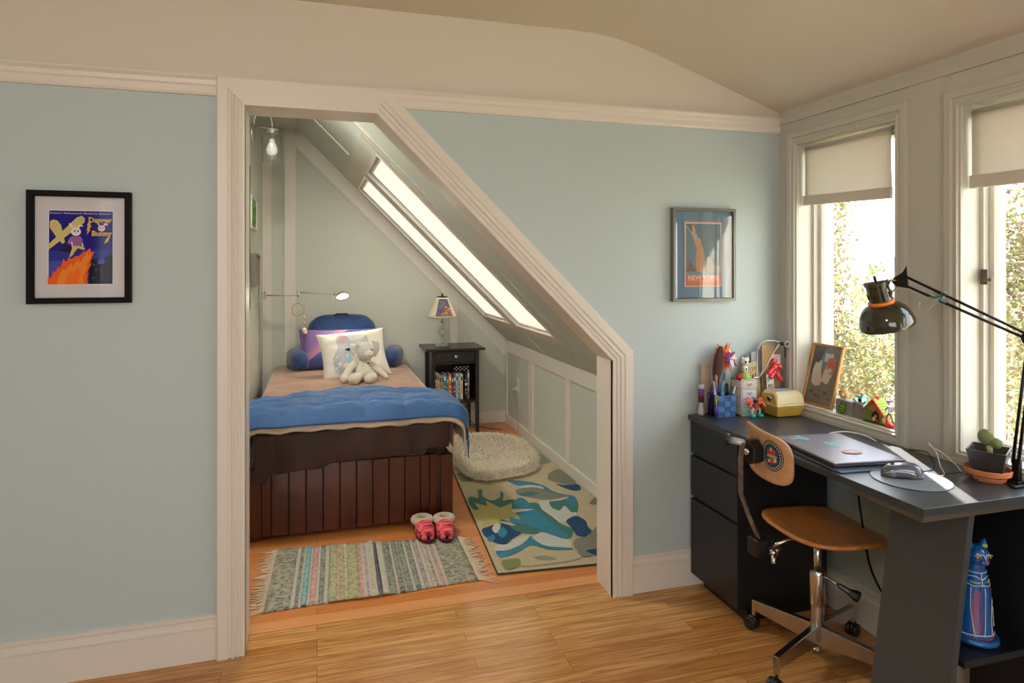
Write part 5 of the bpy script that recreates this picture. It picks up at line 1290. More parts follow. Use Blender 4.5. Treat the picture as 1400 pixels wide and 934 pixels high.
# drawer tower
X0, X1, Y0_, Y1_ = 1.748, 1.826, 2.432, 2.505
dt = tg('drawer_tower', 'white mini drawer tower with four clear drawers, right of the basket', 'drawers', ((X0 + X1) / 2, 2.47, DZ))
WP = mat('white_plastic', c(226, 218, 206), .35)
m = MB()
for k_ in range(5): z = DZ + .038 * k_; m.box(X0, Y0_, z, X1, Y1_, z + .004)
m.box(X0, Y0_, DZ, X0 + .003, Y1_, DZ + .156); m.box(X1 - .003, Y0_, DZ, X1, Y1_, DZ + .156); m.box(X0, Y1_ - .003, DZ, X1, Y1_, DZ + .156); m.build('carcass', WP, dt)
DC = [(214, 200, 196), (206, 206, 214), (190, 178, 200), (150, 190, 176)]
for k_ in range(4):
    z = DZ + .038 * k_ + .005
    d_ = bevel(MB().box(X0 + .005, Y0_ - .002, z, X1 - .005, Y1_ - .006, z + .031).build('drawer', mat('clear_drawer_%d' % k_, c(*DC[3 - k_]), .25, coat=.4), dt), .0015)
    m = MB(); m.smooth = True; m.tube([(X0 + .030 + .018 * i / 8 , Y0_ - .004 - .002 * math.sin(i / 8 * PI), z + .020 - .008 * math.sin(i / 8 * PI)) for i in range(9)], .002, 6); m.build('pull', mat('smoke_pull', c(120, 116, 116), .3), d_)
# on the tower
gd = tg('green_dome', 'lime green plastic dome lid on top of the drawer tower', 'lid', (1.79, 2.465, DZ + .1565))
m = MB(); m.smooth = True; m.lathe([(0, 0), (.027, 0), (.028, .004), (.026, .008), (.024, .010), (.018, .020), (.010, .026), (0, .028)], (1.79, 2.465, DZ + .1565), 24); m.build('dome', ink(150, 186, 74, .35), gd)
pn_ = tg('panda_figure', 'tiny white panda-like figure sitting on the green dome', 'figurine', (1.79, 2.465, DZ + .185))
ellp('body', (1.79, 2.465, DZ + .199), (.015, .013, .017), ink(226, 222, 218, .4), pn_); hd_ = ellp('head', (1.79, 2.463, DZ + .229), (.0195, .017, .018), ink(236, 232, 228, .35), pn_)
for s_ in (-1, 1):
    ellp('eye_patch', (1.79 + s_ * .008, 2.448, DZ + .230), (.005, .002, .0055), ink(40, 38, 40), hd_, nu=10, nv=6); ellp('ear', (1.79 + s_ * .014, 2.463, DZ + .245), (.006, .005, .006), ink(214, 210, 210), hd_, nu=10, nv=6)
    ellp('arm', (1.79 + s_ * .014, 2.456, DZ + .20), (.004, .005, .010), ink(190, 186, 190), pn_, nu=10, nv=6)
ellp('belly_button', (1.788, 2.4515, DZ + .198), (.004, .0015, .004), ink(60, 60, 66), pn_, nu=8, nv=6)
rb = tg('red_eraser', 'red flower-shaped eraser at the left edge of the drawer tower top', 'eraser', (1.757, 2.458, DZ + .157))
m = MB(); m.smooth = True
for i in range(5): m.ell((1.757 + .009 * math.cos(i * 1.257), 2.458 + .009 * math.sin(i * 1.257), DZ + .167), (.008, .008, .010), None, 10, 8)
m.build('petals', ink(214, 40, 56, .4), rb)
# small robot toy in front of the tower
ro = tg('robot_toy', 'orange, white and teal jointed toy robot standing before the drawer tower', 'toy', (1.80, 2.405, DZ))
for s_ in (-1, 1):
    ellp('foot', (1.80 + s_ * .020, 2.40, DZ + .0075), (.011, .014, .0075), ink(50, 186, 186, .35), ro, e=.7)
    m = MB(); m.tube([(1.80 + s_ * .018, 2.404, DZ + .012), (1.80 + s_ * .020, 2.404, DZ + .028), (1.80 + s_ * .008, 2.405, DZ + .040)], [.005, .006, .005], 8); m.build('leg', ink(206, 204, 200, .4), ro)
    m = MB(); m.tube([(1.80 + s_ * .012, 2.405, DZ + .056), (1.80 + s_ * .028, 2.40, DZ + .062), (1.80 + s_ * .038, 2.392, DZ + .045)], [.005, .007, .006], 8); m.build('arm', ink(236, 110, 50, .4), ro)
    m = MB(); m.prism([(1.80 + s_ * .010, DZ + .058), (1.80 + s_ * .030, DZ + .085), (1.80 + s_ * .042, DZ + .070), (1.80 + s_ * .024, DZ + .052)], 'y', 2.412, 2.416); m.build('wing', ink(240, 120, 70, .4), ro)
m = MB(); m.box(1.789, 2.396, DZ + .036, 1.811, 2.414, DZ + .060, bev=.003); m.build('torso', ink(190, 46, 60, .4), ro)
m = MB(); m.box(1.792, 2.396, DZ + .061, 1.808, 2.412, DZ + .076, bev=.003); m.build('head', ink(60, 56, 60, .4), ro)
m = MB(); m.tube([(1.77, 2.39, DZ + .09), (1.83, 2.388, DZ + .03)], .0016, 6); m.build('staff', ink(40, 36, 40, .4), ro)

# books and boards behind, bent holder
def slab(name, lb, cat, x0, x1, y, h_, th, cc, tilt=0, roll=0, print_=None, z0=0, rough=.6):
    t = tg(name, lb, cat, ((x0 + x1) / 2, y, DZ + z0)); M_ = Matrix.Translation(((x0 + x1) / 2, y, DZ + z0)) @ Matrix.Rotation(R(-tilt), 4, 'X') @ Matrix.Rotation(R(roll), 4, 'Y')
    m = MB(); w_ = x1 - x0; m.box(-w_ / 2, 0, 0, w_ / 2, th, h_, M_, bev=.0008, seg=1); o = m.build('board', ink(*cc, rough), t)
    if print_:
        p = Print(M_ @ frame_M((0, -.0002, 0), (1, 0, 0), (0, 0, 1)), .0002); print_(p, w_, h_); p.build('cover_print', t)
    return t
slab('grey_folder', 'grey folder standing farthest left behind the magazine', 'folder', 1.832, 1.885, 2.528, .245, .006, (128, 132, 134), 0, 0)
slab('slim_notebook', 'slim pale grey notebook standing behind the cream magazine', 'book', 1.862, 1.925, 2.5185, .262, .006, (176, 180, 190), 0, 0)
def pr1(p, w_, h_):
    p.rect(-w_ / 2 + .002, .002, w_ / 2 - .002, h_ - .002, ink(214, 206, 158)); p.text('STAR', 0, h_ * .70, ink(90, 80, 66), w_ * .86, .026, bold=.02)
    p.text('TIM', .008, h_ * .86, ink(206, 84, 60), w_ * .5, .018); p.rect(-w_ * .4, h_ * .80, w_ * .1, h_ * .808, ink(206, 84, 60)); p.rect(-w_ * .4, .03, w_ * .3, h_ * .45, ink(196, 188, 146))
slab('magazine', 'cream magazine with red and brown heading standing behind the yellow case', 'magazine', 1.838, 1.915, 2.503, .218, .006, (206, 198, 156), 1, -8, pr1)
slab('green_booklet', 'thin green booklet squeezed in left of the cream magazine', 'book', 1.826, 1.85, 2.515, .20, .004, (110, 150, 90), 0, -7)
slab('cardboard_sheet', 'tall narrow tan cardboard sheet standing beside the window casing', 'cardboard', 1.905, 1.968, 2.495, .295, .004, (190, 156, 116), 0, -1)
slab('brown_cardboard', 'wide brown cardboard panel behind the red balloon figure', 'cardboard', 1.93, 2.006, 2.5035, .272, .004, (166, 138, 108), 0, 0)
def pr2(p, w_, h_): 
    for i in range(3): p.rect(-w_ * .35, h_ * (.25 + .22 * i), w_ * (.3 - .1 * i), h_ * (.28 + .22 * i), ink(170, 130, 150))
slab('pink_note', 'small pale pink note stuck on the brown cardboard panel', 'note', 1.945, 1.995, 2.4925, .042, .0008, (232, 208, 214), 0, 3, pr2, z0=.208)
def pr3(p, w_, h_):
    p.rect(-w_ / 2 + .003, .003, w_ / 2 - .003, h_ - .003, ink(214, 210, 200)); p.poly([(-.015, .045), (-.004, .05), (-.002, .075), (-.016, .07)], ink(120, 180, 170)); p.disc(.010, .062, .009, .011, ink(140, 190, 170)); p.rect(-.014, .012, .014, .035, ink(196, 150, 140)); p.disc(-.006, .030, .008, .006, ink(100, 150, 130))
slab('picture_card', 'small picture card with green drawings leaning behind the yellow case', 'card', 1.905, 1.95, 2.470, .085, .002, (90, 80, 76), 0, -4, pr3, z0=.088)
# red balloon figure
rf = tg('balloon_figure', 'glossy red balloon-like figure clinging to the cardboard', 'figurine', (1.955, 2.478, DZ + .125))
RB = mat('gloss_red', c(222, 44, 62), .25, coat=.5)
for nm, p_, r_ in (('head', (1.950, 2.478, DZ + .222), (.0135, .011, .014)), ('torso', (1.955, 2.478, DZ + .192), (.017, .013, .018)), ('belly', (1.952, 2.478, DZ + .172), (.015, .012, .013))): ellp(nm, p_, r_, RB, rf)
for nm, pts in (('arm', [(1.945, 2.474, DZ + .190), (1.925, 2.470, DZ + .178), (1.915, 2.468, DZ + .170)]), ('arm', [(1.965, 2.474, DZ + .20), (1.975, 2.472, DZ + .198), (1.980, 2.470, DZ + .192)]),
                ('leg', [(1.945, 2.474, DZ + .168), (1.930, 2.468, DZ + .158), (1.922, 2.466, DZ + .152)]), ('leg', [(1.962, 2.474, DZ + .168), (1.974, 2.470, DZ + .150), (1.980, 2.468, DZ + .138)])): tap(nm, pts, [.010, .011, .010], RB, rf)
# bent holder with clip
hl = tg('wire_holder', 'bent silver tube stand with a black clip and ring, arching over the boards', 'stand', (1.83, 2.475, DZ + .12))
ST = mat('silver_tube', c(176, 172, 164), .3, .8)
m = MB(); m.smooth = True; m.tube(catmull([(1.835, 2.470, DZ + .155), (1.862, 2.468, DZ + .158), (1.885, 2.466, DZ + .185), (1.935, 2.462, DZ + .265), (1.958, 2.46, DZ + .295), (1.975, 2.46, DZ + .300)], 8), .0042, 10); m.build('front_tube', ST, hl)
m = MB(); m.smooth = True; m.tube(catmull([(1.868, 2.485, DZ + .275), (1.885, 2.485, DZ + .300), (1.905, 2.482, DZ + .312), (1.945, 2.475, DZ + .314), (1.975, 2.462, DZ + .304)], 8), .0035, 10); m.tube([(1.868, 2.485, DZ + .275), (1.863, 2.487, DZ + .0)], .0028, 8); m.build('rear_tube', ST, hl)
m = MB(); m.smooth = True; m.tube([(1.965, 2.458, DZ + .302), (1.99, 2.452, DZ + .300)], .0075, 14); m.build('black_clip', BPL, hl)
m = MB(); m.smooth = True; m.tube([(1.994 + .011 * math.cos(a * PI / 10), 2.447, DZ + .300 + .013 * math.sin(a * PI / 10)) for a in range(21)], .0028, 8, cap=False); m.build('ring', ST, hl)
m = MB(); m.box(1.986, 2.452, DZ + .24, 1.996, 2.458, DZ + .285, bev=.002); m.build('hanging_tag', BPL, hl)

# yellow and cream case
cs_ = tg('flip_case', 'vintage yellow case with a domed cream lid and round dial', 'case', (1.94, 2.42, DZ))
YL = mat('mustard_plastic', c(206, 168, 70), .45, var=.1, vscale=14); CRM = mat('cream_plastic', c(222, 206, 164), .4, var=.06, vscale=10)
ex, wy0, wy1 = 1.868, 2.345, 2.452
def loft(name, rings, mt_, par, cap=True):
    m = MB(); V = [[m.bm.verts.new(Vector(p)) for p in r_] for r_ in rings]
    for a, b in zip(V, V[1:]):
        for i in range(len(a)): m.bm.faces.new([a[i], a[(i + 1) % len(a)], b[(i + 1) % len(b)], b[i]])
    if cap: m.bm.faces.new(V[0][::-1]); m.bm.faces.new(V[-1])
    return bevel(m.build(name, mt_, par), .003)
def rc(x0, x1, y0, y1, z): return [(x0, y0, z), (x1, y0, z), (x1, y1, z), (x0, y1, z)]
loft('lower_tray', [rc(1.876, 1.992, 2.362, 2.445, DZ + .003), rc(1.862, 2.004, 2.345, 2.455, DZ + .048)], YL, cs_)
loft('rim', [rc(1.858, 2.006, 2.341, 2.458, DZ + .0485), rc(1.858, 2.006, 2.341, 2.458, DZ + .058)], CRM, cs_)
ld2 = loft('lid', [rc(1.864, 2.003, 2.347, 2.454, DZ + .0585), rc(1.870, 1.999, 2.356, 2.452, DZ + .095), rc(1.878, 1.992, 2.375, 2.448, DZ + .106)], CRM, cs_)
m = MB(); m.prism([(2.350, DZ + .060), (2.450, DZ + .060), (2.446, DZ + .094), (2.372, DZ + .103), (2.357, DZ + .094)], 'x', 1.8615, 1.8665); m.build('end_panel', YL, ld2)
m = MB(); m.smooth = True; m.tube([(1.862, 2.39, DZ + .080), (1.855, 2.39, DZ + .080)], .012, 20); di = m.build('dial', CHR, cs_)
m = MB(); m.smooth = True; m.tube([(1.8555, 2.39, DZ + .080), (1.853, 2.39, DZ + .080)], .006, 14); m.build('dial_centre', BPL, di)
m = MB(); m.box(1.888, 2.385, DZ + .1062, 1.97, 2.44, DZ + .108); m.build('top_window', mat('pale_label', c(176, 186, 206), .3), ld2)
for x in (1.885, 1.985): 
    for y in (2.372, 2.436): MB().box(x - .006, y - .006, DZ, x + .006, y + .006, DZ + .003).build('rubber_foot', BPL, cs_)

# ============================================================ on the window sill
SZ = .7915
cf2 = tg('photo_frame', 'gold wood frame with a picture of two cats, leaning in the window corner', 'picture frame', (2.06, 2.315, SZ))
Mf = frame_M((2.048, 2.414, SZ + .002), (0, -1, 0), (.26, 0, 1))
W_, H_ = .178, .27
GW = mat('gold_wood', c(186, 130, 66), .4, var=.2, vscale=20, stretch=(1, 8, 1))
m = MB(); m.mould([(0, 0), (0, H_), (W_, H_), (W_, 0)], [(0, 0), (0, .010), (.003, .013), (.009, .012), (.012, .007), (.012, 0)], -1, lambda a, b, v: Mf @ Vector((a, b, v)), closed=True); m.build('wood_frame', GW, cf2)
p = Print(Mf @ Matrix.Translation((0, 0, .004)), .0002)
BR1, GY1, GY2, CRW, RD1, DKG = ink(128, 116, 104, .35), ink(78, 78, 80, .35), ink(120, 122, 122, .35), ink(206, 196, 178, .35), ink(206, 96, 76, .35), ink(52, 52, 56, .35)
p.rect(.010, .010, W_ - .010, H_ - .010, GY2); p.poly([(.010, H_ - .010), (.080, H_ - .010), (.05, .16), (.010, .12)], GY1); p.poly([(.11, .012), (.165, .012), (.165, H_ - .012), (.12, H_ - .012), (.14, .15)], BR1)
p.poly([(.012, .012), (.166, .012), (.166, .09), (.1, .075), (.05, .085), (.012, .07)], BR1); p.rect(.080, .195, .128, .232, ink(196, 200, 206))
p.poly([(.03, .10), (.025, .15), (.035, .19), (.032, .215), (.045, .20), (.06, .205), (.068, .222), (.07, .19), (.075, .15), (.088, .11), (.08, .09), (.05, .085)], CRW)
p.poly([(.03, .19), (.028, .225), (.05, .24), (.066, .235), (.068, .205), (.05, .185)], DKG)
p.poly([(.085, .11), (.09, .15), (.10, .18), (.105, .21), (.118, .195), (.132, .198), (.142, .215), (.146, .18), (.140, .145), (.13, .12), (.12, .10)], CRW)
p.poly([(.104, .165), (.102, .21), (.118, .215), (.138, .215), (.148, .19), (.144, .150), (.128, .142)], RD1); p.disc(.122, .16, .012, .010, CRW)
for i in range(10): p.disc(.03 + .013 * i, .05 + .012 * math.sin(i * 2), .010, .006, GY1 if i % 2 else GY2)
p.build('cat_picture', cf2)
m = MB(); m.smooth = False; P_ = [Mf @ Vector(q_) for q_ in ((.010, .010, .0075), (W_ - .010, .010, .0075), (W_ - .010, H_ - .010, .0075), (.010, H_ - .010, .0075))]; m.poly(P_); m.build('glass_pane', GL, cf2)
m = MB(); m.poly([Mf @ Vector(q_) for q_ in ((.002, .002, 0), (W_ - .002, .002, 0), (W_ - .002, H_ - .002, 0), (.002, H_ - .002, 0))]); m.build('backing', BR1, cf2)

gb = tg('grey_box', 'small grey box with a green pixel creature on its side, on the window sill', 'box', (2.072, 2.185, SZ))
m = MB(); m.box(2.052, 2.145, SZ, 2.094, 2.225, SZ + .058, bev=.002); m.build('case', ink(140, 138, 132), gb)
p = Print(frame_M((2.0515, 2.225, SZ), (0, -1, 0), (0, 0, 1)), .0002)
pix = ["..k...k..", ".kgk.kgk.", ".kgggggk.", "kgggggggk", "kgkggkggk", "kggggggk.", ".kgkkggk.", ".kgggggk.", "..kkkkk.."]
for r_i, row in enumerate(pix):
    for c_i, q_ in enumerate(row):
        if q_ != '.': p.rect(.022 + c_i * .0045, .050 - (r_i + 1) * .005, .022 + (c_i + 1) * .0045, .050 - r_i * .005, ink(40, 40, 36) if q_ == 'k' else ink(126, 186, 60)) if not (p.poly and False) else None
p.build('pixel_creature', gb)
fz = tg('fluffy_figure', 'tan fluffy animal figure sitting on the grey sill box', 'figurine', (2.072, 2.20, SZ + .0585))
m = MB(); m.smooth = False; r5 = random.Random(2)
for i in range(420):
    a, b_ = r5.uniform(0, 2 * PI), r5.uniform(-.35, PI / 2); d_ = Vector((math.cos(a) * math.cos(b_), math.sin(a) * math.cos(b_), math.sin(b_))); q_ = Vector((2.072, 2.20, SZ + .081)) + d_ * .016; s_ = d_.orthogonal().normalized() * .0015
    if q_.z < SZ + .060: continue
    m.poly([q_ - s_, q_ + s_, q_ + d_ * r5.uniform(.004, .009)])
fb = ellp('body', (2.072, 2.20, SZ + .080), (.018, .020, .0205), mat('tan_fuzz', c(196, 156, 106), .9), fz); m.build('fluff', _M['tan_fuzz'], fb)
ellp('face', (2.058, 2.196, SZ + .078), (.008, .010, .009), ink(222, 196, 156), fz); ellp('eye', (2.0505, 2.192, SZ + .081), (.001, .0018, .002), ink(20, 20, 20), fz, nu=8, nv=6); ellp('eye', (2.0505, 2.200, SZ + .081), (.001, .0018, .002), ink(20, 20, 20), fz, nu=8, nv=6)
cy_ = tg('cyan_block_toy', 'cyan and white building-block vehicle with wings, standing on a grey block', 'toy', (2.075, 2.115, SZ + .0455))
m = MB(); m.box(2.055, 2.083, SZ, 2.095, 2.142, SZ + .045, bev=.002); o = m.build('grey_block', ink(132, 130, 126), None, (2.075, 2.115, SZ)); tag(o, 'plain grey block between the pixel-creature box and the toy house', 'block')
CYN, WHT = ink(40, 186, 206, .3), ink(228, 226, 222, .3)
for nm, b_, mt_ in (('hull', (2.060, 2.092, .0, 2.088, 2.138, .012), CYN), ('cabin', (2.064, 2.100, .0125, 2.086, 2.122, .036), WHT), ('roof', (2.060, 2.096, .0365, 2.088, 2.124, .044), CYN), ('window_block', (2.0625, 2.104, .018, 2.0635, 2.118, .032), ink(30, 50, 60)), ('chimney', (2.07, 2.104, .0445, 2.08, 2.116, .053), ink(190, 90, 70)), ('tail_block', (2.066, 2.128, .0125, 2.084, 2.138, .020), WHT)):
    m = MB(); m.box(b_[0], b_[1], SZ + .0455 + b_[2], b_[3], b_[4], SZ + .0455 + b_[5], bev=.001, seg=1); m.build(nm, mt_, cy_)
for s_ in (-1, 1):
    m = MB(); m.prism([(2.112 + s_ * .010, SZ + .060), (2.112 + s_ * .030, SZ + .075), (2.112 + s_ * .034, SZ + .068), (2.112 + s_ * .012, SZ + .052)], 'x', 2.062, 2.066); m.build('wing', CYN, cy_)
m = MB(); m.smooth = True
for dy in (.0, .028): m.tube([(2.0585, 2.100 + dy, SZ + .054), (2.0545, 2.100 + dy, SZ + .054)], .006, 12)
m.build('wheels', ink(220, 60, 60), cy_)
hs_ = tg('toy_house', 'toy log house with green shingle roof and red gable trim on the sill', 'toy house', (2.075, 2.03, SZ))
HG, HR_, HB_, HO = ink(110, 150, 66), ink(214, 66, 56), ink(70, 44, 32), ink(196, 130, 76)
m = MB(); m.box(2.042, 1.985, SZ, 2.10, 2.075, SZ + .004); m.build('base', ink(66, 96, 50), hs_)
# gable faces the room (-x) and far side; ridge runs along x
m = MB(); m.prism([(1.994, SZ + .004), (2.066, SZ + .004), (2.066, SZ + .045), (2.03, SZ + .082), (1.994, SZ + .045)], 'x', 2.055, 2.095); m.build('walls', HO, hs_)
m = MB()
for i in range(7): z = SZ + .008 + i * .0062; m.tube([(2.0535, 2.044, z), (2.0535, 2.068, z)], .003, 6); m.tube([(2.0535, 1.992, z), (2.0535, 2.006, z)], .003, 6)
m.build('logs', HG, hs_)
m = MB(); m.prism([(2.008, SZ + .004), (2.042, SZ + .004), (2.042, SZ + .036), (2.025, SZ + .050), (2.008, SZ + .036)], 'x', 2.0535, 2.0548); m.build('doorway', HB_, hs_)
for (y, z, r_, cc) in ((2.016, .012, .006, (206, 60, 50)), (2.030, .016, .007, (214, 196, 150)), (2.022, .028, .005, (190, 150, 90)), (2.036, .010, .005, (200, 70, 60))): ellp('bear', (2.051, y, SZ + z), (.004, r_, r_ * 1.2), ink(*cc), hs_, nu=10, nv=6)
for s_ in (-1, 1):
    m = MB(); a_, b_ = Vector((0, 2.03, SZ + .088)), Vector((0, 2.03 + s_ * .052, SZ + .034)); n_ = Vector((0, s_ * .72, .70)) * .004
    pts = [(a_.y, a_.z), (b_.y, b_.z), (b_.y + n_.y, b_.z + n_.z), (a_.y, a_.z + .005)]
    m.prism(pts, 'x', 2.046, 2.10); rf_ = m.build('roof', ink(150, 186, 96), hs_)
    m = MB()
    for i in range(6):
        q_ = a_.lerp(b_, (i + .6) / 6) + n_ * 1.1; m.tube([(2.046, q_.y, q_.z), (2.10, q_.y, q_.z)], .0013, 5)
    m.build('shingle_row', ink(110, 150, 70), rf_)
    m = MB(); m.tube([(2.0455, a_.y, a_.z + .003), (2.0455, b_.y + n_.y * .6, b_.z)], .0042, 8); m.build('gable_trim', HR_, hs_)
m = MB(); m.box(2.065, 2.025, SZ + .088, 2.073, 2.033, SZ + .104); m.build('chimney', HR_, hs_)
bt = tg('black_bottle_toy', 'tiny dark bottle-shaped figure between the toy house and the red base', 'figurine', (2.06, 1.972, SZ))
m = MB(); m.smooth = True; m.lathe([(0, 0), (.006, 0), (.006, .012), (.003, .016), (.0035, .022), (0, .024)], (2.06, 1.972, SZ), 12); m.build('body', ink(50, 50, 52), bt)
sk_ = tg('skateboarder_figure', 'purple and grey jointed figure on a red base at the end of the window sill', 'figurine', (2.065, 1.935, SZ))
m = MB(); m.smooth = True; m.ell((2.065, 1.938, SZ + .008), (.018, .026, .008), None, 20, 8, .8); m.build('red_base', ink(214, 50, 44, .3), sk_)
for y0, y1, zz in ((1.945, 1.957, 0), (1.945, 1.926, 0)):
    m = MB(); m.tube([(2.065, y0, SZ + .055), (2.062, (y0 + y1) / 2 + (.006 if y1 > y0 else -.002), SZ + .035), (2.065, y1, SZ + .014)], [.004, .0038, .005], 8); m.build('leg', ink(112, 112, 112), sk_)
m = MB(); m.tube([(2.065, 1.945, SZ + .052), (2.065, 1.944, SZ + .078)], [.006, .008], 10); m.build('torso', ink(214, 206, 214), sk_)
ellp('head', (2.064, 1.944, SZ + .089), (.008, .008, .009), ink(226, 196, 180), sk_); ellp('cap', (2.062, 1.945, SZ + .096), (.010, .010, .006), ink(130, 70, 160), sk_)
for s_ in (-1, 1):
    m = MB(); m.tube([(2.065, 1.944 + s_ * .006, SZ + .076), (2.06, 1.944 + s_ * .014, SZ + .066), (2.056, 1.944 + s_ * .012, SZ + .058)], .003, 8); m.build('arm', ink(150, 90, 170), sk_)
sk_.location.y += .017; sk_.location.x -= .008; bt.location.y += .006
# ============================================================ pictures on the front wall
def frame_box(t, x0, x1, z0, z1, y, fw_, dep, mt_, mats2=None, closed=True):
    """hollow rectangular frame against a wall facing -y"""
    return MB().mould([(x0, z0), (x0, z1), (x1, z1), (x1, z0)], [(0, 0), (0, dep), (fw_ * .8, dep), (fw_, dep * .8), (fw_, 0)], -1, lambda a, b, v: (a, y - v, b), closed=True).build('wood_frame' if mt_ is None else 'frame', mt_, t)
PY = YF - .001
pb = thing('framed_drawing', 'black framed child drawing of a rabbit hero above orange flames', 'picture', (-.763, PY, 1.27))
frame_box(pb, -.916, -.611, 1.270, 1.647, PY, .019, .026, mat('black_frame', c(12, 11, 12), .7, spec=.2))
MB().box(-.90, PY - .006, 1.286, -.627, PY, 1.631).build('mat_board', ink(206, 204, 208), pb)
pr = Print(frame_M((-.857, PY - .0064, 1.3335), (1, 0, 0), (0, 0, 1)), .00015)
def K(pts, cc): pr.poly([((x - 170) / 490 * .190, (760 - y) / 575 * .249) for x, y in pts], ink(*cc))
def KC(x, y, rx, ry, cc, rot=0): pr.disc((x - 170) / 490 * .190, (760 - y) / 575 * .249, rx / 490 * .190, ry / 575 * .249, ink(*cc), 18, rot)
def KL(pts, w_, cc): pr.line([((x - 170) / 490 * .190, (760 - y) / 575 * .249) for x, y in pts], w_ / 490 * .19, ink(*cc))
NB = (28, 24, 130)
K([(164, 180), (664, 180), (660, 766), (160, 766)], (226, 224, 230)); K([(172, 188), (656, 188), (654, 758), (168, 758)], NB)
K([(168, 500), (655, 480), (655, 758), (168, 758)], (44, 50, 150)); K([(168, 580), (655, 560), (655, 758), (168, 758)], (70, 78, 176))
K([(590, 545), (625, 545), (625, 520), (655, 520), (655, 758), (470, 758), (470, 600), (495, 560), (540, 560), (540, 600), (590, 600)], (20, 18, 40))
for x, y in ((500, 600), (520, 640), (600, 570), (630, 600), (610, 650), (560, 680), (640, 690), (500, 705), (590, 720)): K([(x, y), (x + 14, y), (x + 14, y + 12), (x, y + 12)], (70, 76, 130))
K([(180, 270), (205, 258), (235, 265), (262, 300), (292, 430), (272, 445), (230, 395), (178, 320)], (206, 192, 120)); KC(214, 298, 18, 20, (190, 180, 140)); KC(214, 298, 9, 10, (206, 192, 120))
K([(168, 450), (330, 290), (380, 240), (420, 225), (442, 245), (440, 275), (410, 300), (168, 492)], (206, 192, 120)); KC(412, 255, 18, 20, (190, 180, 140)); KC(412, 255, 9, 10, (206, 192, 120))
K([(245, 495), (300, 450), (350, 470), (340, 510), (280, 510)], (34, 16, 60))
K([(330, 395), (350, 385), (410, 385), (425, 410), (428, 455), (410, 450), (408, 465), (352, 468), (345, 445), (322, 450), (312, 432)], (150, 100, 160))
K([(352, 462), (420, 460), (448, 480), (435, 492), (390, 478), (370, 500), (345, 540), (325, 545), (340, 500)], (206, 190, 120)); K([(312, 545), (340, 545), (330, 558)], (170, 60, 70)); K([(432, 480), (450, 480), (446, 496)], (170, 60, 70))
KC(376, 350, 38, 32, (230, 226, 232)); K([(346, 325), (322, 290), (330, 282), (356, 318)], (230, 226, 232)); K([(388, 320), (402, 292), (430, 300), (424, 312), (408, 305), (400, 326)], (230, 226, 232)); KC(367, 345, 6, 8, (60, 60, 90)); KC(392, 345, 6, 8, (60, 60, 90)); KC(380, 360, 4, 3, (200, 110, 140))
KL([(345, 428), (350, 470)], 9, (230, 226, 232)); KL([(425, 440), (430, 462)], 9, (230, 226, 232))
K([(166, 758), (166, 690), (190, 710), (210, 650), (222, 665), (245, 615), (255, 640), (285, 560), (300, 590), (325, 545), (340, 565), (375, 540), (400, 540), (440, 500), (450, 510), (485, 475), (490, 505), (517, 505), (480, 600), (500, 590), (455, 680), (475, 670), (460, 720), (470, 758)], (232, 96, 34))
K([(230, 758), (250, 690), (280, 640), (300, 650), (340, 590), (350, 620), (400, 560), (400, 600), (470, 500), (470, 540), (500, 515), (455, 620), (470, 615), (430, 700), (440, 758)], (238, 136, 44))
K([(290, 758), (310, 690), (350, 650), (350, 700), (390, 620), (400, 660), (420, 640), (390, 758)], (240, 110, 40))
pr.text('Action! Adventure! Bedtime Stories!', .094, .2395, ink(206, 204, 220), .180, .0065)
GOLD = ink(214, 180, 84)
pr.text('Danger', .153, .215, GOLD, .070, .024, bold=.035); pr.text('Bunny', .157, .170, GOLD, .060, .023, bold=.035)
K([(472, 275), (492, 262), (485, 300), (498, 300), (478, 335), (488, 335), (460, 372), (468, 338), (456, 338), (470, 305), (460, 305)], (214, 180, 84)); K([(620, 395), (640, 390), (622, 418), (634, 418), (588, 446), (606, 420), (596, 418)], (214, 180, 84))
KC(573, 322, 28, 24, (226, 200, 214)); K([(552, 302), (538, 280), (546, 276), (562, 300)], (226, 200, 214)); K([(586, 300), (596, 278), (624, 286), (618, 304), (604, 292), (596, 306)], (226, 200, 214)); KC(563, 318, 4, 4, (60, 50, 90)); KC(584, 318, 4, 4, (60, 50, 90)); KC(574, 330, 3, 2, (200, 90, 120))
pr.build('drawing', pb)
MB().box(-.897, PY - .0185, 1.289, -.630, PY - .0165, 1.628).build('glass_pane', glassmat('picture_glass', (1, 1, 1, 1), .12), pb)

pn2 = thing('framed_poster', 'silver-grey framed travel poster on the wall beside the left window', 'poster', (1.63, PY, 1.24))
frame_box(pn2, 1.473, 1.786, 1.240, 1.648, PY, .014, .026, mat('pewter_frame', c(116, 114, 106), .35, .4))
MB().box(1.484, PY - .006, 1.25, 1.775, PY, 1.638).build('mat_board', ink(104, 136, 160), pn2)
pr = Print(frame_M((1.473, PY - .0064, 1.24), (1, 0, 0), (0, 0, 1)), .00015)
def Q(pts, cc): pr.poly([((x - 100) / 445 * .313, (795 - y) / 670 * .408) for x, y in pts], ink(*cc))
Q([(192, 218), (462, 218), (462, 694), (192, 694)], (196, 120, 100)); Q([(196, 226), (457, 226), (457, 690), (196, 690)], (216, 206, 196)); Q([(204, 236), (450, 236), (450, 684), (204, 684)], (106, 124, 136))
Q([(204, 250), (225, 240), (290, 330), (280, 370)], (150, 174, 170)); Q([(204, 240), (240, 240), (265, 300), (235, 290)], (90, 112, 110))
Q([(262, 300), (275, 345), (300, 340), (310, 370), (330, 430), (345, 600), (280, 604), (272, 500), (280, 420), (268, 380), (252, 330)], (196, 150, 116)); Q([(246, 262), (262, 256), (268, 300), (254, 306)], (206, 164, 120)); Q([(240, 244), (264, 240), (262, 258), (246, 262)], (190, 110, 80))
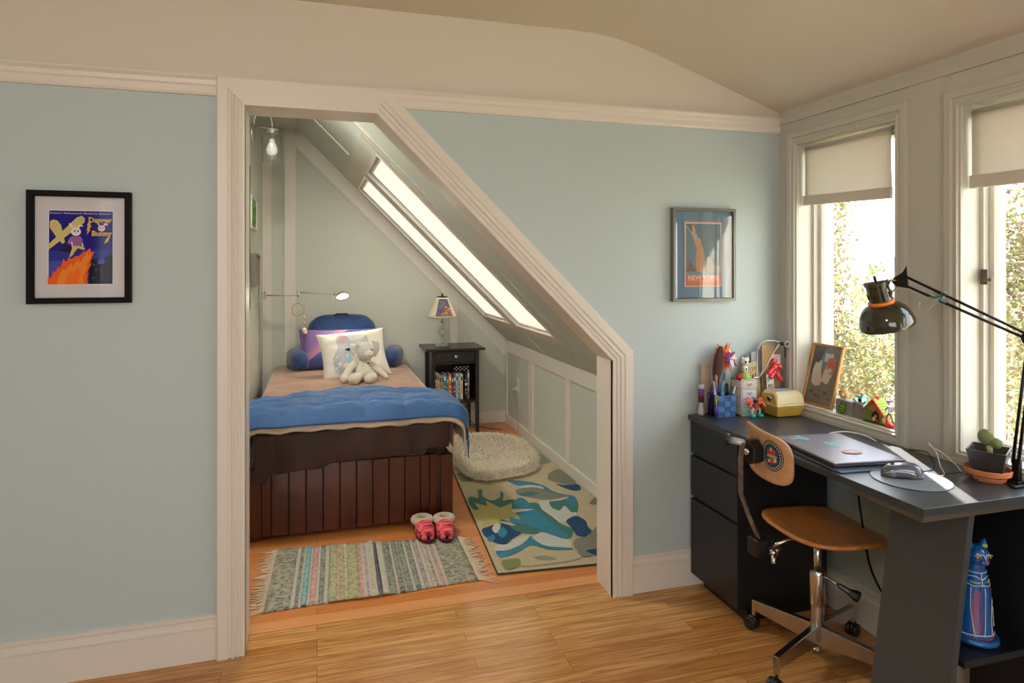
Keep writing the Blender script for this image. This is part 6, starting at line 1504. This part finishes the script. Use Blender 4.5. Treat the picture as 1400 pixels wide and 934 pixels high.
Q([(282, 345), (305, 342), (308, 372), (286, 378)], (206, 156, 120)); Q([(350, 480), (370, 470), (400, 530), (450, 545), (450, 600), (350, 600)], (150, 144, 130))
Q([(204, 570), (230, 520), (238, 490), (246, 530), (270, 565), (272, 604), (204, 604)], (120, 84, 80)); Q([(204, 580), (450, 590), (450, 608), (204, 608)], (92, 140, 160))
Q([(204, 604), (450, 604), (450, 684), (204, 684)], (202, 108, 78))
pr.text('NEW YORK', .158, .1035, ink(232, 214, 200), .150, .020, bold=.01); pr.text('BY WAY OF THE HARBOR', .158, .089, ink(224, 190, 170), .145, .007)
pr.build('poster_print', pn2)
MB().box(1.486, PY - .019, 1.253, 1.773, PY - .017, 1.635).build('glass_pane', glassmat('poster_glass', (1, 1, 1, 1), 1.6), pn2)

# ============================================================ alcove wall fittings
NI = mat('brushed_nickel', c(204, 198, 186), .38, .85)
scn = thing('wall_sconce', 'nickel wall sconce with a gooseneck arm, glass jar shade and bulb', 'lamp', (XL, 4.70, 2.27))
YS = 4.70
m = MB(); m.smooth = True; m.tube([(XL, YS, 2.27), (XL + .010, YS, 2.27), (XL + .018, YS, 2.27), (XL + .022, YS, 2.27)], [.070, .070, .062, .045], 30); m.build('wall_plate', NI, scn)
m = MB(); m.smooth = True; m.tube(catmull([(XL + .015, YS, 2.31), (XL + .02, YS, 2.37), (XL + .045, YS, 2.415), (XL + .085, YS, 2.42), (XL + .118, YS, 2.395), (XL + .130, YS, 2.35), (XL + .130, YS, 2.31)], 6), .006, 10); m.tube([(XL + .02, YS, 2.318), (XL + .13, YS, 2.316)], .004, 8); m.build('gooseneck_arm', NI, scn)
m = MB(); m.smooth = True; m.lathe([(0, 2.325), (.020, 2.325), (.024, 2.318), (.048, 2.312), (.050, 2.302), (.044, 2.298), (.046, 2.288), (.050, 2.284), (.048, 2.276), (.020, 2.272), (.018, 2.245), (0, 2.245)], (XL + .13, YS, 0), 26); m.build('socket_cap', NI, scn)
m = MB(); m.smooth = True; m.lathe([(.046, 2.282), (.058, 2.268), (.0635, 2.25), (.0635, 2.10), (.060, 2.088), (.0, 2.086)], (XL + .13, YS, 0), 30); o = m.build('glass_jar', glassmat('jar_glass', (.93, .96, .93, 1), 3.0, .02), scn)
m = MB(); m.smooth = True; m.lathe([(0, 2.135), (.018, 2.138), (.031, 2.150), (.036, 2.168), (.033, 2.188), (.024, 2.210), (.016, 2.228), (.014, 2.245), (0, 2.245)], (XL + .13, YS, 0), 24); m.build('bulb', mat('frosted_bulb', c(236, 236, 226), .35, emis=(1, .96, .88, 1), estr=.25), scn)

# pictures on the alcove's left wall
def side_pic(name, lb, y0, y1, z0, z1, dep, fc, pc, hollow=True):
    t = thing(name, lb, 'picture', (XL, (y0 + y1) / 2, z0)); lw = lambda a, b, v: (XL + v, a, b)
    MB().mould([(y0, z0), (y0, z1), (y1, z1), (y1, z0)], [(0, 0), (0, dep), (.014, dep), (.016, dep * .7), (.016, 0)], -1, lw, closed=True).build('frame', ink(*fc, .4), t)
    MB().box(XL, y0 + .012, z0 + .012, XL + dep * .7, y1 - .012, z1 - .012).build('picture_sheet', ink(*pc), t); return t
t = side_pic('green_picture', 'small picture with green foliage on the alcove side wall, upper one', 4.52, 4.90, 1.635, 1.85, .020, (206, 206, 190), (120, 168, 84))
pg_ = Print(frame_M((XL + .0145, 4.52, 1.635), (0, 1, 0), (0, 0, 1)), .0003)
for i in range(26): pg_.disc(.04 + rnd.random() * .3, .03 + rnd.random() * .15, .02, .014, ink(*rnd.choice([(90, 150, 60), (150, 190, 100), (196, 206, 170), (70, 120, 60)])), 8)
pg_.build('leaf_print', t)
side_pic('grey_picture', 'deep grey boxed picture hanging below the green one on the alcove wall', 4.62, 4.95, 1.255, 1.475, .035, (120, 114, 108), (150, 138, 128))
side_pic('dark_framed_picture', 'tall dark framed picture seen edge-on nearest the opening on the alcove wall', 3.75, 4.40, 1.12, 2.02, .022, (38, 32, 30), (120, 116, 110))
t = thing('paper_sheet', 'white sheet of paper pinned low on the alcove side wall', 'paper', (XL, 4.35, .75)); MB().box(XL + .0005, 4.15, .78, XL + .003, 4.58, 1.06).build('sheet', ink(226, 226, 222), t)
MB().box(XL + .0032, 4.355, 1.042, XL + .006, 4.365, 1.052, bev=.001).build('pin', ink(200, 60, 50), t)

# swing-arm reading lamp
rl = thing('reading_lamp', 'nickel swing-arm wall reading lamp lit above the pillows', 'lamp', (XL, 5.30, 1.10))
m = MB(); m.box(XL, 5.265, 1.075, XL + .018, 5.335, 1.245, bev=.004); m.build('wall_plate', NI, rl)
m = MB(); m.box(XL, 5.292, .60, XL + .010, 5.308, 1.075, bev=.002); m.build('cord_cover', mat('cord_cover_grey', c(176, 172, 162), .5), rl)
m = MB(); m.smooth = False; m.tube([(XL + .018, 5.30, 1.15), (XL + .045, 5.30, 1.15)], .006, 12); m.tube([(XL + .018, 5.30, 1.19), (XL + .045, 5.30, 1.19)], .006, 12); m.tube([(XL + .045, 5.30, 1.14), (XL + .045, 5.30, 1.20)], .009, 14); m.build('hinge', NI, rl)
m = MB(); m.smooth = True; m.tube([(XL + .045, 5.30, 1.168), (-.136, 5.25, 1.168)], .0055, 12); m.build('first_arm', NI, rl)
m = MB(); m.smooth = True; m.tube([(-.136, 5.25, 1.150), (-.136, 5.25, 1.205)], .008, 14); m.build('elbow', NI, rl)
m = MB(); m.smooth = True; m.tube([(-.136, 5.25, 1.190), (.135, 5.20, 1.176)], .0050, 12); m.build('second_arm', NI, rl)
hx_, hy_, hz_ = .185, 5.19, 1.170
Mhd = Matrix.Translation((hx_, hy_, hz_)) @ Matrix.Rotation(R(-26), 4, 'X') @ Matrix.Rotation(R(-8), 4, 'Y')
m = MB(); m.smooth = True; m.lathe([(.0, .016), (.026, .016), (.040, .012), (.046, .004), (.047, -.012), (.044, -.016)], M=Mhd, n=28); m.tube([(.125, 5.205, 1.178), (.150, 5.195, 1.175)], .010, 12); o = m.build('lamp_head', NI, rl); shell(o, .0015, -1)
m = MB(); m.smooth = True; m.lathe([(0, -.008), (.042, -.008), (.042, -.013), (0, -.013)], M=Mhd, n=24); m.build('diffuser', mat('warm_diffuser', c(255, 236, 206), .4, emis=(1, .84, .62, 1), estr=110), rl)
m = MB(); m.smooth = True; m.tube([(.118, 5.20, 1.165), (.118, 5.20, 1.115)], .0025, 8); m.build('pull_rod', mat('white_rod', c(232, 226, 214), .3), rl)
dcx, dcy = -.136, 5.245
dc = thing('dream_catcher', 'small cream dream catcher hanging from the reading lamp elbow', 'ornament', (dcx, dcy, 1.15))
THR = mat('cream_thread', c(190, 166, 130), .8)
m = MB(); m.smooth = True; m.tube([(dcx + .044 * math.cos(a * PI / 14), dcy, 1.060 + .047 * math.sin(a * PI / 14)) for a in range(29)], .0042, 8, cap=False); rg_ = m.build('hoop', THR, dc)
m = MB(); m.smooth = True; m.tube([(dcx, dcy, 1.107), (dcx, dcy, 1.155)], .0012, 5)
for i in range(8):
    a, b_ = 2 * PI * i / 8, 2 * PI * (i + 3) / 8; m.tube([(dcx + .043 * math.cos(a), dcy, 1.060 + .046 * math.sin(a)), (dcx + .043 * math.cos(b_), dcy, 1.060 + .046 * math.sin(b_))], .0005, 4)
m.build('web', THR, rg_)
m = MB(); m.smooth = True; m.tube(catmull([(dcx - .043, dcy, 1.05), (dcx - .046, dcy, 1.0), (dcx - .052, dcy, .95), (dcx - .05, dcy, .91)], 5), .0013, 5); m.tube([(dcx + .036, dcy, 1.04), (dcx + .046, dcy, .92)], .0012, 5); m.build('strings', THR, dc)
for (x, z, r_) in ((dcx + .040, 1.005, .009), (dcx + .043, .960, .007), (dcx + .042, .905, .018), (dcx + .050, .885, .013)): ellp('shell_bead', (x, dcy, z), (r_, r_ * .8, r_), mat('cream_bead', c(226, 206, 176), .5), dc, nu=12, nv=8)

# outlet with plug and cord
ou = thing('wall_outlet', 'white wall outlet plate on the low alcove wall', 'outlet', (XK, 5.29, .33))
m = MB(); m.box(XK - .006, 5.255, .325, XK, 5.325, .44, bev=.002); m.build('plate', mat('outlet_white', c(232, 226, 214), .35), ou)
m = MB(); m.box(XK - .0075, 5.275, .392, XK - .006, 5.305, .425, bev=.0005); m.build('socket', ink(206, 202, 192, .4), ou)
pg = thing('plug', 'grey plug with a thin cord running down to the floor', 'plug', (XK - .02, 5.29, .355))
m = MB(); m.box(XK - .034, 5.278, .345, XK - .0065, 5.302, .372, bev=.003); m.tube([(XK - .034, 5.29, .358), (XK - .055, 5.29, .352)], [.007, .004], 8); m.build('body', ink(196, 190, 180, .4), pg)
m = MB(); m.smooth = True; m.tube(catmull([(XK - .055, 5.29, .352), (XK - .07, 5.285, .33), (XK - .05, 5.22, .22), (XK - .028, 5.20, .10), (XK - .03, 5.19, .03), (XK - .04, 5.22, .006)], 6), .0022, 6); m.build('cord', ink(170, 166, 150, .5), pg)
cable('lamp_cord', [(1.20, 5.62, .62), (1.235, 5.615, .30), (1.25, 5.61, .12), (1.30, 5.58, .02), (1.36, 5.50, .006), (1.42, 5.42, .006), (1.50, 5.36, .006)], .0026, ink(30, 28, 28), 'dark lamp cord running behind the nightstand leg to the floor')

# ============================================================ window blinds
BLF = mat('blind_fabric', c(224, 218, 208), .85, bump=.1, bscale=300)
nt = BLF.node_tree; tl_n = nt.nodes.new('ShaderNodeBsdfTranslucent'); tl_n.inputs['Color'].default_value = (.88, .84, .78, 1); mxn = nt.nodes.new('ShaderNodeMixShader'); mxn.inputs[0].default_value = .35
nt.links.new(nt.nodes['Principled BSDF'].outputs[0], mxn.inputs[1]); nt.links.new(tl_n.outputs[0], mxn.inputs[2]); nt.links.new(mxn.outputs[0], nt.nodes['Material Output'].inputs[0])
def blind(lb, y0, y1, zt, zb0, zb1, clutch):
    t = thing('roller_blind', lb, 'blind', (XR + .045, (y0 + y1) / 2, zt), group=None)
    m = MB(); m.smooth = True; m.tube([(XR + .045, y0, zt - .02), (XR + .045, y1, zt - .02)], .016, 16); m.build('roller', BLF, t)
    m = MB(); m.smooth = True
    def f(a, b):
        zb = zb0 + (zb1 - zb0) * a; y = y0 + (y1 - y0) * a; z = (zt - .012) + (zb - zt + .012) * b
        return (XR + .030 + .002 * noise.noise(Vector((y * 9, z * 4, 2))), y + .003 * math.sin(b * 5) * (1 if a < .1 else 0), z)
    m.grid(f, 16, 14); o = m.build('fabric', BLF, t); shell(o, .0008)
    M_ = Matrix.Translation((XR + .029, y0, zb0)) @ Matrix.Rotation(math.atan2(zb1 - zb0, y1 - y0), 4, 'X')
    m = MB(); m.box(-.010, -.002, .0, .004, (y1 - y0) + .002, .042, M_, bev=.003); m.build('hem_bar', BLF, t)
    if clutch:
        m = MB(); m.smooth = True; m.tube([(XR + .040, y0 - .014, zt - .024), (XR + .025, y0 - .014, zt - .024)], .019, 22); cl = m.build('clutch', mat('clear_clutch', c(176, 178, 172), .25, .2), t)
        m = MB(); m.smooth = True; m.tube([(XR + .024, y0 - .014 + .013 * math.cos(a * PI / 9), zt - .024 + .013 * math.sin(a * PI / 9)) for a in range(19)], .002, 6, cap=False); m.build('chain_ring', NI, cl)
    return t
blind('cream roller blind half lowered over the left window, gap at its right side', 1.956, 2.412, 1.925, 1.648, 1.660, True)
blind('cream roller blind half lowered over the window nearest the lamp', 1.135, 1.642, 1.915, 1.645, 1.650, False)
# ============================================================ outside the windows
struct(MB().box(2.6, -14, -3.4, 44, 44, -3.2).build('ground', mat('garden_ground', c(150, 150, 116), .95, var=.4, vscale=1.5)))
BARK = mat('pale_bark', c(206, 196, 184), .8, var=.35, vscale=16, bump=.3, bscale=50)
def leafmat(n, a, b):
    m = mat(n, a, .6, var=.0, col2=b, vscale=3.5); nt = m.node_tree
    tr = nt.nodes.new('ShaderNodeBsdfTranslucent'); mx = nt.nodes.new('ShaderNodeMixShader'); mx.inputs[0].default_value = .5
    src = [l.from_socket for l in nt.links if l.to_socket == nt.nodes['Principled BSDF'].inputs['Base Color']][0]
    nt.links.new(src, tr.inputs['Color']); nt.links.new(nt.nodes['Principled BSDF'].outputs[0], mx.inputs[1]); nt.links.new(tr.outputs[0], mx.inputs[2]); nt.links.new(mx.outputs[0], nt.nodes['Material Output'].inputs[0]); return m
LY = leafmat('leaf_yellow_green', c(156, 150, 98), c(106, 108, 66)); LR = leafmat('leaf_russet', c(140, 114, 100), c(108, 80, 72)); LG = leafmat('leaf_green', c(120, 134, 74), c(84, 96, 52))
def tree(lb, base, height, crowns, nstr, leaves, size, lm, seed, lean_=(0, 0), branches=8):
    rr3 = random.Random(seed); t = thing('birch_tree', lb, 'tree', base, group=None); b = Vector(base); top = b + Vector((lean_[0], lean_[1], height))
    m = MB(); m.smooth = True; mid = b.lerp(top, .5) + Vector((.12, -.1, 0)); m.tube(catmull([b, mid, top], 8), [.13 * (1 - i / 17) + .015 for i in range(17)], 10); m.build('trunk', BARK, t)
    for i in range(branches):
        c_, r_ = crowns[i % len(crowns)]; s_ = b.lerp(top, rr3.uniform(.35, .9)); e_ = Vector(c_) + Vector([rr3.uniform(-.8, .8) * q_ for q_ in r_])
        md = s_.lerp(e_, .5) + Vector((0, 0, .35)); P = catmull([s_, md, e_], 7); m = MB(); m.smooth = True
        m.tube(P, [.036 * (1 - k_ / len(P)) + .007 for k_ in range(len(P))], 7)
        for q_ in range(5):
            a = P[rr3.randrange(5, len(P))]; d_ = Vector((rr3.uniform(-1, 1), rr3.uniform(-1, 1), rr3.uniform(-.5, .6))) * .4; m.tube([a, a + d_ * .5 + Vector((0, 0, .05)), a + d_], [.007, .005, .002], 5)
        m.build('branch', BARK, t)
    m = MB(); m.smooth = False
    for i in range(nstr):
        c_, r_ = crowns[i % len(crowns)]
        d_ = Vector((rr3.gauss(0, 1), rr3.gauss(0, 1), rr3.gauss(0, 1))).normalized() * rr3.random() ** .4
        p = Vector((c_[0] + d_.x * r_[0], c_[1] + d_.y * r_[1], c_[2] + d_.z * r_[2])); L_ = rr3.uniform(.25, .9); n_ = leaves; sw = Vector((rr3.uniform(-.06, .06), rr3.uniform(-.06, .06), 0))
        for k_ in range(n_):
            f = k_ / n_; q_ = p + sw * f * 3 + Vector((rr3.uniform(-.04, .04), rr3.uniform(-.04, .04), -L_ * f))
            u = Vector((rr3.uniform(-1, 1), rr3.uniform(-1, 1), rr3.uniform(-1, .3))).normalized(); w_ = u.cross(Vector((rr3.uniform(-1, 1), rr3.uniform(-1, 1), rr3.uniform(-1, 1)))).normalized(); s_ = size * rr3.uniform(.6, 1.3)
            v = [m.bm.verts.new(q_), m.bm.verts.new(q_ + u * s_ * .5 + w_ * s_ * .38), m.bm.verts.new(q_ + u * s_ * 1.1), m.bm.verts.new(q_ + u * s_ * .5 - w_ * s_ * .38)]; fc = m.bm.faces.new(v); fc.material_index = 1 if rr3.random() < .22 else 0
    me = bpy.data.meshes.new('foliage'); 
    for v in m.bm.verts: v.co -= b
    m.bm.to_mesh(me); m.bm.free(); me.materials.append(lm); me.materials.append(LR); o = bpy.data.objects.new('foliage', me); COL.objects.link(o); o.parent = t
    return t
tree('weeping yellow-green birch filling the left part of the first window', (5.3, 6.6, -3.2), 6.6, [((5.15, 5.68, 2.3), (.24, .24, 1.9)), ((5.2, 5.55, .4), (.42, .5, 1.3)), ((5.3, 5.35, .2), (.5, .5, .75)), ((5.3, 5.2, -.6), (.5, .6, .8))], 1000, 16, .040, LY, 11, (-.3, -.6), 9)
tree('weeping birch with russet leaves behind the lamp in the second window', (6.6, 4.5, -3.2), 6.2, [((5.6, 4.15, .7), (.5, .42, 1.7)), ((5.4, 4.2, 2.0), (.4, .26, 1.0)), ((5.9, 4.1, -.4), (.7, .7, .9))], 760, 15, .044, LY, 23, (-.7, -.3), 9)
tree('green leafy tree farther down the garden behind the birches', (9.6, 8.6, -3.2), 5.4, [((9.2, 8.6, .2), (1.8, 1.5, 1.5)), ((10.5, 7.4, -.4), (1.8, 1.6, 1.3)), ((8.4, 9.8, -.5), (1.4, 1.4, 1.2))], 700, 14, .085, LG, 31, (.2, .1), 6)
b = thing('garden_house', 'pale neighbouring house with a grey roof beyond the garden trees', 'house', (21, 15.5, -3.2))
m = MB(); m.box(18, 12.0, -3.2, 24, 19, .4); m.build('wall', mat('pale_stucco', c(226, 222, 216), .9), b)
m = MB(); m.prism([(11.6, .4), (19.4, .4), (15.5, 2.2)], 'x', 17.7, 24.3); m.build('roof', mat('slate_roof', c(150, 152, 160), .8, var=.2, vscale=3), b)
for y in (13.2, 15.3, 17.4): m = MB(); m.box(17.96, y, -1.4, 17.995, y + .9, -.2); m.build('window', mat('far_window', c(120, 140, 170), .2), b)
